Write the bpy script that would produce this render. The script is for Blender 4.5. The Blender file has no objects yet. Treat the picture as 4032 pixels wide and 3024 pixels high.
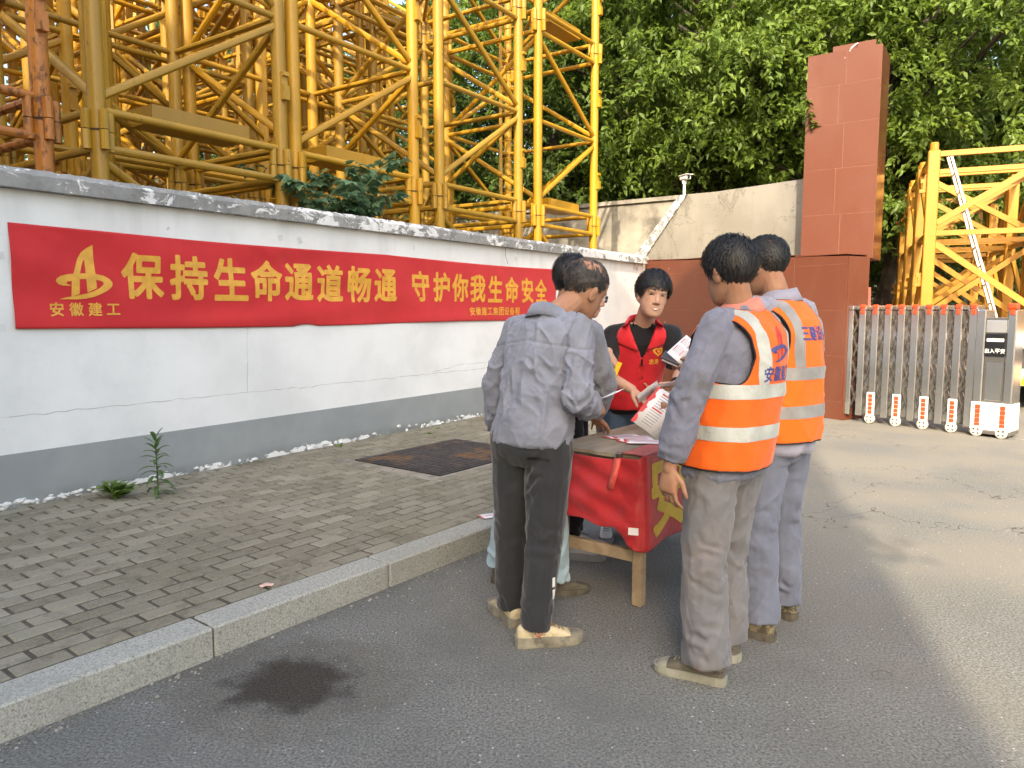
import bpy, bmesh, math, random
import numpy as np
from mathutils import Vector, Matrix, Quaternion
from mathutils.bvhtree import BVHTree

S = bpy.context.scene
COL = S.collection
R = math.radians
PI = math.pi

# ------------------------------------------------------------------ camera
CAM_H = 1.45
cam = bpy.data.cameras.new('camera')
cam.lens = 26.0
cam.sensor_width = 36.0
cam.clip_start = 0.05
cam.clip_end = 3000
cam_o = bpy.data.objects.new('camera', cam)
COL.objects.link(cam_o)
cam_o.location = (0, 0, CAM_H)
cam_o.rotation_euler = (R(90 - 5.746), 0, 0)
S.camera = cam_o

# ------------------------------------------------------------------ sky and sun
SUN_H = Vector((0.274, 0.962, 0)).normalized()      # the way the light travels over the ground
SUN_EL = R(36)
world = bpy.data.worlds.new('World')
S.world = world
world.use_nodes = True
wn = world.node_tree
bg = wn.nodes['Background']
sky = wn.nodes.new('ShaderNodeTexSky')
sky.sky_type = 'NISHITA'
sky.sun_disc = False
sky.sun_elevation = SUN_EL
sky.sun_rotation = math.atan2(-SUN_H.x, -SUN_H.y)
sky.altitude = 20
sky.air_density = 1.4
sky.dust_density = 6.0
sky.ozone_density = 1.0
wn.links.new(sky.outputs[0], bg.inputs[0])
bg.inputs[1].default_value = 0.15
sun = bpy.data.lights.new('sun', 'SUN')
sun.energy = 2.0
sun.angle = R(0.55)
sun.color = (1.0, 0.86, 0.66)
sun_o = bpy.data.objects.new('sun', sun)
COL.objects.link(sun_o)
Ldir = Vector((SUN_H.x * math.cos(SUN_EL), SUN_H.y * math.cos(SUN_EL), -math.sin(SUN_EL)))
sun_o.rotation_euler = Ldir.to_track_quat('-Z', 'Y').to_euler()
sun_o.location = -Ldir * 60

# ------------------------------------------------------------------ exposure
S.view_settings.view_transform = 'Standard'
S.view_settings.look = 'None'
S.view_settings.exposure = 1.78
S.view_settings.gamma = 1.0
S.view_settings.use_curve_mapping = False
try:
    S.cycles.max_bounces = 8
    S.cycles.diffuse_bounces = 4
    S.cycles.glossy_bounces = 3
    S.cycles.transmission_bounces = 4
    S.cycles.transparent_max_bounces = 6
    S.cycles.sample_clamp_indirect = 6.0
    S.cycles.caustics_reflective = False
    S.cycles.caustics_refractive = False
except Exception:
    pass

# ------------------------------------------------------------------ the frame of the street
WA = R(34.47)
UU = Vector((math.sin(WA), math.cos(WA), 0))       # along the white wall
VV = Vector((-math.cos(WA), math.sin(WA), 0))      # from the road towards the wall
PHI = PI / 2 - WA                                  # a thing turned by PHI has its own x along the wall


def W(u, v, z=0.0):
    return UU * u + VV * v + Vector((0, 0, z))


# ------------------------------------------------------------------ objects
def link(name, me, parent=None, loc=(0, 0, 0), rz=0.0, label=None, cat=None, group=None, kind=None):
    o = bpy.data.objects.new(name, me)
    COL.objects.link(o)
    if parent is not None:
        o.parent = parent
    o.location = loc
    o.rotation_euler = (0, 0, rz)
    if label:
        o['label'] = label
    if cat:
        o['category'] = cat
    if group:
        o['group'] = group
    if kind:
        o['kind'] = kind
    return o


def empty(name, loc, rz=0.0, label=None, cat=None, group=None, kind=None):
    o = link(name, None, None, loc, rz, label, cat, group, kind)
    o.empty_display_size = 0.1
    return o


def copy_tree(o, parent=None):
    c = o.copy()
    COL.objects.link(c)
    if parent is not None:
        c.parent = parent
    for ch in list(o.children):
        copy_tree(ch, c)
    return c


class MB:
    """collects shapes, then becomes one mesh"""

    def __init__(s):
        s.v = []
        s.f = []
        s.m = []
        s.cur = 0

    def add(s, vs, fs):
        b = len(s.v)
        s.v.extend([tuple(x) for x in vs])
        for f in fs:
            s.f.append(tuple(b + i for i in f))
            s.m.append(s.cur)
        return s

    def box(s, x0, x1, y0, y1, z0, z1, b=0.0):
        if b <= 0:
            vs = [(x0, y0, z0), (x1, y0, z0), (x1, y1, z0), (x0, y1, z0), (x0, y0, z1), (x1, y0, z1), (x1, y1, z1), (x0, y1, z1)]
            return s.add(vs, [(0, 3, 2, 1), (4, 5, 6, 7), (0, 1, 5, 4), (1, 2, 6, 5), (2, 3, 7, 6), (3, 0, 4, 7)])
        bm = bmesh.new()
        bmesh.ops.create_cube(bm, size=1)
        for v in bm.verts:
            v.co = Vector(((x0 + x1) / 2 + v.co.x * (x1 - x0), (y0 + y1) / 2 + v.co.y * (y1 - y0), (z0 + z1) / 2 + v.co.z * (z1 - z0)))
        bmesh.ops.bevel(bm, geom=bm.edges[:], offset=b, segments=1, affect='EDGES')
        return s.bm(bm)

    def bm(s, bm):
        bm.verts.index_update()
        s.add([v.co for v in bm.verts], [[v.index for v in f.verts] for f in bm.faces])
        bm.free()
        return s

    def tube(s, p0, p1, r0, r1=None, n=8, caps=True):
        p0 = Vector(p0)
        p1 = Vector(p1)
        r1 = r0 if r1 is None else r1
        d = (p1 - p0)
        if d.length < 1e-6:
            return s
        d.normalize()
        a = d.orthogonal().normalized()
        b = d.cross(a)
        vs = []
        for p, r in ((p0, r0), (p1, r1)):
            for i in range(n):
                t = 2 * PI * i / n
                vs.append(p + (a * math.cos(t) + b * math.sin(t)) * r)
        fs = [(i, (i + 1) % n, n + (i + 1) % n, n + i) for i in range(n)]
        if caps:
            fs.append(tuple(range(n - 1, -1, -1)))
            fs.append(tuple(range(n, 2 * n)))
        return s.add(vs, fs)

    def path(s, pts, rs, n=8):
        """a tube through points, closed ends"""
        pts = [Vector(p) for p in pts]
        if not hasattr(rs, '__len__'):
            rs = [rs] * len(pts)
        vs = []
        a = None
        for k, p in enumerate(pts):
            d = (pts[min(k + 1, len(pts) - 1)] - pts[max(k - 1, 0)]).normalized()
            if a is None:
                a = d.orthogonal().normalized()
            a = (a - d * a.dot(d)).normalized()
            b = d.cross(a)
            for i in range(n):
                t = 2 * PI * i / n
                vs.append(p + (a * math.cos(t) + b * math.sin(t)) * rs[k])
        fs = []
        for k in range(len(pts) - 1):
            for i in range(n):
                j = (i + 1) % n
                fs.append((k * n + i, k * n + j, (k + 1) * n + j, (k + 1) * n + i))
        fs.append(tuple(range(n - 1, -1, -1)))
        fs.append(tuple((len(pts) - 1) * n + i for i in range(n)))
        return s.add(vs, fs)

    def bar(s, p0, p1, w, h, up=(0, 0, 1)):
        """rectangular bar between two points"""
        p0 = Vector(p0)
        p1 = Vector(p1)
        d = (p1 - p0).normalized()
        up = Vector(up)
        a = d.cross(up)
        if a.length < 1e-4:
            a = d.orthogonal()
        a.normalize()
        b = a.cross(d).normalized()
        vs = []
        for p in (p0, p1):
            for i, j in ((-1, -1), (1, -1), (1, 1), (-1, 1)):
                vs.append(p + a * (i * w / 2) + b * (j * h / 2))
        return s.add(vs, [(0, 1, 2, 3), (7, 6, 5, 4), (0, 4, 5, 1), (1, 5, 6, 2), (2, 6, 7, 3), (3, 7, 4, 0)])

    def prism(s, poly, z0, z1):
        n = len(poly)
        vs = [(x, y, z0) for x, y in poly] + [(x, y, z1) for x, y in poly]
        fs = [tuple(range(n - 1, -1, -1)), tuple(range(n, 2 * n))] + [(i, (i + 1) % n, n + (i + 1) % n, n + i) for i in range(n)]
        return s.add(vs, fs)

    def lathe(s, prof, c=(0, 0, 0), n=16, axis='z'):
        vs = []
        for r, h in prof:
            for i in range(n):
                t = 2 * PI * i / n
                x, y = r * math.cos(t), r * math.sin(t)
                q = {'z': (x, y, h), 'y': (x, h, y), 'x': (h, x, y)}[axis]
                vs.append((c[0] + q[0], c[1] + q[1], c[2] + q[2]))
        fs = []
        for k in range(len(prof) - 1):
            for i in range(n):
                j = (i + 1) % n
                fs.append((k * n + i, k * n + j, (k + 1) * n + j, (k + 1) * n + i))
        fs.append(tuple(range(n - 1, -1, -1)))
        fs.append(tuple((len(prof) - 1) * n + i for i in range(n)))
        return s.add(vs, fs)

    def mesh(s, name, mats, smooth=False):
        me = bpy.data.meshes.new(name)
        me.from_pydata(s.v, [], s.f)
        if not isinstance(mats, (list, tuple)):
            mats = [mats]
        for m in mats:
            me.materials.append(m)
        if len(mats) > 1:
            me.polygons.foreach_set('material_index', s.m)
        if smooth:
            me.polygons.foreach_set('use_smooth', [True] * len(me.polygons))
        me.update()
        bmm = bmesh.new()
        bmm.from_mesh(me)
        bmesh.ops.recalc_face_normals(bmm, faces=bmm.faces)
        bmm.to_mesh(me)
        bmm.free()
        if smooth:
            me.set_sharp_from_angle(angle=R(40))
        return me


# ------------------------------------------------------------------ noise for shapes
def _hash(ix, iy, iz):
    h = (ix * 73856093) ^ (iy * 19349663) ^ (iz * 83492791)
    h = h & 0xffffffff
    h = ((h ^ (h >> 15)) * 2246822519) & 0xffffffff
    h = ((h ^ (h >> 13)) * 3266489917) & 0xffffffff
    h = h ^ (h >> 16)
    return h.astype(np.float64) / 4294967295.0


def vnoise(P):
    P = np.asarray(P, float)
    I = np.floor(P).astype(np.int64)
    F = P - I
    U = F * F * F * (F * (F * 6 - 15) + 10)
    r = 0
    for dx in (0, 1):
        wx = U[:, 0] if dx else 1 - U[:, 0]
        for dy in (0, 1):
            wy = U[:, 1] if dy else 1 - U[:, 1]
            for dz in (0, 1):
                wz = U[:, 2] if dz else 1 - U[:, 2]
                r = r + wx * wy * wz * _hash(I[:, 0] + dx, I[:, 1] + dy, I[:, 2] + dz)
    return r * 2 - 1


def fbm(P, octs=3):
    P = np.asarray(P, float)
    a, t, r = 1.0, 0.0, 0
    for k in range(octs):
        r = r + a * vnoise(P * (2.03 ** k) + 17.3 * k)
        t += a
        a *= 0.5
    return r / t


def ridge(P, octs=2):
    P = np.asarray(P, float)
    a, t, r = 1.0, 0.0, 0
    for k in range(octs):
        r = r + a * (1 - 2 * np.abs(vnoise(P * (1.9 ** k) + 9.7 * k)))
        t += a
        a *= 0.5
    return r / t
# ------------------------------------------------------------------ materials
def rgba(c):
    return (c[0], c[1], c[2], 1.0)


def hexc(h):
    """sRGB hex to linear"""
    out = []
    for i in (0, 2, 4):
        x = int(h[i:i + 2], 16) / 255
        out.append(x / 12.92 if x <= 0.04045 else ((x + 0.055) / 1.055) ** 2.4)
    return tuple(out)


class NT:
    def __init__(s, name):
        s.m = bpy.data.materials.new(name)
        s.m.use_nodes = True
        s.t = s.m.node_tree
        s.p = s.t.nodes['Principled BSDF']
        s.out = s.t.nodes['Material Output']
        s.tc = s.t.nodes.new('ShaderNodeTexCoord')

    def n(s, typ, **kw):
        x = s.t.nodes.new(typ)
        for k, v in kw.items():
            setattr(x, k, v)
        return x

    def l(s, a, b):
        s.t.links.new(a, b)

    def noise(s, scale, detail=4, rough=0.6, coord='Object', stretch=None, dist=0.0):
        x = s.n('ShaderNodeTexNoise')
        x.inputs['Scale'].default_value = scale
        x.inputs['Detail'].default_value = detail
        x.inputs['Roughness'].default_value = rough
        x.inputs['Distortion'].default_value = dist
        src = s.tc.outputs[coord] if isinstance(coord, str) else coord
        if stretch:
            mp = s.n('ShaderNodeMapping')
            mp.inputs['Scale'].default_value = stretch
            s.l(src, mp.inputs[0])
            src = mp.outputs[0]
        s.l(src, x.inputs['Vector'])
        return x.outputs[0]

    def ramp(s, fac, lo, hi):
        x = s.n('ShaderNodeMapRange')
        x.interpolation_type = 'SMOOTHSTEP'
        x.inputs['From Min'].default_value = lo
        x.inputs['From Max'].default_value = hi
        s.l(fac, x.inputs['Value'])
        return x.outputs[0]

    def mix(s, fac, a, b):
        x = s.n('ShaderNodeMix', data_type='RGBA')
        for sock, val in ((x.inputs[0], fac), (x.inputs[6], a), (x.inputs[7], b)):
            if isinstance(val, (int, float)):
                sock.default_value = val
            elif isinstance(val, tuple):
                sock.default_value = rgba(val)
            else:
                s.l(val, sock)
        return x.outputs[2]

    def math(s, op, a, b=None, clamp=False):
        x = s.n('ShaderNodeMath', operation=op, use_clamp=clamp)
        for i, val in enumerate((a, b)):
            if val is None:
                continue
            if isinstance(val, (int, float)):
                x.inputs[i].default_value = val
            else:
                s.l(val, x.inputs[i])
        return x.outputs[0]

    def xyz(s, coord='Object'):
        x = s.n('ShaderNodeSeparateXYZ')
        s.l(s.tc.outputs[coord], x.inputs[0])
        return x.outputs

    def col(s, c):
        if isinstance(c, tuple):
            s.p.inputs['Base Color'].default_value = rgba(c)
        else:
            s.l(c, s.p.inputs['Base Color'])

    def rough(s, r):
        if isinstance(r, (int, float)):
            s.p.inputs['Roughness'].default_value = r
        else:
            s.l(r, s.p.inputs['Roughness'])

    def bump(s, h, strength=0.3, dist=0.01, prev=None):
        b = s.n('ShaderNodeBump')
        b.inputs['Strength'].default_value = strength
        b.inputs['Distance'].default_value = dist
        s.l(h, b.inputs['Height'])
        if prev is not None:
            s.l(prev, b.inputs['Normal'])
        s.l(b.outputs[0], s.p.inputs['Normal'])
        return b.outputs[0]


def simple(name, c, rough=0.6, metal=0.0, var=0.12, vscale=8.0, bump=0.0, bscale=60.0, bdist=0.004, dirt=None, dscale=3.0, dlo=0.5, dhi=0.75, rnd=0.0, spec=0.5, coat=0.0):
    k = NT(name)
    c2 = tuple(min(1, x * (1 + var)) for x in c)
    c1 = tuple(x * (1 - var) for x in c)
    cc = k.mix(k.ramp(k.noise(vscale, 5), 0.3, 0.7), c1, c2)
    if rnd > 0:
        oi = k.n('ShaderNodeObjectInfo')
        hs = k.n('ShaderNodeHueSaturation')
        k.l(k.math('ADD', k.math('MULTIPLY', oi.outputs['Random'], 2 * rnd), 1 - rnd), hs.inputs['Value'])
        k.l(cc, hs.inputs['Color'])
        cc = hs.outputs[0]
    if dirt is not None:
        cc = k.mix(k.ramp(k.noise(dscale, 8, 0.65), dlo, dhi), cc, dirt)
    k.col(cc)
    k.rough(rough)
    k.p.inputs['Metallic'].default_value = metal
    k.p.inputs['Specular IOR Level'].default_value = spec
    if coat:
        k.p.inputs['Coat Weight'].default_value = coat
    if bump > 0:
        k.bump(k.noise(bscale, 4), bump, bdist)
    return k.m


def cloth(name, c, var=0.1, dirt=None, dlo=0.52, dhi=0.75, dscale=6.0, wr=0.5, wscale=14.0, rough=0.85, weave=True, sheen=0.15, wstretch=(1, 1, 0.55)):
    """woven cloth with creases"""
    k = NT(name)
    c2 = tuple(min(1, x * (1 + var)) for x in c)
    c1 = tuple(x * (1 - var) for x in c)
    cc = k.mix(k.ramp(k.noise(9, 5), 0.3, 0.7), c1, c2)
    if dirt is not None:
        cc = k.mix(k.ramp(k.noise(dscale, 7, 0.65), dlo, dhi), cc, dirt)
    k.col(cc)
    k.rough(rough)
    k.p.inputs['Specular IOR Level'].default_value = 0.2
    k.p.inputs['Sheen Weight'].default_value = sheen
    a = k.noise(wscale * 1.6, 2, 0.5, dist=0.6)
    nn = k.bump(a, wr * 0.45, 0.02)
    if weave:
        k.bump(k.noise(420, 2), 0.10, 0.002, nn)
    return k.m


MT = {}


def asphalt():
    k = NT('asphalt')
    g = k.noise(95, 5, 0.75)
    vo = k.n('ShaderNodeTexVoronoi')
    vo.inputs['Scale'].default_value = 75
    k.l(k.tc.outputs['Object'], vo.inputs['Vector'])
    st = k.ramp(vo.outputs['Color'], 0.0, 1.0)
    big = k.noise(0.55, 5, 0.6)
    c = k.mix(k.ramp(g, 0.36, 0.66), (0.060, 0.059, 0.053), (0.285, 0.281, 0.255))
    c = k.mix(k.math('MULTIPLY', st, 0.40), c, (0.185, 0.187, 0.17))
    c = k.mix(k.math('MULTIPLY', k.ramp(big, 0.42, 0.68), 0.42), c, (0.165, 0.166, 0.15))
    mid = k.noise(2.2, 6, 0.65)
    c = k.mix(k.math('MULTIPLY', k.ramp(mid, 0.35, 0.68), 0.30), c, (0.070, 0.069, 0.066))
    # pale dusty film where carts and lorries track, past the gate
    s = k.xyz()
    du = k.noise(1.1, 6, 0.6)
    far = k.ramp(k.math('ADD', s[0], k.math('MULTIPLY', s[1], 0.25)), 0.8, 4.2)
    c = k.mix(k.math('MULTIPLY', k.math('MULTIPLY', k.ramp(du, 0.33, 0.62), far), 0.5), c, (0.27, 0.242, 0.185))
    # pale chips of stone
    v2 = k.n('ShaderNodeTexVoronoi')
    v2.inputs['Scale'].default_value = 48
    k.l(k.tc.outputs['Object'], v2.inputs['Vector'])
    sx = k.n('ShaderNodeSeparateColor')
    k.l(v2.outputs['Color'], sx.inputs[0])
    chip = k.math('MULTIPLY', k.math('GREATER_THAN', sx.outputs[0], 0.955), k.math('LESS_THAN', v2.outputs['Distance'], 0.20))
    c = k.mix(k.math('MULTIPLY', chip, 0.8), c, (0.5, 0.49, 0.46))
    # old patched cracks
    cr = k.noise(0.42, 5, 0.62, dist=0.5)
    cr = k.math('LESS_THAN', k.math('ABSOLUTE', k.math('SUBTRACT', cr, 0.53)), 0.0012)
    c = k.mix(k.math('MULTIPLY', k.math('MULTIPLY', cr, far), 0.7), c, (0.03, 0.03, 0.03))
    # oil stain by the kerb
    mp = k.n('ShaderNodeMapping')
    mp.vector_type = 'POINT'
    mp.inputs['Location'].default_value = (0.86, -2.755, 0)
    k.l(k.tc.outputs['Object'], mp.inputs[0])
    nz = k.n('ShaderNodeTexNoise')
    nz.inputs['Scale'].default_value = 7
    nz.inputs['Detail'].default_value = 6
    k.l(k.tc.outputs['Object'], nz.inputs['Vector'])
    va = k.n('ShaderNodeVectorMath', operation='MULTIPLY')
    va.inputs[1].default_value = (3.3, 3.9, 0)
    k.l(mp.outputs[0], va.inputs[0])
    ln = k.n('ShaderNodeVectorMath', operation='LENGTH')
    k.l(va.outputs[0], ln.inputs[0])
    dd = k.math('ADD', ln.outputs['Value'], k.math('MULTIPLY', k.math('SUBTRACT', nz.outputs[0], 0.5), 1.5))
    oil = k.math('SUBTRACT', 1.0, k.ramp(dd, 0.45, 1.15))
    oc = k.mix(k.ramp(g, 0.3, 0.7), (0.014, 0.012, 0.010), (0.055, 0.045, 0.034))
    c = k.mix(k.math('MULTIPLY', oil, 0.9), c, oc)
    edge = k.math('SUBTRACT', k.ramp(dd, 0.8, 1.15), k.ramp(dd, 1.15, 1.7))
    c = k.mix(k.math('MULTIPLY', edge, 0.35), c, (0.09, 0.072, 0.05))
    k.col(c)
    k.rough(0.9)
    k.p.inputs['Specular IOR Level'].default_value = 0.25
    nn = k.bump(g, 0.55, 0.006)
    k.bump(vo.outputs['Distance'], 0.5, 0.004, nn)
    return k.m


def plaster_white():
    k = NT('white_plaster')
    s = k.xyz()
    c = k.mix(k.ramp(k.noise(1.3, 6, 0.6), 0.35, 0.7), (0.80, 0.81, 0.80), (0.69, 0.70, 0.69))
    # grey rain film running down below the coping
    streak = k.noise(3.0, 5, 0.6, stretch=(1, 1, 0.16))
    c = k.mix(k.math('MULTIPLY', k.math('MULTIPLY', k.ramp(streak, 0.45, 0.75), k.ramp(s[2], 1.5, 2.25)), 0.42), c, (0.46, 0.46, 0.44))
    sp = k.noise(20, 5, 0.7)
    c = k.mix(k.math('MULTIPLY', k.ramp(sp, 0.66, 0.74), 0.35), c, (0.5, 0.5, 0.48))
    # hairline cracks in the render
    cr = k.noise(0.8, 4, 0.55, dist=0.6)
    cr = k.math('LESS_THAN', k.math('ABSOLUTE', k.math('SUBTRACT', cr, 0.5)), 0.0009)
    c = k.mix(k.math('MULTIPLY', k.math('MULTIPLY', cr, k.ramp(k.noise(0.35, 2), 0.5, 0.6)), 0.3), c, (0.45, 0.45, 0.44))
    # flakes off near the road end
    fl = k.math('MULTIPLY', k.ramp(k.noise(5, 7, 0.65), 0.60, 0.63), k.ramp(s[0], 10.8, 12.2))
    c = k.mix(fl, c, (0.33, 0.33, 0.31))
    k.col(c)
    k.rough(0.85)
    k.p.inputs['Specular IOR Level'].default_value = 0.25
    nn = k.bump(k.noise(55, 5, 0.6), 0.25, 0.004)
    k.bump(k.noise(2.2, 4), 0.25, 0.03, nn)
    return k.m


def plaster_grey():
    k = NT('grey_painted_base')
    s = k.xyz()
    c = k.mix(k.ramp(k.noise(2.0, 6, 0.6), 0.3, 0.7), (0.315, 0.335, 0.335), (0.265, 0.285, 0.285))
    # salt damage: paint blistered off white, low on the wall
    n1 = k.noise(9, 9, 0.72, stretch=(1, 1, 1.5))
    n2 = k.noise(1.1, 3)
    low = k.math('SUBTRACT', 1.0, k.ramp(s[2], 0.145, 0.25))
    fl = k.math('ADD', k.math('MULTIPLY', n1, 0.55), k.math('ADD', k.math('MULTIPLY', low, 0.24), k.math('MULTIPLY', n2, 0.55)))
    f = k.ramp(fl, 0.79, 0.805)
    low_dark = k.math('MULTIPLY', k.math('SUBTRACT', 1.0, k.ramp(s[2], 0.14, 0.24)), k.ramp(k.noise(5, 4), 0.3, 0.6))
    c = k.mix(k.math('MULTIPLY', low_dark, 0.5), c, (0.13, 0.13, 0.11))  # darker in patches towards the foot of the wall
    c = k.mix(f, c, (0.80, 0.80, 0.78))
    k.col(c)
    k.rough(0.7)
    nn = k.bump(f, 0.6, 0.004)
    k.bump(k.noise(60, 4), 0.2, 0.003, nn)
    return k.m


def coping_mat():
    k = NT('weathered_coping')
    base = k.mix(k.ramp(k.noise(6, 6, 0.65), 0.3, 0.7), (0.22, 0.225, 0.22), (0.34, 0.34, 0.33))
    n1 = k.noise(7, 9, 0.75, stretch=(0.8, 1.6, 1.3), dist=0.7)
    n2 = k.noise(0.7, 3)
    s = k.xyz()
    end = k.ramp(s[0], 6.5, 12.0)
    f = k.ramp(k.math('ADD', k.math('MULTIPLY', n1, 0.85), k.math('ADD', k.math('MULTIPLY', n2, 0.3), k.math('MULTIPLY', end, 0.055))), 0.615, 0.635)
    c = k.mix(f, base, (0.76, 0.765, 0.76))
    moss = k.ramp(k.noise(13, 6, 0.7), 0.56, 0.7)
    c = k.mix(k.math('MULTIPLY', moss, 0.55), c, (0.09, 0.09, 0.075))
    k.col(c)
    k.rough(0.85)
    nn = k.bump(f, 0.5, 0.006)
    k.bump(k.noise(40, 5, 0.7), 0.4, 0.006, nn)
    return k.m


def paver_mat():
    k = NT('concrete_paver')
    oi = k.n('ShaderNodeObjectInfo')
    gi = k.n('ShaderNodeNewGeometry')
    rn = k.math('FRACT', k.math('ADD', oi.outputs['Random'], gi.outputs['Random Per Island']))
    # one broad pattern over the whole pavement, from the place of the stone itself
    big = k.noise(0.9, 5, 0.6, coord=gi.outputs['Position'])
    c = k.mix(rn, (0.165, 0.15, 0.105), (0.285, 0.265, 0.20))
    c = k.mix(k.math('MULTIPLY', k.ramp(big, 0.38, 0.68), 0.6), c, (0.14, 0.128, 0.086))
    fine = k.noise(120, 4, 0.7, coord=gi.outputs['Position'])
    c = k.mix(k.math('MULTIPLY', k.ramp(fine, 0.35, 0.7), 0.45), c, (0.34, 0.315, 0.26))
    mid = k.noise(11, 6, 0.7, coord=gi.outputs['Position'])
    c = k.mix(k.math('MULTIPLY', k.ramp(mid, 0.5, 0.72), 0.65), c, (0.10, 0.086, 0.064))
    moss = k.noise(2.3, 6, 0.7, coord=gi.outputs['Position'])
    c = k.mix(k.math('MULTIPLY', k.ramp(moss, 0.55, 0.72), 0.5), c, (0.105, 0.105, 0.06))
    k.col(c)
    k.rough(0.92)
    k.p.inputs['Specular IOR Level'].default_value = 0.2
    nn = k.bump(fine, 0.5, 0.004)
    k.bump(mid, 0.3, 0.008, nn)
    return k.m


def granite(name, a, b, dark, scale=140, rough=0.75):
    k = NT(name)
    gi = k.n('ShaderNodeNewGeometry')
    P = gi.outputs['Position']
    n1 = k.noise(scale, 3, 0.6, coord=P)
    n2 = k.noise(scale * 0.55, 3, 0.6, coord=P)
    c = k.mix(k.ramp(n1, 0.4, 0.6), a, b)
    c = k.mix(k.math('MULTIPLY', k.ramp(n2, 0.56, 0.66), 0.8), c, dark)
    n3 = k.noise(2.6, 6, 0.65, coord=P)
    c = k.mix(k.math('MULTIPLY', k.ramp(n3, 0.45, 0.75), 0.5), c, tuple(x * 0.55 for x in b))
    k.col(c)
    k.rough(rough)
    nn = k.bump(n1, 0.3, 0.003)
    k.bump(k.noise(14, 5, coord=P), 0.4, 0.012, nn)
    return k.m


def red_tile(name, rough):
    k = NT(name)
    gi = k.n('ShaderNodeNewGeometry')
    oi = k.n('ShaderNodeObjectInfo')
    P = gi.outputs['Position']
    n1 = k.noise(230, 3, 0.6, coord=P)
    c = k.mix(k.ramp(n1, 0.35, 0.65), (0.105, 0.030, 0.014), (0.158, 0.050, 0.025))
    c = k.mix(k.math('MULTIPLY', oi.outputs['Random'], 0.25), c, (0.11, 0.034, 0.020))
    n2 = k.noise(1.4, 6, 0.6, coord=P, stretch=(1, 1, 0.4))
    c = k.mix(k.math('MULTIPLY', k.ramp(n2, 0.48, 0.75), 0.30), c, (0.21, 0.105, 0.07))
    n4 = k.noise(4.5, 3, 0.5, coord=P)
    c = k.mix(k.math('MULTIPLY', k.ramp(n4, 0.735, 0.75), 0.55), c, (0.52, 0.36, 0.28))
    k.col(c)
    k.rough(k.math('ADD', k.math('MULTIPLY', k.noise(3, 5, coord=P), 0.2), rough - 0.1))
    return k.m


def crane_paint(name, y1, y2, rust_lo, rust_hi, rustc=(0.13, 0.05, 0.018)):
    k = NT(name)
    oi = k.n('ShaderNodeObjectInfo')
    gi = k.n('ShaderNodeNewGeometry')
    P = gi.outputs['Position']
    c = k.mix(oi.outputs['Random'], y1, y2)
    n1 = k.noise(3.2, 6, 0.65, coord=P, stretch=(1, 1, 0.4))
    c = k.mix(k.math('MULTIPLY', k.ramp(n1, 0.42, 0.7), 0.35), c, tuple(x * 0.6 for x in y1))
    n2 = k.noise(17, 8, 0.72, coord=P, stretch=(1, 1, 0.45))
    r = k.ramp(n2, rust_lo, rust_hi)
    c = k.mix(r, c, rustc)
    n3 = k.noise(36, 6, 0.7, coord=P)
    c = k.mix(k.math('MULTIPLY', k.ramp(n3, 0.64, 0.70), 0.7), c, (0.07, 0.045, 0.02))
    k.col(c)
    k.rough(k.math('ADD', k.math('MULTIPLY', r, 0.35), 0.38))
    k.bump(n2, 0.12, 0.004)
    return k.m


def leaf_mat(name, a, b, trans=0.25, rough=0.45):
    k = NT(name)
    gi = k.n('ShaderNodeNewGeometry')
    c = k.mix(gi.outputs['Random Per Island'], a, b)
    big = k.noise(0.8, 3, coord=gi.outputs['Position'])
    c = k.mix(k.math('MULTIPLY', k.ramp(big, 0.4, 0.7), 0.4), c, tuple(min(1, x * 1.25) for x in b))
    k.col(c)
    k.rough(rough)
    k.p.inputs['Specular IOR Level'].default_value = 0.35
    tr = k.n('ShaderNodeBsdfTranslucent')
    hs = k.n('ShaderNodeHueSaturation')
    hs.inputs['Value'].default_value = 1.5
    hs.inputs['Hue'].default_value = 0.485
    k.l(c, hs.inputs['Color'])
    k.l(hs.outputs[0], tr.inputs[0])
    mx = k.n('ShaderNodeMixShader')
    mx.inputs[0].default_value = trans
    k.l(k.p.outputs[0], mx.inputs[1])
    k.l(tr.outputs[0], mx.inputs[2])
    k.l(mx.outputs[0], k.out.inputs[0])
    return k.m


def steel(name, c=(0.55, 0.54, 0.52), rough=0.25, dirt=0.25):
    k = NT(name)
    gi = k.n('ShaderNodeNewGeometry')
    P = gi.outputs['Position']
    n = k.noise(5, 3, 0.5, coord=P, stretch=(1, 1, 0.5))
    cc = k.mix(k.math('MULTIPLY', k.ramp(k.noise(2.2, 4, 0.55, coord=P), 0.4, 0.8), dirt), c, (0.24, 0.2, 0.15))
    k.col(cc)
    k.p.inputs['Metallic'].default_value = 0.95
    k.rough(k.math('ADD', k.math('MULTIPLY', n, 0.14), rough - 0.07))
    return k.m


def wood(name, a, b):
    k = NT(name)
    gr = k.noise(14, 6, 0.6, stretch=(0.12, 1, 1), dist=0.4)
    c = k.mix(k.ramp(gr, 0.3, 0.7), a, b)
    n2 = k.noise(3, 5, 0.6)
    c = k.mix(k.math('MULTIPLY', k.ramp(n2, 0.45, 0.75), 0.5), c, tuple(x * 0.5 for x in a))
    k.col(c)
    k.rough(0.8)
    k.bump(gr, 0.3, 0.003)
    return k.m


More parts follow.
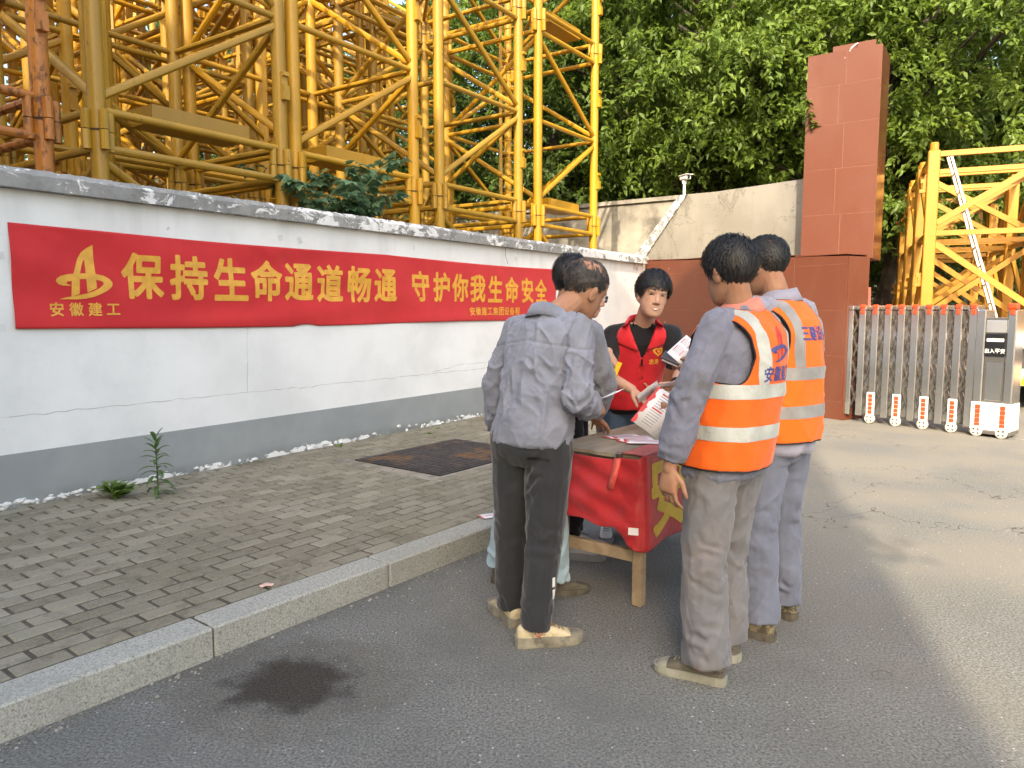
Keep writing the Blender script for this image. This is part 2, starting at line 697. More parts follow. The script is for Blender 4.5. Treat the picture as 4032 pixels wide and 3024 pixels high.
MT['asphalt'] = asphalt()
MT['plaster'] = plaster_white()
MT['greybase'] = plaster_grey()
MT['coping'] = coping_mat()
MT['paver'] = paver_mat()
MT['joint'] = simple('joint_dirt', (0.070, 0.062, 0.044), 0.95, bump=0.5, bscale=80, var=0.3, vscale=20)
MT['kerb'] = granite('kerb_granite', (0.27, 0.27, 0.235), (0.40, 0.40, 0.352), (0.15, 0.15, 0.128))
MT['redtile'] = red_tile('red_granite_tile', 0.42)
MT['redpolish'] = red_tile('polished_red_granite', 0.14)
MT['tilejoint'] = simple('tile_joint', (0.19, 0.085, 0.055), 0.85, var=0.2)
MT['yellow'] = crane_paint('yellow_crane_paint', (0.53, 0.288, 0.018), (0.43, 0.232, 0.014), 0.66, 0.74)
MT['yellow2'] = crane_paint('dull_yellow_crane_paint', (0.42, 0.245, 0.022), (0.33, 0.188, 0.018), 0.60, 0.70)
MT['rusty'] = crane_paint('rusty_orange_crane_paint', (0.46, 0.17, 0.024), (0.38, 0.135, 0.02), 0.50, 0.62)
MT['bright'] = crane_paint('bright_yellow_crane_paint', (0.48, 0.225, 0.020), (0.42, 0.192, 0.018), 0.74, 0.80)
MT['seam'] = simple('seam_rust', (0.045, 0.028, 0.015), 0.9, var=0.3)
MT['steel'] = steel('stainless_steel', (0.60, 0.59, 0.57), 0.20, 0.15)
MT['steeldark'] = steel('worn_stainless_steel', (0.36, 0.34, 0.31), 0.34, 0.5)
MT['alu'] = steel('aluminium', (0.66, 0.67, 0.68), 0.42, 0.15)
MT['darksteel'] = simple('dark_chassis_steel', (0.028, 0.028, 0.03), 0.6, var=0.3)
MT['orangecap'] = simple('orange_plastic_cap', (0.60, 0.060, 0.016), 0.35, var=0.08)
MT['orangelens'] = simple('orange_reflector', (0.62, 0.065, 0.018), 0.3, var=0.08)
MT['whitepaint'] = simple('white_enamel', (0.72, 0.72, 0.69), 0.45, var=0.05, dirt=(0.35, 0.32, 0.26), dlo=0.6, dhi=0.85)
MT['rubber'] = simple('rubber', (0.022, 0.022, 0.022), 0.75, var=0.2)
MT['nylon'] = simple('ivory_nylon_wheel', (0.55, 0.53, 0.45), 0.5, var=0.08, dirt=(0.2, 0.18, 0.14), dlo=0.5, dhi=0.8, dscale=12)
MT['panelblack'] = simple('black_panel', (0.012, 0.012, 0.015), 0.2, var=0.1)
MT['leaf1'] = leaf_mat('camphor_leaf', (0.068, 0.122, 0.019), (0.15, 0.22, 0.030), 0.36)
MT['leaf2'] = leaf_mat('dark_camphor_leaf', (0.058, 0.105, 0.022), (0.115, 0.175, 0.036), 0.36)
MT['leaf3'] = leaf_mat('sapling_leaf', (0.095, 0.18, 0.095), (0.15, 0.25, 0.13), 0.3)
MT['leaf4'] = leaf_mat('weed_leaf', (0.055, 0.115, 0.03), (0.09, 0.165, 0.045), 0.3)
MT['leaf5'] = leaf_mat('pale_weed_leaf', (0.095, 0.17, 0.028), (0.15, 0.24, 0.045), 0.3)
MT['bark'] = simple('bark', (0.055, 0.042, 0.03), 0.9, var=0.4, vscale=5, bump=0.8, bscale=14, bdist=0.03)
MT['stem'] = simple('green_stem', (0.075, 0.13, 0.04), 0.6, var=0.2)
MT['iron'] = simple('rusty_cover_steel', (0.046, 0.043, 0.042), 0.6, metal=0.35, var=0.3, vscale=9, dirt=(0.17, 0.09, 0.034), dscale=2.2, dlo=0.50, dhi=0.66)
MT['oldwood'] = wood('weathered_table_board', (0.225, 0.185, 0.135), (0.33, 0.285, 0.215))
MT['newwood'] = wood('pale_timber', (0.30, 0.215, 0.13), (0.42, 0.32, 0.20))
MT['redpaintwood'] = wood('brown_painted_timber', (0.11, 0.045, 0.03), (0.16, 0.075, 0.05))
MT['paper'] = simple('leaflet_paper', (0.80, 0.78, 0.79), 0.55, var=0.03)
MT['paperred'] = simple('leaflet_red_print', (0.60, 0.055, 0.06), 0.5, var=0.1)
MT['paperpink'] = simple('leaflet_pink_print', (0.72, 0.45, 0.47), 0.5, var=0.1)
MT['ink'] = simple('leaflet_grey_print', (0.20, 0.20, 0.22), 0.6, var=0.1)
MT['concrete'] = simple('stained_concrete', (0.30, 0.275, 0.225), 0.9, var=0.25, vscale=1.2, dirt=(0.10, 0.093, 0.075), dscale=1.4, dlo=0.45, dhi=0.7, bump=0.3)
MT['dirtground'] = simple('yard_ground', (0.16, 0.145, 0.12), 0.95, var=0.25, vscale=0.6, bump=0.5)


def banner_mat():
    k = NT('red_banner_cloth')
    c = k.mix(k.ramp(k.noise(2.5, 4), 0.3, 0.7), (0.50, 0.017, 0.021), (0.58, 0.025, 0.028))
    k.col(c)
    k.rough(0.6)
    k.p.inputs['Sheen Weight'].default_value = 0.2
    k.p.inputs['Specular IOR Level'].default_value = 0.3
    k.bump(k.noise(300, 2), 0.1, 0.002)
    return k.m


MT['banner'] = banner_mat()
MT['gold'] = simple('gold_banner_print', (0.70, 0.36, 0.045), 0.5, var=0.12, vscale=14)


def retaining_mat():
    k = NT('peeling_white_retaining_wall')
    gi = k.n('ShaderNodeNewGeometry')
    P = gi.outputs['Position']
    c = k.mix(k.ramp(k.noise(0.9, 6, 0.6, coord=P), 0.3, 0.7), (0.33, 0.315, 0.275), (0.245, 0.23, 0.195))
    st = k.noise(2.2, 5, 0.6, coord=P, stretch=(1, 1, 0.2))
    c = k.mix(k.math('MULTIPLY', k.ramp(st, 0.5, 0.75), 0.5), c, (0.22, 0.20, 0.165))
    f = k.ramp(k.noise(1.5, 8, 0.68, coord=P, dist=0.4), 0.60, 0.615)
    c = k.mix(k.math('MULTIPLY', f, 0.8), c, (0.235, 0.22, 0.185))
    cr = k.noise(0.7, 6, 0.6, coord=P, dist=0.5)
    cr = k.math('LESS_THAN', k.math('ABSOLUTE', k.math('SUBTRACT', cr, 0.5)), 0.003)
    c = k.mix(k.math('MULTIPLY', cr, 0.6), c, (0.16, 0.15, 0.13))
    k.col(c)
    k.rough(0.9)
    nn = k.bump(f, 0.6, 0.01)
    k.bump(k.noise(30, 5, coord=P), 0.3, 0.006, nn)
    return k.m


MT['retain'] = retaining_mat()
# ------------------------------------------------------------------ lettering: strokes thickened on a fine grid, so that they can follow cloth
_GL = {}


def _edges_of_text(ch):
    cu = bpy.data.curves.new('glyph', 'FONT')
    cu.body = ch
    cu.resolution_u = 4
    o = bpy.data.objects.new('glyph', cu)
    COL.objects.link(o)
    dg = bpy.context.evaluated_depsgraph_get()
    me = bpy.data.meshes.new_from_object(o.evaluated_get(dg))
    bm = bmesh.new()
    bm.from_mesh(me)
    E = [(e.verts[0].co.copy(), e.verts[1].co.copy()) for e in bm.edges if len(e.link_faces) == 1]
    bm.free()
    bpy.data.objects.remove(o)
    bpy.data.curves.remove(cu)
    bpy.data.meshes.remove(me)
    E = np.array([[a.x, a.y, b.x, b.y] for a, b in E])
    return E


def _poly_edges(polys):
    E = []
    for p in polys:
        for i in range(len(p)):
            a, b = p[i], p[(i + 1) % len(p)]
            E.append((a[0], a[1], b[0], b[1]))
    return np.array(E, float)


def field_mesh(E, grow, n=56):
    """outline edges -> list of small polygons in a unit box (x right, y up)"""
    x0, x1 = min(E[:, 0].min(), E[:, 2].min()), max(E[:, 0].max(), E[:, 2].max())
    y0, y1 = min(E[:, 1].min(), E[:, 3].min()), max(E[:, 1].max(), E[:, 3].max())
    s = max(x1 - x0, y1 - y0)
    E = (E - np.array([(x0 + x1) / 2, (y0 + y1) / 2] * 2)) / s
    pad = 0.5 + grow + 0.03
    g = np.linspace(-pad, pad, n)
    X, Y = np.meshgrid(g, g, indexing='ij')
    P = np.stack([X.ravel(), Y.ravel()], 1)
    ax, ay, bx, by = [E[:, i][None] for i in range(4)]
    px, py = P[:, 0:1], P[:, 1:2]
    dx, dy = bx - ax, by - ay
    t = np.clip(((px - ax) * dx + (py - ay) * dy) / (dx * dx + dy * dy + 1e-12), 0, 1)
    d = np.sqrt(((px - ax - t * dx) ** 2 + (py - ay - t * dy) ** 2).min(1))
    cr = ((ay > py) != (by > py)) & (px < (bx - ax) * (py - ay) / (by - ay + 1e-15) + ax)
    ins = (cr.sum(1) % 2) == 1
    F = np.where(ins, d, -d) + grow
    F = F.reshape(n, n)
    polys = []
    for i in range(n - 1):
        for j in range(n - 1):
            c = [(i, j), (i + 1, j), (i + 1, j + 1), (i, j + 1)]
            f = [F[a, b] for a, b in c]
            if max(f) <= 0:
                continue
            pts = [(g[a], g[b]) for a, b in c]
            if min(f) > 0:
                polys.append(pts)
                continue
            out = []
            for k in range(4):
                k2 = (k + 1) % 4
                if f[k] > 0:
                    out.append(pts[k])
                if (f[k] > 0) != (f[k2] > 0):
                    q = f[k] / (f[k] - f[k2])
                    out.append((pts[k][0] + q * (pts[k2][0] - pts[k][0]), pts[k][1] + q * (pts[k2][1] - pts[k][1])))
            if len(out) >= 3:
                polys.append(out)
    return polys


def glyph(ch, grow=0.03, n=56):
    key = (ch, grow, n)
    if key not in _GL:
        _GL[key] = field_mesh(_edges_of_text(ch), grow, n)
    return _GL[key]


LOGO_A = [(790, 190), (700, 240), (620, 300), (560, 390), (510, 520), (480, 600), (455, 700), (445, 890), (560, 850), (568, 650), (585, 560), (610, 480), (650, 390),
          (660, 400), (662, 570), (668, 830), (808, 770), (806, 580), (795, 400)]
LOGO_S = [(440, 745), (330, 745), (270, 725), (240, 690), (255, 655), (310, 620), (400, 595), (560, 580), (700, 573), (810, 578), (930, 600), (1010, 640), (1052, 690), (1040, 740),
          (980, 790), (880, 840), (780, 880), (650, 910), (520, 922), (270, 922), (400, 893), (520, 872), (650, 845), (760, 810), (860, 760), (915, 710), (905, 680), (860, 665),
          (800, 655), (665, 650), (560, 655), (470, 680), (400, 690), (375, 705), (390, 725), (450, 735)]


def logo_polys(which, n=64):
    """which: 'A' or 'S', in the emblem's own box -0.5..0.5 wide"""
    key = ('logo', which, n)
    if key in _GL:
        return _GL[key]
    P = LOGO_A if which == 'A' else LOGO_S
    Q = [((x - 646) / 812.0, -(y - 556) / 812.0) for x, y in P]
    E = _poly_edges([Q])
    x0, x1 = E[:, [0, 2]].min(), E[:, [0, 2]].max()
    y0, y1 = E[:, [1, 3]].min(), E[:, [1, 3]].max()
    s = max(x1 - x0, y1 - y0)
    cx, cy = (x0 + x1) / 2, (y0 + y1) / 2
    _GL[key] = [[(a * s + cx, b * s + cy) for a, b in p] for p in field_mesh(E, 0.0, n)]
    return _GL[key]


def put_polys(mb, polys, fn):
    """fn maps (x, y) of the flat letter to a point in space"""
    seen = {}
    for p in polys:
        idx = []
        for q in p:
            k = (round(q[0], 5), round(q[1], 5))
            if k not in seen:
                seen[k] = len(mb.v)
                mb.v.append(tuple(fn(q[0], q[1])))
            if seen[k] not in idx:
                idx.append(seen[k])
        if len(idx) >= 3:
            mb.f.append(tuple(idx))
            mb.m.append(mb.cur)
    return mb


def flat_mesh(mb, name, mat, smooth=True):
    me = bpy.data.meshes.new(name)
    me.from_pydata(mb.v, [], mb.f)
    mats = mat if isinstance(mat, (list, tuple)) else [mat]
    for m in mats:
        me.materials.append(m)
    if len(mats) > 1:
        me.polygons.foreach_set('material_index', mb.m)
    if smooth:
        me.polygons.foreach_set('use_smooth', [True] * len(me.polygons))
    me.update()
    return me
# ------------------------------------------------------------------ ground, road, pavement
random.seed(3)
b = MB()
b.add([(-600, -600, -0.03), (600, -600, -0.03), (600, 600, -0.03), (-600, 600, -0.03)], [(0, 1, 2, 3)])
link('ground', b.mesh('ground', MT['dirtground']), kind='structure')
b = MB()
pts = [W(-30, -25), W(60, -25), W(60, 2.62), W(-30, 2.62 + 1.6)]
b.add([(p.x, p.y, 0.0) for p in pts], [(0, 1, 2, 3)])
link('road', b.mesh('road', MT['asphalt']), kind='structure')

KA = PHI - R(3.06)                                   # the kerb runs a little off the wall's line
KO = W(0.97, 2.745)


def K(s, t, z=0):
    c, n = math.cos(KA), math.sin(KA)
    return Vector((KO.x + s * c - t * n, KO.y + s * n + t * c, z))


# pavement slab under the stones
pav = MB()
o_pv = link('pavement', None, loc=(0, 0, 0), kind='structure')
bed = MB()
a0, a1 = K(-5, 0.06), K(12, 0.06)
b0, b1 = W(-4.2, 5.6), W(12.02, 5.6)
bed.prism([(a0.x, a0.y), (a1.x, a1.y), (b1.x, b1.y), (b0.x, b0.y)], -0.02, 0.1245)
link('pavement_bed', bed.mesh('pavement_bed', MT['joint']), o_pv)

BL, BW, BJ = 0.214, 0.108, 0.0115                    # pitch along, pitch across, joint


def brick_mesh(seed):
    rr = random.Random(seed)
    x, y = (BL - BJ) / 2, (BW - BJ) / 2
    c = 0.0085
    m = MB()

    def j(k=0.0022):
        return rr.uniform(-k, k)
    z0, z1, z2 = 0.085, 0.1235, 0.1305
    lo = [(-x, -y), (x, -y), (x, y), (-x, y)]
    vs = [(px + j(0.001), py + j(0.001), z0) for px, py in lo]
    vs += [(px + j(), py + j(), z1 + j(0.001)) for px, py in lo]
    q = [(px * (1 - c / x), py * (1 - c / y)) for px, py in lo]
    vs += [(px + j(), py + j(), z2 + j(0.0012)) for px, py in q]
    fs = [(0, 1, 5, 4), (1, 2, 6, 5), (2, 3, 7, 6), (3, 0, 4, 7), (4, 5, 9, 8), (5, 6, 10, 9), (6, 7, 11, 10), (7, 4, 8, 11), (8, 9, 10, 11)]
    m.add(vs, fs)
    return m


BM = [brick_mesh(i) for i in range(8)]
BMM = [m.mesh('paving_brick', MT['paver']) for m in BM]
MHC = (5.13, 4.22)                                    # manhole centre in wall coordinates
MHA = R(-3.06)


def in_manhole(p, pad):
    q = Vector((p.x * UU.x + p.y * UU.y - MHC[0], p.x * VV.x + p.y * VV.y - MHC[1]))
    x = q.x * math.cos(MHA) + q.y * math.sin(MHA)
    y = -q.x * math.sin(MHA) + q.y * math.cos(MHA)
    return abs(x) < 0.65 + pad and abs(y) < 0.50 + pad


spots = []
rows = int(3.4 / BW)
for r in range(rows):
    t = 0.185 + BW * (r + 0.5)
    for i in range(-22, 52):
        s = (i + (0.5 if r % 2 else 0)) * BL
        p = K(s, t)
        u, v = p.dot(UU), p.dot(VV)
        if v > 5.53 or u > 11.9 or p.y < 0.6:
            continue
        if in_manhole(p, 0.03):
            continue
        # seen by the photograph?
        if p.y < 1.9 or abs(p.x) / p.y > 0.80:
            vis = False
        else:
            vis = True
        hid = p.x > 0.05 * p.y                          # behind the people
        spots.append((not vis, hid, p.length, p))
spots.sort(key=lambda q: (q[0], q[1], q[2]))
rest = MB()
rng = random.Random(11)
for k, (nv, hid, d, p) in enumerate(spots):
    i = rng.randrange(8)
    dz = rng.uniform(-0.0025, 0.002)
    rz = KA + rng.uniform(-0.012, 0.012) + (PI if rng.random() < 0.5 else 0)
    if k < 298:
        o = link('paving_brick', BMM[i], o_pv, (p.x, p.y, dz), rz)
        o.rotation_euler = (rng.uniform(-0.008, 0.008), rng.uniform(-0.006, 0.006), rz)
    else:
        c, s_ = math.cos(rz), math.sin(rz)
        rest.add([(p.x + x * c - y * s_, p.y + x * s_ + y * c, z + dz) for x, y, z in BM[i].v], BM[i].f)
link('paving_bricks', rest.mesh('paving_bricks', MT['paver']), o_pv, kind='stuff')

# kerb of granite blocks
o_kb = link('kerb', None, kind='structure')
for i in range(-4, 12):
    s0, s1 = -0.215 + 0.99 * i - 0.0, -0.215 + 0.99 * (i + 1)
    if 3.35 < (s0 + s1) / 2 < 4.2:
        h = 0.02
    else:
        h = 0.132
    m = MB()
    m.box(s0 + 0.004, s1 - 0.004, 0.0 + random.uniform(-0.003, 0.003), 0.178, -0.05, h + random.uniform(-0.002, 0.002), 0.009)
    link('kerb_stone', m.mesh('kerb_stone', MT['kerb']), o_kb, (KO.x, KO.y, 0), KA)

# grit and bits of leaf gathered in the gutter
rgn = random.Random(77)
gr = MB()
for k in range(280):
    s = rgn.uniform(-1.5, 3.2)
    t = -abs(rgn.gauss(0, 0.05)) - 0.006 if rgn.random() < 0.75 else -rgn.uniform(0.05, 0.9)
    p = K(s, t)
    r_ = rgn.uniform(0.0025, 0.008) * (0.6 if t < -0.2 else 1)
    bmx = bmesh.new()
    bmesh.ops.create_icosphere(bmx, subdivisions=1, radius=r_)
    for v in bmx.verts:
        v.co = Vector((v.co.x * rgn.uniform(0.7, 1.4) + p.x, v.co.y * rgn.uniform(0.7, 1.4) + p.y, max(0.0005, v.co.z * 0.7 + r_ * 0.45)))
    gr.bm(bmx)
link('gutter_grit', gr.mesh('gutter_grit', simple('pale_grit', (0.27, 0.26, 0.225), 0.9, var=0.4, vscale=30)), None, (0, 0, 0), 0, 'pale grit and small stones scattered along the gutter by the kerb', 'grit', None, 'stuff')
# steel cover over the duct in the pavement
ctr = W(*MHC)
o_mh = empty('manhole_cover', (ctr.x, ctr.y, 0.11), PHI + MHA, 'rusty patterned steel duct cover of two plates set in the brick pavement', 'manhole cover')
m = MB()
for x0, x1, y0, y1 in ((-0.80, 0.80, -0.63, -0.511), (-0.80, 0.80, 0.511, 0.63), (-0.80, -0.661, -0.511, 0.511), (0.661, 0.80, -0.511, 0.511)):
    m.box(x0, x1, y0, y1, -0.02, 0.0185)
link('mortar_surround', m.mesh('mortar_surround', MT['concrete']), o_mh)
m = MB()
for x0, x1, y0, y1 in ((-0.66, 0.66, -0.51, -0.48), (-0.66, 0.66, 0.48, 0.51), (-0.66, -0.63, -0.48, 0.48), (0.63, 0.66, -0.48, 0.48)):
    m.box(x0, x1, y0, y1, 0.0, 0.030)
link('frame', m.mesh('frame', MT['iron']), o_mh)
for x0, x1 in ((-0.622, -0.004), (0.004, 0.622)):
    m = MB()
    m.box(x0, x1, -0.472, 0.472, 0.0, 0.034, 0.003)
    pl = link('cover_plate', m.mesh('cover_plate', MT['iron']), o_mh)
    m = MB()
    for i in range(7):
        for j in range(12):
            cx = x0 + 0.055 + i * 0.082
            cy = -0.42 + j * 0.0765
            if (i + j) % 2:
                m.box(cx - 0.028, cx + 0.028, cy - 0.008, cy + 0.008, 0.0335, 0.0375)
            else:
                m.box(cx - 0.008, cx + 0.008, cy - 0.028, cy + 0.028, 0.0335, 0.0375)
    link('tread_pattern', m.mesh('tread_pattern', MT['iron']), pl)
for x in (-0.5, -0.17, 0.17, 0.5):
    m = MB()
    m.box(x - 0.03, x + 0.03, 0.505, 0.545, 0.004, 0.026, 0.004)
    link('hinge_lug', m.mesh('hinge_lug', MT['iron']), o_mh)

# gully grating at the dropped kerb
g = K(3.78, -0.10)
o_gr = empty('drain_grate', (g.x, g.y, 0.0), KA, 'grey slotted drain grating at the dropped kerb behind the table', 'drain grate')
m = MB()
m.box(-0.30, 0.30, -0.18, -0.15, 0.002, 0.022)
m.box(-0.30, 0.30, 0.15, 0.18, 0.002, 0.022)
m.box(-0.30, -0.27, -0.15, 0.15, 0.002, 0.022)
m.box(0.27, 0.30, -0.15, 0.15, 0.002, 0.022)
link('frame', m.mesh('frame', MT['concrete']), o_gr)
m = MB()
m.add([(-0.27, -0.15, 0.004), (0.27, -0.15, 0.004), (0.27, 0.15, 0.004), (-0.27, 0.15, 0.004)], [(0, 1, 2, 3)])
link('sump', m.mesh('sump', MT['darksteel']), o_gr)
bar = MB()
bar.box(-0.012, 0.012, -0.15, 0.15, 0.006, 0.021)
bme = bar.mesh('bar', MT['concrete'])
for i in range(10):
    link('bar', bme, o_gr, (-0.225 + 0.05 * i, 0, 0))

# ------------------------------------------------------------------ the white wall
o_w = empty('boundary_wall', (0, 0, 0), PHI, 'white plastered wall with grey painted base, the red banner on it', 'wall')
WV = 5.49
m = MB()
nx, nz = 90, 16
m.box(-6.0, 12.03, WV, WV + 0.24, 0.05, 2.236)
link('wall_body', m.mesh('wall_body', MT['plaster']), o_w)
m = MB()
m.box(-6.0, 12.031, WV - 0.003, WV + 0.1, 0.06, 0.493)
link('painted_base', m.mesh('painted_base', MT['greybase']), o_w)
rng = random.Random(5)
x = -6.05
while x < 12.0:
    L = 2.4 + rng.uniform(-0.1, 0.1)
    x1 = min(x + L, 12.10)
    m = MB()
    bmx = bmesh.new()
    bmesh.ops.create_grid(bmx, x_segments=1, y_segments=1, size=0.5)
    bmx.free()
    N = 60
    prof = [(WV - 0.075, 2.238), (WV - 0.083, 2.33), (WV - 0.06, 2.368), (WV + 0.12, 2.385), (WV + 0.30, 2.362), (WV + 0.318, 2.335), (WV + 0.31, 2.238)]
    vs = []
    for i in range(N + 1):
        xx = x + (x1 - x) * i / N
        for (pv, pz) in prof:
            vs.append((xx, pv + rng.uniform(-0.004, 0.004), pz + (rng.uniform(-0.004, 0.004) if pz > 2.24 else 0)))
    n = len(prof)
    fs = []
    for i in range(N):
        for k in range(n):
            k2 = (k + 1) % n
            fs.append((i * n + k, i * n + k2, (i + 1) * n + k2, (i + 1) * n + k))
    fs.append(tuple(range(n)))
    fs.append(tuple(N * n + k for k in range(n)))
    m.add(vs, fs)
    link('coping_stone', m.mesh('coping_stone', MT['coping']), o_w)
    x = x1 + 0.0015
# a crack running down from the coping
m = MB()
pp = [(7.84, 2.236), (7.842, 2.20), (7.85, 2.17), (7.846, 2.14), (7.87, 2.10), (7.885, 2.06), (7.90, 2.03)]
for (ax, az), (bx, bz) in zip(pp[:-1], pp[1:]):
    m.add([(ax - 0.004, WV - 0.0022, az), (ax + 0.005, WV - 0.0022, az), (bx + 0.004, WV - 0.0022, bz), (bx - 0.003, WV - 0.0022, bz)], [(0, 1, 2, 3)])
link('crack', flat_mesh(m, 'crack', MT['seam'], False), o_w)
# hairline cracks where the render joins, and scraps of old tape
rng = random.Random(31)


def hair_crack(pts, w):
    m = MB()
    P = []
    for (ax, az), (bx, bz) in zip(pts[:-1], pts[1:]):
        n = max(2, int(math.hypot(bx - ax, bz - az) / 0.07))
        for i in range(n):
            t = i / n
            P.append((ax + (bx - ax) * t + rng.gauss(0, 0.003), az + (bz - az) * t + rng.gauss(0, 0.004)))
    P.append(pts[-1])
    for (ax, az), (bx, bz) in zip(P[:-1], P[1:]):
        d = Vector((bx - ax, bz - az))
        q = Vector((-d.y, d.x)).normalized() * (w * rng.uniform(0.4, 1.2))
        m.add([(ax - q.x, WV - 0.0021, az - q.y), (ax + q.x, WV - 0.0021, az + q.y), (bx + q.x, WV - 0.0021, bz + q.y), (bx - q.x, WV - 0.0021, bz - q.y)], [(0, 1, 2, 3)])
    return flat_mesh(m, 'hairline_crack', CRM, False)


CRM = simple('fine_crack', (0.42, 0.42, 0.41), 0.9)
link('hairline_crack', hair_crack([(1.2, 0.75), (3.95, 0.735), (7.2, 0.72), (9.5, 0.725)], 0.0022), o_w)
link('hairline_crack', hair_crack([(3.97, 1.30), (3.96, 1.0), (3.95, 0.74)], 0.0022), o_w)
link('hairline_crack', hair_crack([(6.4, 0.74), (6.9, 0.80), (7.5, 0.79)], 0.002), o_w)
TPM = simple('old_tape', (0.60, 0.61, 0.59), 0.6, var=0.1)
for u, z, w, hh, a in ((4.56, 2.08, 0.05, 0.06, 0.5), (3.29, 2.075, 0.03, 0.02, 0.9), (6.11, 2.12, 0.02, 0.05, 0.1), (8.08, 2.11, 0.05, 0.05, -0.5), (2.12, 1.80, 0.06, 0.05, 0.0), (2.10, 1.33, 0.06, 0.05, 0.1), (4.35, 2.085, 0.05, 0.05, 0.1), (9.2, 1.9, 0.05, 0.05, 0)):
    m = MB()
    c, s_ = math.cos(a), math.sin(a)
    m.add([(u + x * c - y * s_, WV - 0.0018, z + x * s_ + y * c) for x, y in ((-w / 2, -hh / 2), (w / 2, -hh / 2), (w / 2, hh / 2), (-w / 2, hh / 2))], [(0, 1, 2, 3)])
    link('tape_scrap', flat_mesh(m, 'tape_scrap', TPM, False), o_w)
# lumps of blistered plaster along the foot of the wall
rng = random.Random(9)
for k in range(60):
    u = rng.choice([rng.uniform(1.9, 2.7), rng.uniform(3.4, 5.0), rng.uniform(5.0, 7.6)])
    m = MB()
    bmx = bmesh.new()
    bmesh.ops.create_icosphere(bmx, subdivisions=1, radius=1)
    sx, sy, sz = rng.uniform(0.012, 0.045), rng.uniform(0.008, 0.02), rng.uniform(0.008, 0.022)
    for v in bmx.verts:
        v.co = Vector((v.co.x * sx * rng.uniform(0.6, 1.2), v.co.y * sy, v.co.z * sz * rng.uniform(0.7, 1.2)))
    m.bm(bmx)
    link('plaster_flake', m.mesh('plaster_flake', MT['whitepaint']), o_w, (u, WV - 0.008, 0.13 + abs(rng.gauss(0.015, 0.025))), rng.uniform(-0.3, 0.3))

# ------------------------------------------------------------------ the banner
BU0, BU1, BZ0, BZ1 = 2.18, 9.09, 1.305, 2.018


def ban(u, z):
    """offset of the cloth from the wall; pulled creases"""
    a = (u - BU0) / (BU1 - BU0)
    t = (z - BZ0) / (BZ1 - BZ0)
    w = 0.013
    w += 0.0085 * math.sin(9.0 * z + 3.1 * u + 0.6 * math.sin(2.1 * u)) * (0.4 + 0.6 * math.sin(1.3 * u + 0.4) ** 2)
    w += 0.0060 * math.sin(21.0 * z - 2.3 * u + 1.1) * math.exp(-((u - 4.6) / 1.1) ** 2)
    w += 0.009 * math.sin(14 * (z - 1.7) + 5.0 * (u - 2.2)) * math.exp(-((u - 2.4) / 0.8) ** 2)
    w += 0.012 * math.exp(-((t - 0.06) / 0.10) ** 2) * (0.5 + 0.5 * math.sin(1.9 * u + 1))
    w += 0.010 * math.exp(-((u - 4.35 + 0.5 * (1 - t)) / 0.10) ** 2) * t
    w += 0.008 * math.exp(-((u - 4.1 - 0.9 * (1 - t)) / 0.08) ** 2) * t
    return max(w, 0.0035)


def ban_z(u, t):
    z0 = BZ0 + 0.012 * math.sin(1.1 * u) + 0.02 * ((u - BU0) / (BU1 - BU0) - 0.5) * -1
    z1 = BZ1 - 0.018 * abs(math.sin(0.9 * (u - BU0)))
    if 4.45 < u < 4.75:
        z0 += 0.018 * math.sin((u - 4.45) / 0.3 * PI)
    return z0 + (z1 - z0) * t


o_b = empty('banner', (0, 0, 0), PHI, 'long red cloth banner with gold Chinese slogan hung on the white wall', 'banner')
nu, nz = 330, 40
m = MB()
for i in range(nu + 1):
    u = BU0 + (BU1 - BU0) * i / nu
    for j in range(nz + 1):
        z = ban_z(u, j / nz)
        m.v.append((u, WV - ban(u, z), z))
for i in range(nu):
    for j in range(nz):
        a = i * (nz + 1) + j
        m.f.append((a, a + nz + 1, a + nz + 2, a + 1))
        m.m.append(0)
me = flat_mesh(m, 'cloth', MT['banner'])
o = link('cloth', me, o_b)
md = o.modifiers.new('thick', 'SOLIDIFY')
md.thickness = 0.0012
md.offset = -1


def ban_pt(u, z):
    return (u, WV - ban(u, z) - 0.0026, z)


for ch, u in zip('保持生命通道畅通守护你我生命安全', [3.066, 3.438, 3.818, 4.18, 4.533, 4.903, 5.285, 5.65, 6.201, 6.561, 6.899, 7.243, 7.605, 7.965, 8.34, 8.69]):
    big = u < 6
    w, h = (0.305, 0.335) if big else (0.285, 0.315)
    zc = 1.70 if big else 1.705
    m = MB()
    put_polys(m, glyph(ch, 0.032, 60), lambda x, y: ban_pt(u + x * w, zc + y * h))
    link('character', flat_mesh(m, 'character', MT['gold']), o_b)
m = MB()
put_polys(m, logo_polys('A'), lambda x, y: ban_pt(2.64 + x * 0.39, 1.715 + y * 0.43))
link('emblem', flat_mesh(m, 'emblem', MT['gold']), o_b)
m = MB()
put_polys(m, logo_polys('S'), lambda x, y: tuple(np.array(ban_pt(2.64 + x * 0.39, 1.715 + y * 0.43)) - [0, 0.0004, 0]))
link('emblem_swoosh', flat_mesh(m, 'emblem_swoosh', MT['gold']), o_b)
for i, ch in enumerate('安徽建工'):
    m = MB()
    put_polys(m, glyph(ch, 0.022, 44), lambda x, y: ban_pt(2.445 + 0.128 * i + x * 0.092, 1.452 + y * 0.094))
    link('character', flat_mesh(m, 'character', MT['gold']), o_b)
for i, ch in enumerate('安徽建工集团设备租'):
    m = MB()
    put_polys(m, glyph(ch, 0.018, 44), lambda x, y: ban_pt(7.13 + 0.122 * i + x * 0.105, 1.43 + y * 0.10))
    link('character', flat_mesh(m, 'character', MT['gold']), o_b)

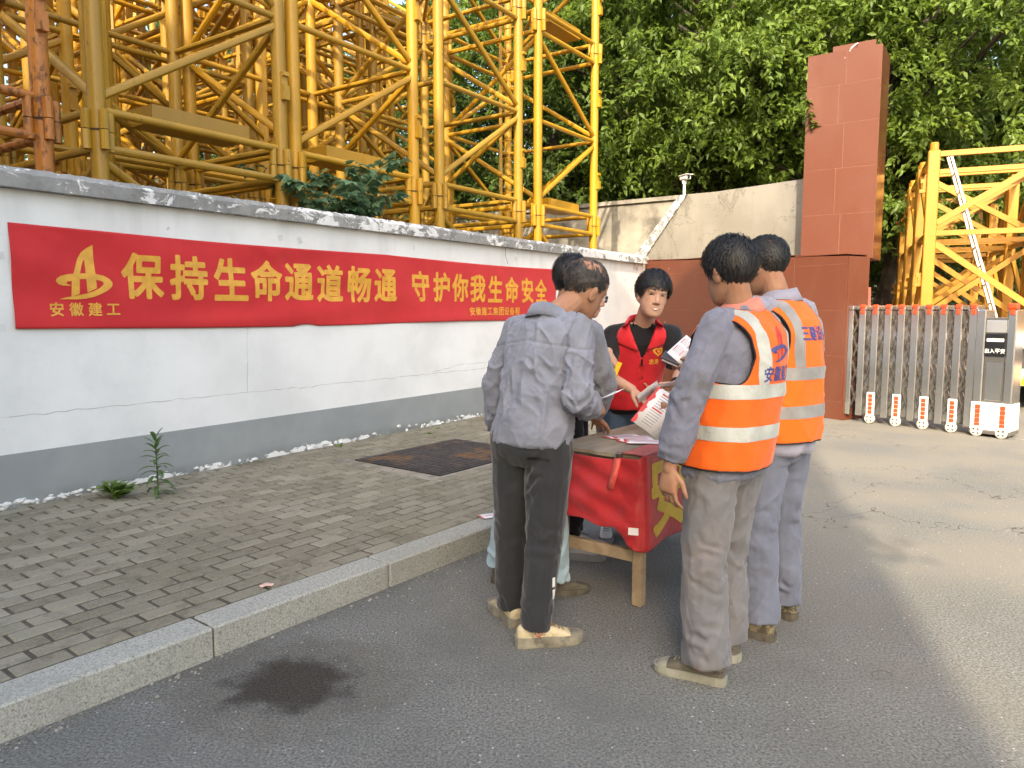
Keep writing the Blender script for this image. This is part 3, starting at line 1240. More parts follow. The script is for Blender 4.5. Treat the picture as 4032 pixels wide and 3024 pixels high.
# ------------------------------------------------------------------ red granite gate wall, pillar
RA, RB = Vector((12.06, 5.46)), Vector((10.40, 1.885))      # line of the low red wall in wall coordinates
o_r = empty('red_granite_wall', (0, 0, 0), PHI, 'low wall clad in polished red granite tiles beside the sliding gate', 'wall')
rd = (RB - RA)
rl = rd.length
rd.normalize()
rn = Vector((-rd.y, rd.x))
if rn.x > 0:
    rn = -rn                                               # faces the road (towards smaller u)


def top_z(s):
    return 2.30 + (2.15 - 2.30) * s / rl


def rw(s, n, z):
    p = RA + rd * s + rn * n
    return (p.x, p.y, z)


def slab(s0, s1, n0, n1, z0, z1a, z1b):
    return [rw(s0, n0, z0), rw(s1, n0, z0), rw(s1, n1, z0), rw(s0, n1, z0), rw(s0, n0, z1a), rw(s1, n0, z1b), rw(s1, n1, z1b), rw(s0, n1, z1a)]


BOXF = [(0, 3, 2, 1), (4, 5, 6, 7), (0, 1, 5, 4), (1, 2, 6, 5), (2, 3, 7, 6), (3, 0, 4, 7)]
m = MB()
m.add(slab(0.0, rl, -0.40, 0.0005, -0.02, top_z(0) - 0.012, top_z(rl) - 0.012), BOXF)
link('core', m.mesh('core', MT['tilejoint']), o_r)
zz = [0.0, 0.24, 0.84, 1.44, 2.04, 9]
ss = [0.0, 0.42, 1.38, 2.34, 3.12, rl]
for i in range(len(ss) - 1):
    for j in range(5):
        g = 0.0042
        s0, s1 = ss[i] + g, ss[i + 1] - g
        z0 = zz[j] + g
        za = min(zz[j + 1] - g, top_z(s0) - 0.01)
        zb = min(zz[j + 1] - g, top_z(s1) - 0.01)
        m = MB()
        m.add(slab(s0, s1, -0.02, 0.003, z0, za, zb), BOXF)
        link('tile', m.mesh('tile', MT['redtile']), o_r)
for i in range(len(ss) - 1):
    m = MB()
    m.add(slab(ss[i] + 0.002, ss[i + 1] - 0.002, -0.42, 0.008, top_z(ss[i]) - 0.011, top_z(ss[i]) + 0.012, top_z(ss[i + 1]) + 0.012), BOXF)
    link('cap_tile', m.mesh('cap_tile', MT['redtile']), o_r)
m = MB()
m.add(slab(rl + 0.001, rl + 0.022, -0.42, 0.004, 0.0, top_z(rl) - 0.012, top_z(rl) - 0.012), BOXF)
link('end_tile', m.mesh('end_tile', MT['redpolish']), o_r)

o_p = empty('gate_pillar', (0, 0, 0), PHI, 'tall red granite pillar rising behind the low red wall, with a raised slab on top', 'pillar')
PU0, PU1, PV0, PV1, PT = 10.76, 11.40, 1.655, 2.565, 4.83
PZ = 2.12                                              # below this the pillar is narrower, behind the low wall
PVL = 1.96
m = MB()
m.box(PU0 + 0.002, PU1 - 0.02, PVL + 0.002, PV1 - 0.002, 0, PZ)
m.box(PU0 + 0.002, PU1 - 0.02, PV0 + 0.002, PV1 - 0.002, PZ + 0.02, PT - 0.012)
link('core', m.mesh('core', MT['tilejoint']), o_p)
zs = [0.0, 0.62, 1.22, 1.82, PZ, 2.72, 3.32, 3.90, 4.40, PT]
for j in range(len(zs) - 1):
    va0 = PVL if zs[j] < PZ - 0.01 else PV0
    vm = va0 + 0.44 + (0.06 if j % 2 else -0.02)
    for (va, vb) in ((va0, vm), (vm, PV1)):
        m = MB()
        m.box(PU0, PU0 + 0.02, va + 0.004, vb - 0.004, zs[j] + 0.004, zs[j + 1] - 0.004)
        link('tile', m.mesh('tile', MT['redtile']), o_p)
    m = MB()
    m.box(PU0 + 0.021, PU1, va0, va0 + 0.02, zs[j] + 0.0015, zs[j + 1] - 0.0015)
    link('side_tile', m.mesh('side_tile', MT['redpolish']), o_p)
    m = MB()
    m.box(PU0 + 0.021, PU1, PV1 - 0.02, PV1, zs[j] + 0.0015, zs[j + 1] - 0.0015)
    link('side_tile', m.mesh('side_tile', MT['redpolish']), o_p)
m = MB()
m.box(PU0 + 0.021, PU1 - 0.001, PV0 + 0.021, PVL + 0.3, PZ - 0.001, PZ + 0.019)
link('soffit_tile', m.mesh('soffit_tile', MT['redtile']), o_p)
m = MB()
m.box(PU0 + 0.30, PU0 + 0.36, PV0 + 0.13, PV0 + 0.66, PT - 0.012, PT + 0.16)
link('top_slab', m.mesh('top_slab', MT['redtile']), o_p)
m = MB()
m.path([(PU0 + 0.33, PV0 + 0.35, PT + 0.16), (PU0 + 0.18, PV0 + 0.36, PT + 0.10), (PU0 + 0.06, PV0 + 0.38, PT + 0.03), (PU0 - 0.006, PV0 + 0.39, PT - 0.03)], 0.008, 6)
link('drain_hose', m.mesh('drain_hose', MT['whitepaint'], True), o_p)

# ------------------------------------------------------------------ retaining walls behind
o_t = empty('retaining_wall', (0, 0, 0), PHI, 'peeling white retaining wall with sloping end behind the red wall', 'wall')
TA, TB = Vector((13.30, 6.35)), Vector((11.53, 2.55))
td = (TB - TA).normalized()
tn = Vector((-td.y, td.x))
if tn.x > 0:
    tn = -tn


def tw(s, n, z):
    p = TA + td * s + tn * n
    return (p.x, p.y, z)


tl = (TB - TA).length
prof = [(0.0, 0.0), (0.0, 2.30), (0.15, 2.42), (1.38, 3.44), (tl, 3.36), (tl, 0.0)]
m = MB()
n = len(prof)
m.add([tw(s, 0.0, z) for s, z in prof] + [tw(s, -0.35, z) for s, z in prof], [tuple(range(n)), tuple(range(2 * n - 1, n - 1, -1))] + [(i, (i + 1) % n, n + (i + 1) % n, n + i) for i in range(n)])
link('wall_body', m.mesh('wall_body', MT['retain']), o_t)
m = MB()
m.add([tw(s, 0.035, z) for s, z in ((0.0, 0), (0.0, 2.36), (0.15, 2.46), (1.36, 3.46), (1.56, 3.46), (0.34, 2.30), (0.30, 0))] +
      [tw(s, 0.001, z) for s, z in ((0.0, 0), (0.0, 2.36), (0.15, 2.46), (1.36, 3.46), (1.56, 3.46), (0.34, 2.30), (0.30, 0))],
      [tuple(range(7)), tuple(range(13, 6, -1))] + [(i, (i + 1) % 7, 7 + (i + 1) % 7, 7 + i) for i in range(7)])
link('sloping_coping', m.mesh('sloping_coping', MT['coping']), o_t)

o_t2 = empty('concrete_yard_wall', (0, 0, 0), PHI, 'stained grey concrete wall running on behind the yellow mast sections', 'wall')
m = MB()
m.box(14.2, 14.5, 4.9, 15.5, 0.0, 3.62)
link('wall_body', m.mesh('wall_body', MT['concrete']), o_t2)
m = MB()
m.box(14.15, 14.55, 4.85, 15.5, 3.621, 3.70)
link('coping', m.mesh('coping', MT['concrete']), o_t2)

# security camera on the retaining wall
q = TA + td * 1.30 + tn * -0.15
cp = UU * q.x + VV * q.y
o_c = empty('security_camera', (cp.x, cp.y, 3.40), R(200), 'small white dome camera on a post on top of the retaining wall', 'security camera')
o_c.scale = (0.75, 0.75, 0.9)
m = MB()
m.lathe([(0.06, 0.0), (0.06, 0.012), (0.032, 0.014), (0.032, 0.30), (0.026, 0.30)], n=14)
link('post', m.mesh('post', MT['whitepaint'], True), o_c)
m = MB()
m.lathe([(0.03, 0.30), (0.05, 0.315), (0.055, 0.37), (0.045, 0.39)], n=14)
link('swivel', m.mesh('swivel', MT['whitepaint'], True), o_c)
m = MB()
m.box(-0.075, 0.075, -0.10, 0.17, 0.392, 0.47, 0.015)
hd = link('housing', m.mesh('housing', MT['whitepaint']), o_c)
m = MB()
m.box(-0.10, 0.10, -0.13, 0.22, 0.472, 0.485, 0.004)
link('sun_hood', m.mesh('sun_hood', MT['whitepaint']), hd)
m = MB()
m.lathe([(0.036, 0.165), (0.036, 0.176), (0.03, 0.178)], (0, 0, 0.43), n=14, axis='y')
link('lens', m.mesh('lens', MT['panelblack'], True), hd)
# ------------------------------------------------------------------ stored tower-crane mast sections
SW, SH = 1.82, 2.90


def mast_parts(side=1):
    """name -> list of shapes, for one mast section standing on its end; own origin at the lower front left leg"""
    P = []
    c = [(0, 0), (SW, 0), (SW, SW), (0, SW)]
    rl, rb = 0.069, 0.036
    for x, y in c:
        m = MB()
        m.tube((x, y, 0.003), (x, y, SH - 0.003), rl, n=14)
        P.append(('leg', m, 0))
        for z0, z1 in ((0.0, 0.16), (SH - 0.16, SH)):
            m = MB()
            for dx, dy in ((1, 0), (-1, 0), (0, 1), (0, -1)):
                if (dx and ((x + dx * 0.2 > 0) and (x + dx * 0.2 < SW))) or (dy and ((y + dy * 0.2 > 0) and (y + dy * 0.2 < SW))) or True:
                    m.tube((x + dx * 0.098, y + dy * 0.098, z0 + 0.003), (x + dx * 0.098, y + dy * 0.098, z1 - 0.003), 0.036, n=9)
            P.append(('bolt_sleeve', m, 0))
        m = MB()
        m.lathe([(rl + 0.004, -0.006), (rl + 0.0045, 0.010)], (x, y, 0), n=14)
        P.append(('seam', m, 1))
    for i in range(4):
        a, b = Vector(c[i] + (0,)), Vector(c[(i + 1) % 4] + (0,))
        d = (b - a).normalized()
        for z in (0.17, SH - 0.13):
            m = MB()
            m.tube(a + d * 0.06 + Vector((0, 0, z)), b - d * 0.06 + Vector((0, 0, z)), rb, n=9)
            P.append(('ring_tube', m, 0))
        m = MB()
        m.tube(a + d * 0.06 + Vector((0, 0, SH * 0.5)), b - d * 0.06 + Vector((0, 0, SH * 0.5)), rb * 0.92, n=9)
        P.append(('mid_tube', m, 0))
        # zigzag bracing meeting at the middle of one leg
        lo, hi, mid = (a, a, b) if (i % 2 == 0) == (side > 0) else (b, b, a)
        for z0, z1 in ((0.26, SH * 0.5 - 0.07), (SH - 0.22, SH * 0.5 + 0.07)):
            p, q = lo + Vector((0, 0, z0)), mid + Vector((0, 0, z1))
            dd = (q - p).normalized()
            m = MB()
            m.tube(p + dd * 0.05, q - dd * 0.05, rb * 1.05, n=9)
            P.append(('diagonal_brace', m, 0))
    for z in (0.17,):
        m = MB()
        m.tube((0.05, 0.05, z + 0.05), (SW - 0.05, SW - 0.05, z + 0.05), rb * 0.8, n=8)
        P.append(('plan_brace', m, 0))
    # climbing lugs on two legs
    for x, y, z in ((SW, 0, 0.80), (SW, 0, 2.18), (0, SW, 0.80), (0, SW, 2.18)):
        m = MB()
        s = -1 if y == 0 else 1
        m.prism([(x - 0.035, y + s * 0.06), (x + 0.035, y + s * 0.06), (x + 0.035, y + s * 0.12), (x - 0.035, y + s * 0.12)], z - 0.16, z - 0.02)
        m.prism([(x - 0.035, y + s * 0.06), (x + 0.035, y + s * 0.06), (x + 0.035, y + s * 0.09), (x - 0.035, y + s * 0.09)], z - 0.02, z + 0.07)
        m.prism([(x - 0.035, y + s * 0.06), (x + 0.035, y + s * 0.06), (x + 0.035, y + s * 0.12), (x - 0.035, y + s * 0.12)], z + 0.07, z + 0.11)
        P.append(('climbing_lug', m, 0))
    return P


def ladder_parts():
    m = MB()
    for y in (0.62, 1.00):
        m.bar((0.42, y, 0.05), (0.42, y, SH - 0.05), 0.05, 0.05)
    for k in range(10):
        m.tube((0.42, 0.62, 0.2 + 0.28 * k), (0.42, 1.00, 0.2 + 0.28 * k), 0.011, n=6)
    t = MB()
    t.box(0.55, 1.55, 0.14, 0.55, 0.205, 0.212)
    t.box(0.55, 1.55, 0.14, 0.15, 0.212, 0.36)
    t.box(0.55, 0.56, 0.15, 0.55, 0.212, 0.36)
    t.box(1.54, 1.55, 0.15, 0.55, 0.212, 0.36)
    return [('ladder', m, 0), ('platform_tray', t, 0)]


def mast_meshes(paint, side, extras):
    out = []
    cache = mast_parts(side) + (ladder_parts() if extras else [])
    for nm, m, k in cache:
        out.append((nm, m.mesh(nm, MT['seam'] if k else MT[paint], True)))
    return out


PROTO = {}


def mast(u, v, z, paint, side, extras, label, group, joined=False, rz=0.0):
    key = (paint, side, extras)
    p = W(u, v, z)
    if joined:
        k2 = key + ('one',)
        if k2 not in PROTO:
            m = MB()
            for nm, q, k in mast_parts(side):
                m.add(q.v, q.f)
            PROTO[k2] = m.mesh('mast_section', MT[paint], True)
        return link('mast_section', PROTO[k2], None, p, PHI + rz, label, 'mast section', group)
    if key not in PROTO:
        PROTO[key] = mast_meshes(paint, side, extras)
    o = empty('mast_section', p, PHI + rz, label, 'mast section', group)
    for nm, me in PROTO[key]:
        link(nm, me, o)
    return o


random.seed(21)
ORD = ['first', 'second', 'third', 'fourth']
starts = [0.97, 3.21, 5.21, 7.52, 9.88]
desc = ['rusty orange mast section', 'dull yellow mast section', 'yellow mast section', 'dull yellow mast section', 'yellow mast section']
paints = ['rusty', 'yellow2', 'yellow', 'yellow2', 'yellow']
where = ['in the rusty front stack', 'in the front stack beside the rusty one', 'in the front stack behind the sapling', 'in the front stack before the end one', 'in the end stack of the front row']
lev = ['standing on the ground', 'second from the ground', 'third from the ground']
for i, u in enumerate(starts):
    for L in range(3):
        if L == 2 and i < 2:
            continue
        pt = paints[i]
        if i == 1 and L == 0:
            pt = 'yellow2'
        mast(u, 6.3, L * SH, pt, 1, i in (1, 2, 4), '%s %s, %s' % (desc[i], where[i], lev[L]), 'mast sections in the front row')
for r, v in enumerate((8.40, 10.45, 12.5, 14.55)):
    for i in range(7):
        u = 0.2 + 2.06 * i + 0.4 * r + random.uniform(-0.1, 0.1)
        if u > (9.3 if r == 0 else 11.6):
            continue
        if r == 3 and i > 4:
            continue
        for L in range(3):
            if L == 2 and (i < 2 and r == 0):
                continue
            if L == 2 and i == 6:
                continue
            pt = random.choice(['yellow', 'yellow2'])
            mast(u, v + random.uniform(-0.08, 0.08), L * SH, pt, random.choice((1, -1)), random.random() < 0.5,
                 'yellow mast section stored in the %s row behind the front row' % ORD[r], 'mast sections in the %s row behind' % ORD[r], joined=(L == 0 or r >= 2))

# ------------------------------------------------------------------ mast sections on a lorry behind the gate
BWd, BH = 1.62, 2.70


def angle_parts():
    P = []
    c = [(0, 0), (BWd, 0), (BWd, BWd), (0, BWd)]
    for x, y in c:
        m = MB()
        m.box(x - 0.08, x + 0.08, y - 0.08, y + 0.08, 0.0, BH, 0.012)
        P.append(('leg', m))
        m = MB()
        m.lathe([(0.06, BH), (0.06, BH + 0.11), (0.05, BH + 0.12)], (x, y, 0), n=12)
        P.append(('joint_sleeve', m))
    for i in range(4):
        a, b = Vector(c[i] + (0,)), Vector(c[(i + 1) % 4] + (0,))
        d = (b - a).normalized()
        out = Vector((d.y, -d.x, 0)) * 0.03
        for z in (0.10, 1.50, BH - 0.05):
            m = MB()
            m.bar(a + d * 0.08 + Vector((0, 0, z)), b - d * 0.08 + Vector((0, 0, z)), 0.07, 0.075)
            P.append(('cross_bar', m))
        lo, hi = (a, b) if i % 2 == 0 else (b, a)
        for (p, z0), (q, z1) in (((lo, 1.60), (hi, BH - 0.10)), ((lo, 1.40), (hi, 0.18))):
            P1, P2 = p + out + Vector((0, 0, z0)), q + out + Vector((0, 0, z1))
            dd = (P2 - P1).normalized()
            m = MB()
            m.bar(P1 + dd * 0.09, P2 - dd * 0.09, 0.06, 0.085)
            P.append(('diagonal_brace', m))
    for z in (0.72, 2.10):
        m = MB()
        for x, s in ((-0.08, -1),):
            m.prism([(x + s * 0.002, -0.03), (x + s * 0.09, -0.03), (x + s * 0.09, 0.03), (x + s * 0.002, 0.03)], z, z + 0.05)
            m.prism([(x + s * 0.002, -0.03), (x + s * 0.045, -0.03), (x + s * 0.045, 0.03), (x + s * 0.002, 0.03)], z + 0.05, z + 0.14)
            m.prism([(x + s * 0.002, -0.03), (x + s * 0.075, -0.03), (x + s * 0.075, 0.03), (x + s * 0.002, 0.03)], z + 0.14, z + 0.20)
        P.append(('climbing_lug', m))
    return P


AP = [(nm, m.mesh(nm, MT['bright'])) for nm, m in angle_parts()]
# the lorry's own frame: x across its tail, y along its bed, away from the gate
LO = Vector((6.12, 11.10, 0))
LA = R(-24)


def lor(x, y, z=0.0):
    return Vector((LO.x + x * math.cos(LA) - y * math.sin(LA), LO.y + x * math.sin(LA) + y * math.cos(LA), z))


for k in range(4):
    p = lor(0.06, 0.15 + 1.92 * k, 1.08)
    o = empty('mast_section', p, LA, ['bright yellow angle steel mast section at the tail of the lorry, ladder inside',
                                      'bright yellow angle steel mast section second from the tail of the lorry',
                                      'bright yellow angle steel mast section third from the tail of the lorry',
                                      'bright yellow angle steel mast section fourth from the tail of the lorry'][k], 'mast section', 'mast sections loaded on the lorry')
    for nm, me in AP:
        link(nm, me, o)
p = lor(2.05, 0.4, 1.08)
o = empty('mast_section', p, LA, 'bright yellow angle steel mast section on the far side of the lorry bed', 'mast section', 'mast sections loaded on the lorry')
for nm, me in AP:
    link(nm, me, o)

# aluminium ladder leaning inside the first one
p = lor(0.30, 0.60, 1.09)
o_l = empty('ladder', p, LA, 'silver aluminium ladder leaning inside the yellow mast section on the lorry', 'ladder')
for s in (0, 0.34):
    m = MB()
    m.bar((0.82 + 0.0, s, 0), (0.02, s, 2.72), 0.03, 0.075, up=(0, 1, 0))
    link('rail', m.mesh('rail', MT['alu']), o_l)
rg = MB()
rg.tube((0, 0, 0), (0, 0.34, 0), 0.014, n=8)
rgm = rg.mesh('rung', MT['alu'])
for k in range(9):
    t = (k + 0.6) / 9.6
    link('rung', rgm, o_l, (0.82 - 0.80 * t, 0, 2.72 * t))

# lorry
o_v = empty('lorry', lor(0, 0), LA, 'flatbed lorry behind the sliding gate, red and yellow chevrons on its tail', 'lorry')
m = MB()
m.box(-0.25, 4.3, 0.0, 9.0, 0.95, 1.075, 0.01)
link('flat_bed', m.mesh('flat_bed', MT['redpaintwood']), o_v)
m = MB()
m.box(-0.25, 4.3, -0.045, -0.003, 0.90, 1.10, 0.008)
link('tail_rail', m.mesh('tail_rail', MT['whitepaint']), o_v)
for x in (0.6, 2.9):
    m = MB()
    m.box(x, x + 0.18, 0.05, 9.0, 0.62, 0.948)
    link('chassis_beam', m.mesh('chassis_beam', MT['darksteel']), o_v)
m = MB()
m.box(-0.2, 4.2, -0.03, 0.06, 0.36, 0.60, 0.01)
bp = link('bumper', m.mesh('bumper', MT['whitepaint']), o_v)
redm = simple('chevron_red', (0.55, 0.03, 0.02), 0.35)
yelm = simple('chevron_yellow', (0.75, 0.48, 0.02), 0.35)
for k in range(18):
    x = -0.2 + 0.245 * k
    m = MB()
    q = [(x, 0.37), (x + 0.16, 0.37), (x + 0.244, 0.59), (x + 0.084, 0.59)]
    m.add([(max(-0.2, min(4.2, a)), -0.034, z) for a, z in q], [(0, 1, 2, 3)])
    link('chevron', flat_mesh(m, 'chevron', redm if k % 2 else yelm, False), bp)
for x in (0.0, 3.6):
    m = MB()
    m.box(x, x + 0.5, -0.035, 0.0, 0.66, 0.80, 0.01)
    link('tail_light', m.mesh('tail_light', simple('tail_lamp', (0.30, 0.02, 0.02), 0.25)), o_v)
for x in (0.05, 0.33, 3.45, 3.75):
    for y in (1.4, 2.75):
        m = MB()
        m.lathe([(0.24, 0.0), (0.46, 0.005), (0.50, 0.05), (0.50, 0.20), (0.46, 0.245), (0.24, 0.25)], (x, y, 0.502), n=24, axis='x')
        wh = link('wheel', m.mesh('wheel', MT['rubber'], True), o_v)
        m = MB()
        m.lathe([(0.05, 0.02), (0.20, 0.03), (0.24, 0.06), (0.24, 0.18), (0.20, 0.23), (0.05, 0.22)], (x, y, 0.502), n=20, axis='x')
        link('rim', m.mesh('rim', MT['steeldark'], True), wh)
m = MB()
m.box(-0.2, 4.2, 0.065, 0.10, 0.36, 0.94)
link('underrun_guard', m.mesh('underrun_guard', MT['darksteel']), o_v)

# red plastic barrier by the lorry
p = lor(-0.95, -0.2)
o_x = empty('plastic_barrier', p, LA, 'faded red plastic barrier behind the sliding gate, left of the lorry', 'barrier')
m = MB()
m.prism([(-0.30, -0.45), (0.30, -0.45), (0.22, 0.45), (-0.22, 0.45)], 0.0, 0.001)
m = MB()
for z0, z1, w0, w1 in ((0.0, 0.25, 0.36, 0.36), (0.25, 0.55, 0.36, 0.28), (0.55, 1.78, 0.28, 0.24)):
    m.add([(-w0, -0.2, z0), (w0, -0.2, z0), (w0, 0.2, z0), (-w0, 0.2, z0), (-w1, -0.15, z1), (w1, -0.15, z1), (w1, 0.15, z1), (-w1, 0.15, z1)], BOXF)
link('shell', m.mesh('shell', simple('faded_red_plastic', (0.34, 0.075, 0.045), 0.55)), o_x)

# ------------------------------------------------------------------ retractable gate
GA, GB = Vector((10.50, 1.66)), Vector((10.06, 0.02))
gd = (GB - GA)
gl = gd.length
gd.normalize()
gp = UU * GA.x + VV * GA.y
gdir = UU * gd.x + VV * gd.y
GAng = math.atan2(gdir.y, gdir.x)
o_g = empty('sliding_gate', (gp.x, gp.y, 0), GAng, 'stainless steel folding gate with orange post caps, pushed open beside the red wall', 'gate')
# own x runs from the red wall to the gate head, own y away from the road
post = MB()
for y in (-0.11, 0.11):
    post.box(-0.042, 0.042, y - 0.022, y + 0.022, 0.085, 1.44, 0.006)
post.box(-0.042, 0.042, -0.132, 0.132, 1.441, 1.50, 0.012)
post_me = post.mesh('post', MT['steel'])
capm = MB()
capm.box(-0.036, 0.036, -0.142, -0.09, 1.458, 1.512, 0.012)
capm.box(-0.024, 0.024, -0.140, -0.10, 1.39, 1.4515, 0.008)
cap_me = capm.mesh('post_cap', MT['orangecap'])
foot = MB()
foot.box(-0.050, 0.050, -0.152, -0.1335, 0.10, 0.40, 0.004)
foot_me = foot.mesh('wheel_guard', MT['whitepaint'])
lens = MB()
for k in range(5):
    lens.box(-0.026, 0.026, -0.158, -0.153, 0.125 + 0.052 * k, 0.170 + 0.052 * k, 0.002)
lens_me = lens.mesh('reflector', MT['orangelens'])
whm = MB()
whm.lathe([(0.022, -0.165), (0.050, -0.168), (0.062, -0.160), (0.062, -0.128), (0.05, -0.122), (0.022, -0.12)], (0, 0, 0.063), n=20, axis='y')
wh_me = whm.mesh('wheel', MT['nylon'], True)
hub = MB()
for k in range(4):
    t = PI / 4 + k * PI / 2
    hub.lathe([(0.011, -0.1700), (0.011, -0.169)], (0.032 * math.cos(t), 0, 0.063 + 0.032 * math.sin(t)), n=8, axis='y')
hub_me = hub.mesh('wheel_hole', MT['darksteel'])
NPOST = 10
pitch = 0.158
for k in range(NPOST):
    x = -0.145 + pitch * k
    po = link('post', post_me, o_g, (x, 0, 0))
    if k:
        link('post_cap', cap_me, o_g, (x, 0, 0))
    if k % 2 == 0 and k:
        link('wheel_guard', foot_me, o_g, (x, 0, 0))
        link('reflector', lens_me, o_g, (x, 0, 0))
        w = link('wheel', wh_me, o_g, (x, 0, 0))
        link('wheel_hole', hub_me, w)
br = MB()
for y in (-0.07, 0.07):
    for z in (0.20, 0.52, 0.84, 1.16):
        br.bar((0.036, y, z), (pitch - 0.036, y + 0.012, z + 0.27), 0.008, 0.034, up=(0, 1, 0))
        br.bar((0.036, y - 0.02, z + 0.27), (pitch - 0.036, y - 0.008, z), 0.008, 0.034, up=(0, 1, 0))
br_me = br.mesh('scissor_bars', MT['steeldark'])
top = MB()
top.bar((0.036, 0.0, 1.472), (pitch - 0.036, 0.0, 1.472), 0.10, 0.02)
top_me = top.mesh('top_link', MT['steel'])
for k in range(NPOST - 1):
    link('scissor_bars', br_me, o_g, (-0.145 + pitch * k, 0, 0))
    link('top_link', top_me, o_g, (-0.145 + pitch * k, 0, 0))
# the head unit with the drive
hx0, hx1 = -0.145 + pitch * (NPOST - 1) + 0.062, 1.70
hx0 += 0.0
m = MB()
for x in (hx0 + 0.03, hx1 - 0.03):
    m.box(x - 0.045, x + 0.045, -0.15, 0.15, 0.12, 1.45, 0.012)
link('head_post', m.mesh('head_post', MT['steel']), o_g)
for x in (hx1 - 0.03,):
    m = MB()
    m.box(x - 0.05, x + 0.05, -0.165, -0.07, 1.4525, 1.52, 0.014)
    m.box(x - 0.026, x + 0.026, -0.163, -0.11, 1.39, 1.452, 0.008)
    link('post_cap', m.mesh('post_cap', MT['orangecap']), o_g)
m = MB()
m.box(hx0 + 0.076, hx1 - 0.076, -0.13, 0.13, 0.40, 1.36, 0.006)
link('drive_cabinet', m.mesh('drive_cabinet', MT['steeldark']), o_g)
m = MB()
m.box(hx0 + 0.10, hx1 - 0.10, -0.139, -0.131, 0.42, 0.86, 0.003)
link('front_panel', m.mesh('front_panel', MT['steel']), o_g)
m = MB()
m.box(hx0 + 0.08, hx1 - 0.08, -0.142, -0.131, 1.19, 1.33, 0.004)
link('nameplate_rail', m.mesh('nameplate_rail', MT['alu']), o_g)
m = MB()
m.box(hx0 + 0.085, hx1 - 0.085, -0.145, -0.131, 0.92, 1.18, 0.004)
sg = link('display', m.mesh('display', MT['panelblack']), o_g)
hc, hw = (hx0 + hx1) / 2, (hx1 - hx0)
m = MB()
m.box(hc - 0.085, hc + 0.085, -0.1475, -0.1455, 1.09, 1.125)
link('white_strip', m.mesh('white_strip', MT['whitepaint']), sg)
m = MB()
for i, ch in enumerate('出入平安'):
    put_polys(m, glyph(ch, 0.02, 36), lambda x, y, i=i: (hc - 0.078 + 0.052 * i + x * 0.047, -0.1468, 0.985 + y * 0.05))
link('lettering', flat_mesh(m, 'lettering', MT['whitepaint'], False), sg)
m = MB()
m.box(hx0 - 0.02, hx1 + 0.02, -0.17, 0.15, 0.075, 0.395, 0.008)
link('wheel_box', m.mesh('wheel_box', MT['whitepaint']), o_g)
m = MB()
m.box(hx0 - 0.025, hx1 + 0.025, -0.176, 0.15, 0.035, 0.0745, 0.004)
link('wheel_box_plinth', m.mesh('wheel_box_plinth', MT['steeldark']), o_g)
for x in (hx0 + 0.055, hx1 - 0.055):
    link('reflector', lens_me, o_g, (x, -0.022, -0.01))
    w = link('wheel', wh_me, o_g, (x, -0.028, 0))
    link('wheel_hole', hub_me, w)
# painted line the gate runs along
m = MB()
q = [UU * a + VV * b for a, b in ((10.02, 0.15), (9.98, 0.15), (9.25, -4.2), (9.29, -4.2))]
m.add([(p.x, p.y, 0.004) for p in q], [(0, 1, 2, 3)])
link('guide_line', m.mesh('guide_line', simple('worn_white_line', (0.42, 0.41, 0.38), 0.8, dirt=(0.14, 0.13, 0.12), dlo=0.42, dhi=0.55, dscale=9)), kind='structure')
# ------------------------------------------------------------------ trees
def leaves_mesh(name, C, N, T, L, Wd, mat, fold=0.25):
    """C centres of leaf base, N normals, T directions, L lengths, Wd widths (arrays) -> folded diamond leaves"""
    n = len(C)
    B = np.cross(N, T)
    B /= np.linalg.norm(B, axis=1)[:, None] + 1e-9
    base = C
    tip = C + T * L[:, None] - N * (L * 0.12)[:, None]
    mid = C + T * (L * 0.45)[:, None]
    left = mid + B * (Wd / 2)[:, None] + N * (Wd * fold)[:, None]
    right = mid - B * (Wd / 2)[:, None] + N * (Wd * fold)[:, None]
    V = np.empty((n, 4, 3))
    V[:, 0], V[:, 1], V[:, 2], V[:, 3] = base, left, tip, right
    V = V.reshape(-1, 3)
    me = bpy.data.meshes.new(name)
    me.vertices.add(4 * n)
    me.vertices.foreach_set('co', V.ravel())
    me.loops.add(6 * n)
    i = np.arange(n)[:, None] * 4
    F = np.concatenate([i, i + 2, i + 1, i, i + 3, i + 2], 1)
    me.loops.foreach_set('vertex_index', F.ravel().astype(np.int32))
    me.polygons.add(2 * n)
    me.polygons.foreach_set('loop_start', (np.arange(2 * n) * 3).astype(np.int32))
    me.polygons.foreach_set('loop_total', np.full(2 * n, 3, np.int32))
    me.materials.append(mat)
    me.update()
    me.validate()
    return me


def unit(a):
    return a / (np.linalg.norm(a, axis=-1, keepdims=True) + 1e-9)


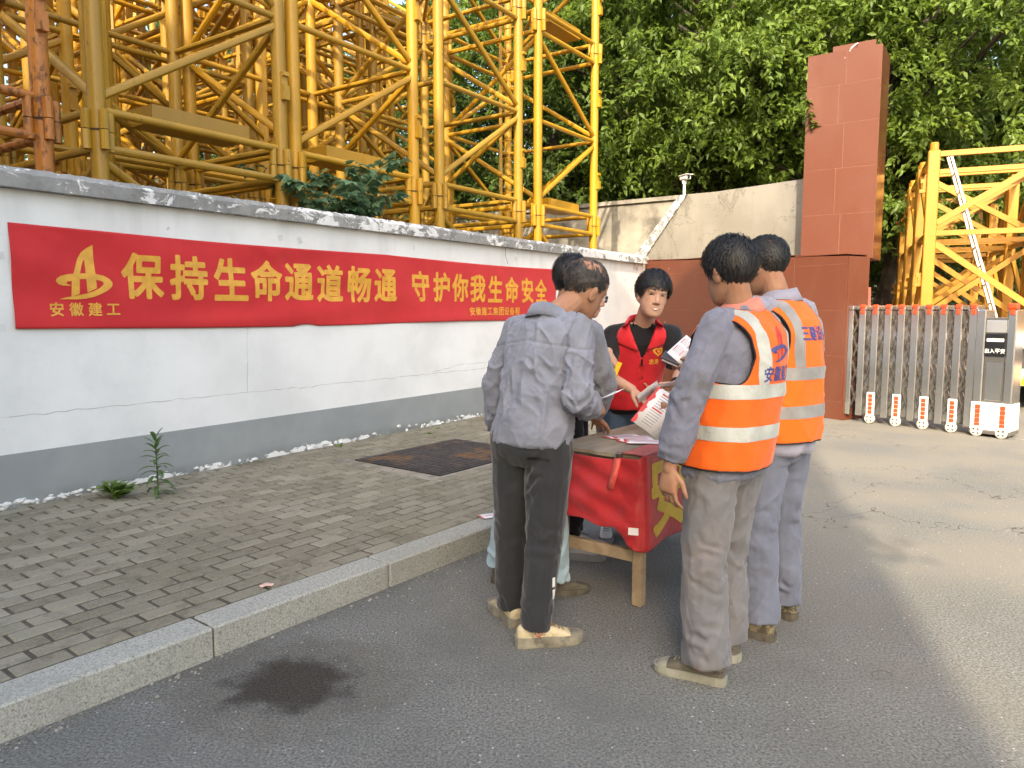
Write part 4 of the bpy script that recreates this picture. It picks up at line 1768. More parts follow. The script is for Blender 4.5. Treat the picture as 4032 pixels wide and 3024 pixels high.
def tree_meshes(name, seed, H, RX, z0, nclump, nleaf, leaf, mat):
    """crown of leafy sprays carried on limbs; H total height, RX crown radius, z0 where the crown begins"""
    rg = np.random.default_rng(seed)
    cz = (H + z0) / 2
    rz = (H - z0) / 2
    # spray centres fill an uneven egg, denser to the outside
    d = unit(rg.normal(size=(nclump, 3)))
    rad = rg.uniform(0.25, 1.0, nclump) ** 0.5
    lob = 1 + 0.28 * vnoise(d * 2.2 + seed)
    cc = d * (rad * lob)[:, None] * np.array([RX, RX, rz]) + np.array([0, 0, cz])
    m = MB()
    tr = []
    x = y = 0.0
    for k in range(7):
        t = k / 6
        tr.append((x, y, t * (H * 0.72)))
        x += rg.normal() * 0.12
        y += rg.normal() * 0.12
    m.path(tr, [0.20 * (1 - 0.8 * k / 6) * H / 9 for k in range(7)], 9)
    tr = np.array(tr)
    for k in range(0, nclump, max(1, nclump // 70)):
        c = cc[k]
        zt = max(0.25 * H, min(c[2] - 0.55 * np.hypot(c[0], c[1]), H * 0.68))
        j = min(5, int(zt / (H * 0.72) * 6))
        p0 = tr[j] + (tr[j + 1] - tr[j]) * (zt / (H * 0.72) * 6 - j)
        mid = (p0 + c) / 2 + np.array([0, 0, 0.25])
        m.path([p0, mid, c], [0.05 * H / 9, 0.03 * H / 9, 0.008], 6)
    trunk = m.mesh(name + '_trunk', MT['bark'], True)
    per = nleaf // nclump
    C, N, T = [], [], []
    for k in range(nclump):
        c = cc[k]
        out = unit(c - np.array([0, 0, cz - 0.3 * rz]))
        n = int(per * rg.uniform(0.7, 1.3))
        # a spray: a few drooping twigs
        ntw = 7
        tw = unit(out[None] * 0.9 + rg.normal(size=(ntw, 3)) * 0.75 + np.array([0, 0, -0.15]))
        ln = rg.uniform(0.35, 0.95, ntw) * 0.16 * (RX + rz)
        ti = rg.integers(0, ntw, n)
        s = rg.uniform(0.1, 1.0, n) ** 0.8
        pos = c + tw[ti] * (ln[ti] * s)[:, None] + rg.normal(size=(n, 3)) * 0.05 + np.array([0, 0, -1.0])[None] * (0.22 * (s * ln[ti]) ** 2)[:, None]
        tt = unit(tw[ti] * 0.6 + rg.normal(size=(n, 3)) * 0.7 + np.array([0, 0, -0.25]))
        nn = unit(np.array([0, 0, 0.9]) + out * 0.55 + rg.normal(size=(n, 3)) * 0.45)
        nn = unit(nn - tt * (nn * tt).sum(1)[:, None])
        C.append(pos)
        N.append(nn)
        T.append(tt)
    C, N, T = np.concatenate(C), np.concatenate(N), np.concatenate(T)
    L = rg.uniform(0.75, 1.25, len(C)) * leaf
    return trunk, leaves_mesh(name + '_crown', C, N, T, L, L * 0.46, mat)


TM = {
    'near': tree_meshes('near', 4, 9.2, 3.7, 2.2, 330, 78000, 0.132, MT['leaf1']),
    'tall': tree_meshes('tall', 9, 12.5, 4.6, 1.6, 360, 62000, 0.185, MT['leaf2']),
    'far': tree_meshes('far', 15, 11.0, 4.6, 1.0, 260, 36000, 0.22, MT['leaf2']),
}


def tree(kind, x, y, rz, label, group, s=1.0, z=0.0):
    o = empty('camphor_tree', (x, y, z), rz, label, 'tree', group)
    a = link('trunk', TM[kind][0], o)
    c = link('crown', TM[kind][1], o)
    o.scale = (s, s, s)
    return o


GT = 'trees beyond the retaining wall'
tree('near', 4.4, 19.0, 0.6, 'broad green tree leaning over the white retaining wall, left of the red pillar', GT, 1.25, 0.9)
tree('near', 8.9, 17.6, 2.4, 'broad sunlit green tree right behind the red pillar', GT, 1.2, 0.3)
tree('tall', 1.0, 22.5, 1.0, 'dark green tree behind the end stack of yellow mast sections', GT, 1.0)
tree('tall', 6.2, 24.0, 3.0, 'tall dark green tree behind the two broad trees, near the red pillar', GT, 1.05)
tree('tall', 11.5, 21.0, 4.2, 'tall dark green tree behind the loaded lorry', GT, 1.0)
tree('far', 17.0, 26.0, 0.2, 'hazy green tree far behind the lorry', GT, 1.1)
tree('far', -4.5, 27.0, 0.9, 'dark tree glimpsed through the stored mast sections', GT, 1.0)
tree('far', -11.0, 25.0, 2.1, 'dark tree glimpsed through the mast sections beyond the rusty stack', GT, 1.0)
tree('far', 4.0, 29.0, 3.1, 'dark tree far behind the retaining wall', GT, 1.1)
tree('far', 9.0, 29.0, 5.0, 'dark tree far behind the red pillar', GT, 1.1)
tree('far', 13.5, 31.0, 1.5, 'green tree far behind the lorry, beside the hazy one', GT, 1.1)
for x, y, rz, sc in ((23.0, 31.0, 2.2, 1.1), (29.5, 28.0, 3.6, 1.0), (36.0, 33.0, 0.5, 1.2), (43.0, 30.0, 1.7, 1.1), (50.0, 36.0, 5.2, 1.2)):
    tree('far', x, y, rz, 'tree in the row along the far side of the yard, past the lorry', 'trees along the far side of the yard', sc)
# on the near side of the street: an unseen block added for its shade, and the tree whose shade falls over the road and the wall
tree('near', -6.2, -5.6, 1.4, 'street tree beside the added shade block across the road from the white wall', None, 1.25)
o_of = empty('shade_block', (0, 0, 0), 0, 'plain pale block added out of view to shade the road and white wall', 'shade block')
m = MB()
m.box(-30, -1.95, -10.2, -7.6, 0, 16.5)
link('wall', m.mesh('wall', MT['concrete']), o_of)
m = MB()
m.box(-30.2, -1.9, -10.3, -7.5, 16.501, 16.9)
link('roof', m.mesh('roof', MT['concrete']), o_of)
wm = MB()
wm.box(-0.7, 0.7, 0, 0.06, 0, 1.5)
wm = wm.mesh('window', MT['panelblack'])
for fl in range(4):
    for k in range(9):
        link('window', wm, o_of, (-28.3 + 2.9 * k, -7.6, 1.2 + 3.6 * fl))


# ------------------------------------------------------------------ sapling over the wall
def sprig(name, base, seed, n, L, Wd, spread, H, mat, label, cat, lobes=False, nst=5):
    rg = np.random.default_rng(seed)
    o = empty(name, base, 0, label, cat)
    C, N, T, LL = [], [], [], []
    for s in range(nst):
        ang = rg.uniform(0, 2 * PI)
        top = np.array([math.cos(ang) * spread * rg.uniform(0.4, 1), math.sin(ang) * spread * rg.uniform(0.4, 1) * 0.6, H * rg.uniform(0.6, 1)])
        m = MB()
        pts = [np.array([0, 0, 0]) + 0.02 * rg.normal(size=3) * np.array([1, 1, 0])]
        for k in range(1, 6):
            t = k / 5
            pts.append(np.array([top[0] * t ** 1.4, top[1] * t ** 1.4, top[2] * (1 - (1 - t) ** 1.5)]))
        m.path(pts, [0.012 * (1 - 0.12 * k) * (H / 1.2 + 0.2) for k in range(6)], 6)
        link('stem', m.mesh('stem', MT['stem'], True), o)
        P = np.array(pts)
        for k in range(n):
            t = rg.uniform(0.35, 1.0) * 4.99
            j = int(t)
            p = P[j] + (P[j + 1] - P[j]) * (t - j)
            a = rg.uniform(0, 2 * PI)
            d = unit(np.array([math.cos(a), math.sin(a), rg.uniform(-0.35, 0.45)]))
            pe = rg.uniform(0.03, 0.12) * (H / 1.2)
            C.append(p + d * pe)
            T.append(unit(d + np.array([0, 0, -0.3])))
            nn = unit(np.array([0, 0, 1.0]) + 0.35 * rg.normal(size=3))
            N.append(nn)
            LL.append(L * rg.uniform(0.7, 1.25))
    C, N, T, LL = np.array(C), np.array(N), np.array(T), np.array(LL)
    N = unit(N - T * (N * T).sum(1)[:, None])
    if lobes:
        # three-lobed leaf: three blades fanning from the same point
        CC, NN, TT, L2 = [C], [N], [T], [LL]
        B = np.cross(N, T)
        for s in (-1, 1):
            CC.append(C)
            NN.append(N)
            TT.append(unit(T * 0.66 + B * s * 0.75))
            L2.append(LL * 0.8)
        C, N, T, LL = [np.concatenate(q) for q in (CC, NN, TT, L2)]
    link('leaves', leaves_mesh('leaves', C, N, T, LL, LL * Wd, mat, 0.1), o)
    return o


q = W(5.42, 5.98, 0)
o = sprig('sapling', (q.x, q.y, 1.9), 5, 60, 0.125, 0.60, 1.0, 1.12, MT['leaf3'], 'green sapling with lobed leaves sprouting behind the white wall', 'sapling', True, 9)
m = MB()
m.path([(0, 0, -1.9), (0.03, 0.02, -1.0), (0, 0, 0.05)], [0.022, 0.02, 0.015], 7)
link('stem', m.mesh('stem', MT['stem'], True), o)


# tall weed with whorls of narrow drooping leaves
def blade(mb, p, d, L, w, droop, n=5):
    """narrow curved leaf, folded"""
    d = Vector(d).normalized()
    side = d.cross(Vector((0, 0, 1)))
    if side.length < 1e-3:
        side = Vector((1, 0, 0))
    side.normalize()
    p = Vector(p)
    vs = []
    for k in range(n + 1):
        t = k / n
        c = p + d * (L * t) + Vector((0, 0, -droop * L * t * t))
        ww = w * math.sin(PI * min(1, 0.12 + 0.88 * t)) ** 0.8 * 0.5 if k < n else 0.0005
        vs += [c - side * ww + Vector((0, 0, ww * 0.35)), c, c + side * ww + Vector((0, 0, ww * 0.35))]
    fs = []
    for k in range(n):
        a = 3 * k
        fs += [(a, a + 1, a + 4, a + 3), (a + 1, a + 2, a + 5, a + 4)]
    mb.add(vs, fs)


wp = W(2.84, 5.02, 0)
rg = random.Random(4)
o = empty('tall_weed', (wp.x, wp.y, 0.125), 0.3, 'tall upright weed with narrow leaves growing at the foot of the white wall', 'weed')
m = MB()
m.path([(0, 0, 0), (0.004, 0.0, 0.14), (0.0, 0.004, 0.28), (0.006, 0, 0.43)], [0.007, 0.006, 0.005, 0.002], 6)
link('stem', m.mesh('stem', MT['stem'], True), o)
for k in range(30):
    z = 0.03 + 0.39 * (k / 29) ** 0.9
    a = k * 2.4 + rg.uniform(-0.2, 0.2)
    up = 0.35 + 1.3 * (k / 29) ** 3
    L = 0.155 * (1 - 0.35 * (k / 29))
    m = MB()
    blade(m, (0, 0, z), (math.cos(a), math.sin(a), up), L * 1.1, 0.032, 0.75 * (1 - 0.7 * (k / 29)), 5)
    link('leaf', flat_mesh(m, 'leaf', MT['leaf4']), o)
wp2 = W(2.62, 5.18, 0)
o = empty('low_weed', (wp2.x, wp2.y, 0.125), 0, 'low bushy pale green weed beside the tall weed at the wall', 'weed')
for k in range(34):
    a = rg.uniform(0, 2 * PI)
    m = MB()
    d = Vector((math.cos(a), math.sin(a) * 0.8, rg.uniform(0.8, 3.0)))
    L = rg.uniform(0.11, 0.24)
    blade(m, (rg.uniform(-0.02, 0.02), rg.uniform(-0.02, 0.02), 0.0), d, L, 0.008, 0.4, 4)
    dn = d.normalized()
    for j in range(6):
        t = 0.3 + 0.11 * j
        c = dn * (L * t) + Vector((0, 0, -0.4 * L * t * t))
        for s in (-1, 1):
            sd = dn.cross(Vector((0, 0, 1))).normalized() * s
            blade(m, c, sd + dn * 0.6, L * 0.30, 0.018, 0.3, 3)
    link('frond', flat_mesh(m, 'frond', MT['leaf5']), o)
# seedlings in the joints
for i, (u, v, s) in enumerate(((4.9, 5.40, 0.05), (6.25, 5.30, 0.045), (5.95, 5.15, 0.05))):
    p = W(u, v)
    o = empty('seedling', (p.x, p.y, 0.125), 0, 'tiny green seedling growing in a pavement joint near the duct cover', 'weed', 'seedlings in the pavement joints')
    m = MB()
    for k in range(7):
        a = rg.uniform(0, 6.28)
        blade(m, (0, 0, 0), (math.cos(a), math.sin(a), rg.uniform(0.5, 1.5)), s * rg.uniform(0.8, 1.6), 0.018, 0.5, 3)
    link('leaves', flat_mesh(m, 'leaves', MT['leaf5']), o)
# twig with leaves clinging to the pillar edge
p = W(PU0 - 0.02, PV1 - 0.02, 0)
o = empty('pillar_sprig', (p.x, p.y, 4.10), 0, 'small leafy sprig hanging over the edge of the red pillar', 'plant')
m = MB()
m.path([(-0.02, 0.06, 0.25), (-0.01, 0.0, 0.08), (0.02, -0.03, -0.05), (0.07, -0.05, -0.22)], [0.006, 0.005, 0.004, 0.002], 6)
link('stem', m.mesh('stem', MT['bark'], True), o)
m = MB()
for k in range(34):
    t = rg.random()
    a = rg.uniform(0, 6.28)
    c = Vector((-0.02 + 0.10 * t, 0.03 - 0.09 * t, 0.22 - 0.44 * t))
    blade(m, c, (math.cos(a), math.sin(a) * 0.6 - 0.4, rg.uniform(-0.6, 0.4)), rg.uniform(0.06, 0.13), 0.045, 0.3, 3)
link('leaves', flat_mesh(m, 'leaves', MT['leaf1']), o)

# a pale leaf and bits of litter on the pavement
p = Vector((-1.175, 3.426, 0.1335))
m = MB()
vs = [(0, 0, 0.012)]
for k in range(14):
    t = 2 * PI * k / 14
    vs.append((0.034 * math.cos(t), 0.026 * math.sin(t) * (1 if t < PI else 0.8), 0.001 + 0.008 * math.cos(2 * t) ** 2))
m.add(vs, [(0, 1 + k, 1 + (k + 1) % 14) for k in range(14)])
link('fallen_petal', m.mesh('fallen_petal', simple('pink_petal', (0.62, 0.40, 0.33), 0.6), True), None, p, 0.4, 'pale pink fallen petal lying on the brick pavement near the kerb', 'petal')
# ------------------------------------------------------------------ people
def V3(*a):
    return Vector(a[0] if len(a) == 1 else a)


def ang2(a):
    return Vector((math.cos(R(a)), math.sin(R(a)), 0))


def capsule(mb, p0, r0, p1, r1, n=14, k=4):
    p0, p1 = Vector(p0), Vector(p1)
    d = p1 - p0
    if d.length < 1e-6:
        d = Vector((0, 0, 1))
    d.normalize()
    a = d.orthogonal().normalized()
    b = d.cross(a)
    rings = []
    for i in range(k):
        t = (i + 0.35) / k * PI / 2
        rings.append((p0 - d * (r0 * math.cos(t)), r0 * math.sin(t)))
    rings.append((p0, r0))
    rings.append((p1, r1))
    for i in range(k - 1, -1, -1):
        t = (i + 0.35) / k * PI / 2
        rings.append((p1 + d * (r1 * math.cos(t)), r1 * math.sin(t)))
    vs, fs = [], []
    for c, r in rings:
        for i in range(n):
            t = 2 * PI * i / n
            vs.append(c + (a * math.cos(t) + b * math.sin(t)) * r)
    for q in range(len(rings) - 1):
        for i in range(n):
            j = (i + 1) % n
            fs.append((q * n + i, q * n + j, (q + 1) * n + j, (q + 1) * n + i))
    fs.append(tuple(range(n - 1, -1, -1)))
    fs.append(tuple((len(rings) - 1) * n + i for i in range(n)))
    mb.add(vs, fs)


def ellip(mb, c, ax, ay, az, n=16, m=10):
    c, ax, ay, az = Vector(c), Vector(ax), Vector(ay), Vector(az)
    vs, fs = [], []
    for k in range(1, m):
        t = PI * k / m
        for i in range(n):
            p = 2 * PI * i / n
            vs.append(c + ax * (math.sin(t) * math.cos(p)) + ay * (math.sin(t) * math.sin(p)) + az * math.cos(t))
    for k in range(m - 2):
        for i in range(n):
            j = (i + 1) % n
            fs.append((k * n + i, (k + 1) * n + i, (k + 1) * n + j, k * n + j))
    t0 = len(vs)
    vs += [c + az, c - az]
    for i in range(n):
        j = (i + 1) % n
        fs.append((t0, i, j))
        fs.append((t0 + 1, (m - 2) * n + j, (m - 2) * n + i))
    mb.add(vs, fs)


def ring_loft(mb, rings, n=28, caps=True, e=2.3):
    """rings: (centre, lateral vector, front vector)"""
    vs, fs = [], []
    for c, ax, ay in rings:
        for i in range(n):
            t = 2 * PI * i / n
            x, y = math.cos(t), math.sin(t)
            x = math.copysign(abs(x) ** (2 / e), x)
            y = math.copysign(abs(y) ** (2 / e), y)
            vs.append(c + ax * x + ay * y)
    for q in range(len(rings) - 1):
        for i in range(n):
            j = (i + 1) % n
            fs.append((q * n + i, q * n + j, (q + 1) * n + j, (q + 1) * n + i))
    if caps:
        fs.append(tuple(range(n - 1, -1, -1)))
        fs.append(tuple((len(rings) - 1) * n + i for i in range(n)))
    mb.add(vs, fs)


def fuse(mb, name, voxel, mat, smooth=6, sf=0.5):
    """many overlapping closed shapes -> one continuous surface"""
    me = bpy.data.meshes.new(name)
    me.from_pydata(mb.v, [], mb.f)
    bm = bmesh.new()
    bm.from_mesh(me)
    bmesh.ops.recalc_face_normals(bm, faces=bm.faces)
    bm.to_mesh(me)
    bm.free()
    o = bpy.data.objects.new('tmp_fuse', me)
    COL.objects.link(o)
    md = o.modifiers.new('r', 'REMESH')
    md.mode = 'VOXEL'
    md.voxel_size = voxel
    md.adaptivity = 0.0
    if smooth:
        ms = o.modifiers.new('s', 'SMOOTH')
        ms.factor = sf
        ms.iterations = smooth
    dg = bpy.context.evaluated_depsgraph_get()
    out = bpy.data.meshes.new_from_object(o.evaluated_get(dg))
    out.name = name
    bpy.data.objects.remove(o)
    bpy.data.meshes.remove(me)
    out.materials.clear()
    for m in (mat if isinstance(mat, (list, tuple)) else [mat]):
        out.materials.append(m)
    out.polygons.foreach_set('use_smooth', [True] * len(out.polygons))
    return out


def coords(me):
    a = np.empty(len(me.vertices) * 3)
    me.vertices.foreach_get('co', a)
    return a.reshape(-1, 3)


def normals(me):
    a = np.empty(len(me.vertices) * 3)
    me.vertices.foreach_get('normal', a)
    return a.reshape(-1, 3)


def setco(me, P):
    me.vertices.foreach_set('co', np.ascontiguousarray(P).ravel())
    me.update()


def rotm(ax, deg):
    return np.array(Matrix.Rotation(R(deg), 3, ax))


def creases(P, f, seed):
    """sharp long creases running a few ways, with the soft cloth between them; about -1..1"""
    h = 0.0
    for k, (rx, ry, rz, st) in enumerate(((35, 0, 20, 0.30), (-38, 15, 70, 0.32), (10, 35, 120, 0.28), (0, -30, 10, 0.36))):
        M = rotm('X', rx) @ rotm('Y', ry) @ rotm('Z', rz)
        Q = (P @ M.T) * np.array([f, f, f * st]) + seed + 11.7 * k
        Q = Q + 0.55 * np.stack([vnoise(Q * 0.7 + 3), vnoise(Q * 0.7 + 13), vnoise(Q * 0.7 + 23)], 1)
        r = 1 - np.abs(vnoise(Q))
        mask = np.clip(fbm(P * f * 0.28 + seed * 3 + 5.1 * k, 2) * 2.2 + 0.45, 0, 1)
        h = h + (r ** 4.2) * mask
    return h * 0.95 - 0.55


def wrinkle(me, amp, freq, stretch=(1, 1, 0.6), seed=0.0, mask=None, tilt=0.0):
    P = coords(me)
    N = normals(me)
    h = creases(P, freq, seed) + 0.55 * fbm(P * freq * 0.5 * np.array(stretch) + seed, 2) + 0.30 * creases(P, freq * 2.1, seed + 40)
    if mask is not None:
        h = h * mask(P)
    setco(me, P + N * (amp * h)[:, None])


def folds(me, c, r, amp, freq, axis=(0, 0, 1)):
    """broken creases gathering around a joint"""
    P = coords(me)
    N = normals(me)
    c = np.array(c)
    d = np.linalg.norm(P - c, axis=1)
    w = np.exp(-(d / r) ** 2)
    t = (P - c) @ np.array(axis)
    ph = fbm(P * 11 + c[0] * 7, 2) * 5.5
    brk = np.clip(fbm(P * 13 + 4.0 + c[1] * 5, 2) * 2.5 + 0.5, 0, 1)
    s = np.sin(t * freq * 0.8 + ph)
    setco(me, P + N * (amp * w * brk * (np.sign(s) * np.abs(s) ** 0.7))[:, None])


def seam(me, fr, fn, w, amp):
    """stitched seam: a narrow groove where fn(local coordinates) is zero"""
    P = coords(me)
    N = normals(me)
    q = fn(fr.inv(P))
    setco(me, P - N * (amp * np.exp(-(q / w) ** 2))[:, None])


SKIN = {}


def skin(name, c):
    k = NT(name)
    n = k.noise(18, 4)
    cc = k.mix(k.ramp(n, 0.35, 0.7), c, tuple(x * s for x, s in zip(c, (0.9, 0.82, 0.8))))
    k.col(cc)
    k.rough(0.62)
    k.p.inputs['Specular IOR Level'].default_value = 0.3
    k.p.inputs['Subsurface Weight'].default_value = 0.12
    k.p.inputs['Subsurface Radius'].default_value = (0.02, 0.008, 0.004)
    k.p.inputs['Subsurface Scale'].default_value = 0.3
    k.bump(k.noise(90, 3), 0.08, 0.003)
    return k.m


SK1 = skin('tanned_skin', (0.37, 0.20, 0.122))
SK2 = skin('light_tan_skin', (0.52, 0.315, 0.215))
HAIR = simple('black_hair', (0.011, 0.010, 0.0095), 0.55, var=0.4, vscale=40, bump=0.3, bscale=160)


def thin_hair():
    k = NT('thinning_grey_hair')
    n = k.noise(26, 5, 0.65)
    n2 = k.noise(9, 3)
    f = k.ramp(k.math('ADD', k.math('MULTIPLY', n, 0.6), k.math('MULTIPLY', n2, 0.4)), 0.46, 0.60)
    c = k.mix(f, (0.022, 0.019, 0.017), (0.105, 0.070, 0.048))
    k.col(c)
    k.rough(0.6)
    k.bump(k.noise(150, 3), 0.5, 0.004)
    return k.m


HAIR2 = thin_hair()
CL = {
    'shirtA': cloth('pale_grey_work_shirt', (0.215, 0.228, 0.278), wr=0.35, wscale=22, dirt=(0.165, 0.175, 0.21), dlo=0.5, dhi=0.8),
    'jacketF': cloth('blue_grey_work_jacket', (0.160, 0.167, 0.215), wr=0.5, wscale=12, dirt=(0.10, 0.097, 0.097), dlo=0.52, dhi=0.72, dscale=5),
    'jacketG': cloth('lilac_grey_work_jacket', (0.25, 0.245, 0.30), wr=0.5, wscale=12),
    'jacketC': cloth('faded_grey_work_jacket', (0.205, 0.215, 0.245), wr=0.5, wscale=12, dirt=(0.13, 0.13, 0.14)),
    'tee': cloth('black_tee', (0.014, 0.014, 0.016), wr=0.3, wscale=9),
    'trA': cloth('charcoal_track_trousers', (0.026, 0.027, 0.030), wr=0.35, wscale=8, sheen=0.25),
    'trF': cloth('dusty_grey_trousers', (0.150, 0.147, 0.152), wr=0.5, wscale=9, dirt=(0.195, 0.170, 0.160), dlo=0.45, dhi=0.72, dscale=4),
    'trG': cloth('blue_grey_trousers', (0.135, 0.148, 0.195), wr=0.35, wscale=7, dirt=(0.12, 0.123, 0.155), dlo=0.5, dhi=0.75),
    'jeanC': cloth('pale_blue_jeans', (0.34, 0.45, 0.50), wr=0.4, wscale=9, dirt=(0.46, 0.52, 0.54)),
    'jeanE': cloth('dark_blue_jeans', (0.055, 0.085, 0.135), wr=0.35, wscale=9, dirt=(0.09, 0.125, 0.17)),
    'trB': cloth('black_leggings', (0.008, 0.008, 0.009), wr=0.2),
    'vestO': cloth('orange_safety_vest', (0.74, 0.115, 0.008), var=0.06, wr=0.5, wscale=7, dirt=(0.46, 0.080, 0.012), dlo=0.60, dhi=0.80, dscale=4.5, rough=0.65),
    'vestO2': cloth('bright_orange_safety_vest', (0.80, 0.135, 0.007), var=0.06, wr=0.45, wscale=7, rough=0.65),
    'vestR': cloth('red_volunteer_vest', (0.60, 0.022, 0.030), var=0.08, wr=0.4, wscale=7, rough=0.65),
    'refl': cloth('silver_reflective_tape', (0.42, 0.435, 0.40), var=0.15, wr=0.6, wscale=12, dirt=(0.33, 0.335, 0.31), dlo=0.45, dhi=0.75, rough=0.45, weave=False),
    'refl2': cloth('grey_reflective_tape', (0.25, 0.245, 0.235), var=0.15, wr=0.6, wscale=12, rough=0.45, weave=False),
    'piping': simple('black_piping', (0.010, 0.006, 0.006), 0.6),
    'pink': cloth('pink_collar', (0.62, 0.20, 0.15), wr=0.3),
    'blueprint': simple('blue_vest_print', (0.055, 0.052, 0.19), 0.6, var=0.25, vscale=60, dirt=(0.40, 0.09, 0.05), dscale=40, dlo=0.60, dhi=0.66),
    'redprint': simple('red_vest_print', (0.50, 0.026, 0.018), 0.6),
    'yellowprint': simple('yellow_vest_print', (0.80, 0.52, 0.05), 0.5),
    'canvas': simple('cream_canvas', (0.56, 0.47, 0.29), 0.8, var=0.12, dirt=(0.20, 0.165, 0.11), dlo=0.48, dhi=0.70, dscale=14, bump=0.3, bscale=300),
    'canvasdirty': simple('muddy_sole_rubber', (0.27, 0.245, 0.18), 0.8, var=0.2, vscale=18, dirt=(0.12, 0.105, 0.08), dlo=0.45, dhi=0.7, dscale=16),
    'khakishoe': simple('khaki_canvas', (0.105, 0.092, 0.068), 0.85, var=0.2, vscale=20, bump=0.3, bscale=300),
    'palesole': simple('pale_rubber', (0.27, 0.265, 0.205), 0.7, var=0.15, vscale=18, dirt=(0.20, 0.19, 0.15), dlo=0.5, dhi=0.75, dscale=14),
    'camo': simple('camouflage_canvas', (0.065, 0.052, 0.034), 0.85, var=0.1, dirt=(0.19, 0.16, 0.09), dscale=26, dlo=0.50, dhi=0.52),
    'mudboot': simple('muddy_boot', (0.095, 0.082, 0.06), 0.9, var=0.3, vscale=22, bump=0.5, bscale=60),
    'sneaker': simple('grey_sneaker_mesh', (0.28, 0.275, 0.285), 0.7, var=0.1, vscale=30),
    'whitesneaker': simple('white_sneaker', (0.58, 0.58, 0.57), 0.6, var=0.08),
    'midsole': simple('grey_midsole', (0.15, 0.15, 0.16), 0.7),
    'lace': simple('tan_lace', (0.22, 0.16, 0.075), 0.8),
    'redlogo': simple('red_shoe_print', (0.45, 0.06, 0.04), 0.6),
}


class Fr:
    """a body frame: centre c, right r, front f, up u"""

    def __init__(s, c, yaw, pitch=0.0, roll=0.0):
        s.c = Vector(c)
        f = ang2(yaw)
        r = Vector((f.y, -f.x, 0))
        u = Vector((0, 0, 1))
        q = Quaternion(r, R(pitch))
        f, u = q @ f, q @ u
        q = Quaternion(f, R(roll))
        s.r, s.u, s.f = q @ r, q @ u, f

    def p(s, x, y, z):
        return s.c + s.r * x + s.f * y + s.u * z

    def d(s, x, y, z):
        return s.r * x + s.f * y + s.u * z

    def inv(s, P):
        Q = np.asarray(P) - np.array(s.c)
        return np.stack([Q @ np.array(s.r), Q @ np.array(s.f), Q @ np.array(s.u)], 1)


def head_shapes(mb, h, k=1.0):
    def E(x, y, z, a, b, c):
        ellip(mb, h.p(x * k, y * k, z * k), h.d(a * k, 0, 0), h.d(0, b * k, 0), h.d(0, 0, c * k), 18, 12)

    def Cp(a, ra, b, rb):
        capsule(mb, h.p(*[q * k for q in a]), ra * k, h.p(*[q * k for q in b]), rb * k, 10, 3)
    rings = []
    for z, hw, yf, yb in ((-0.114, 0.014, 0.066, 0.036), (-0.108, 0.030, 0.078, 0.018), (-0.097, 0.044, 0.084, -0.006), (-0.078, 0.0555, 0.086, -0.034), (-0.055, 0.0630, 0.088, -0.056), (-0.030, 0.0675, 0.087, -0.076),
                          (0.000, 0.0705, 0.086, -0.091), (0.030, 0.073, 0.091, -0.101), (0.060, 0.0755, 0.087, -0.106), (0.085, 0.0725, 0.073, -0.103), (0.105, 0.062, 0.049, -0.088), (0.118, 0.043, 0.021, -0.062), (0.125, 0.018, -0.006, -0.036)):
        rings.append((h.p(0, (yf + yb) / 2 * k, z * k), h.d(hw * k, 0, 0), h.d(0, (yf - yb) / 2 * k, 0)))
    ring_loft(mb, rings, 28, True, 2.25)
    for s in (-1, 1):
        E(s * 0.076, -0.008, -0.010, 0.009, 0.021, 0.033)
        E(s * 0.083, -0.014, 0.004, 0.008, 0.014, 0.020)
        E(s * 0.0115, 0.093, -0.033, 0.0085, 0.009, 0.0075)
        Cp((s * 0.014, 0.083, 0.027), 0.010, (s * 0.044, 0.070, 0.029), 0.010)
    Cp((0, 0.082, 0.016), 0.0075, (0, 0.101, -0.028), 0.0115)
    E(0, 0.084, -0.056, 0.024, 0.010, 0.0055)
    E(0, 0.082, -0.068, 0.019, 0.010, 0.0065)


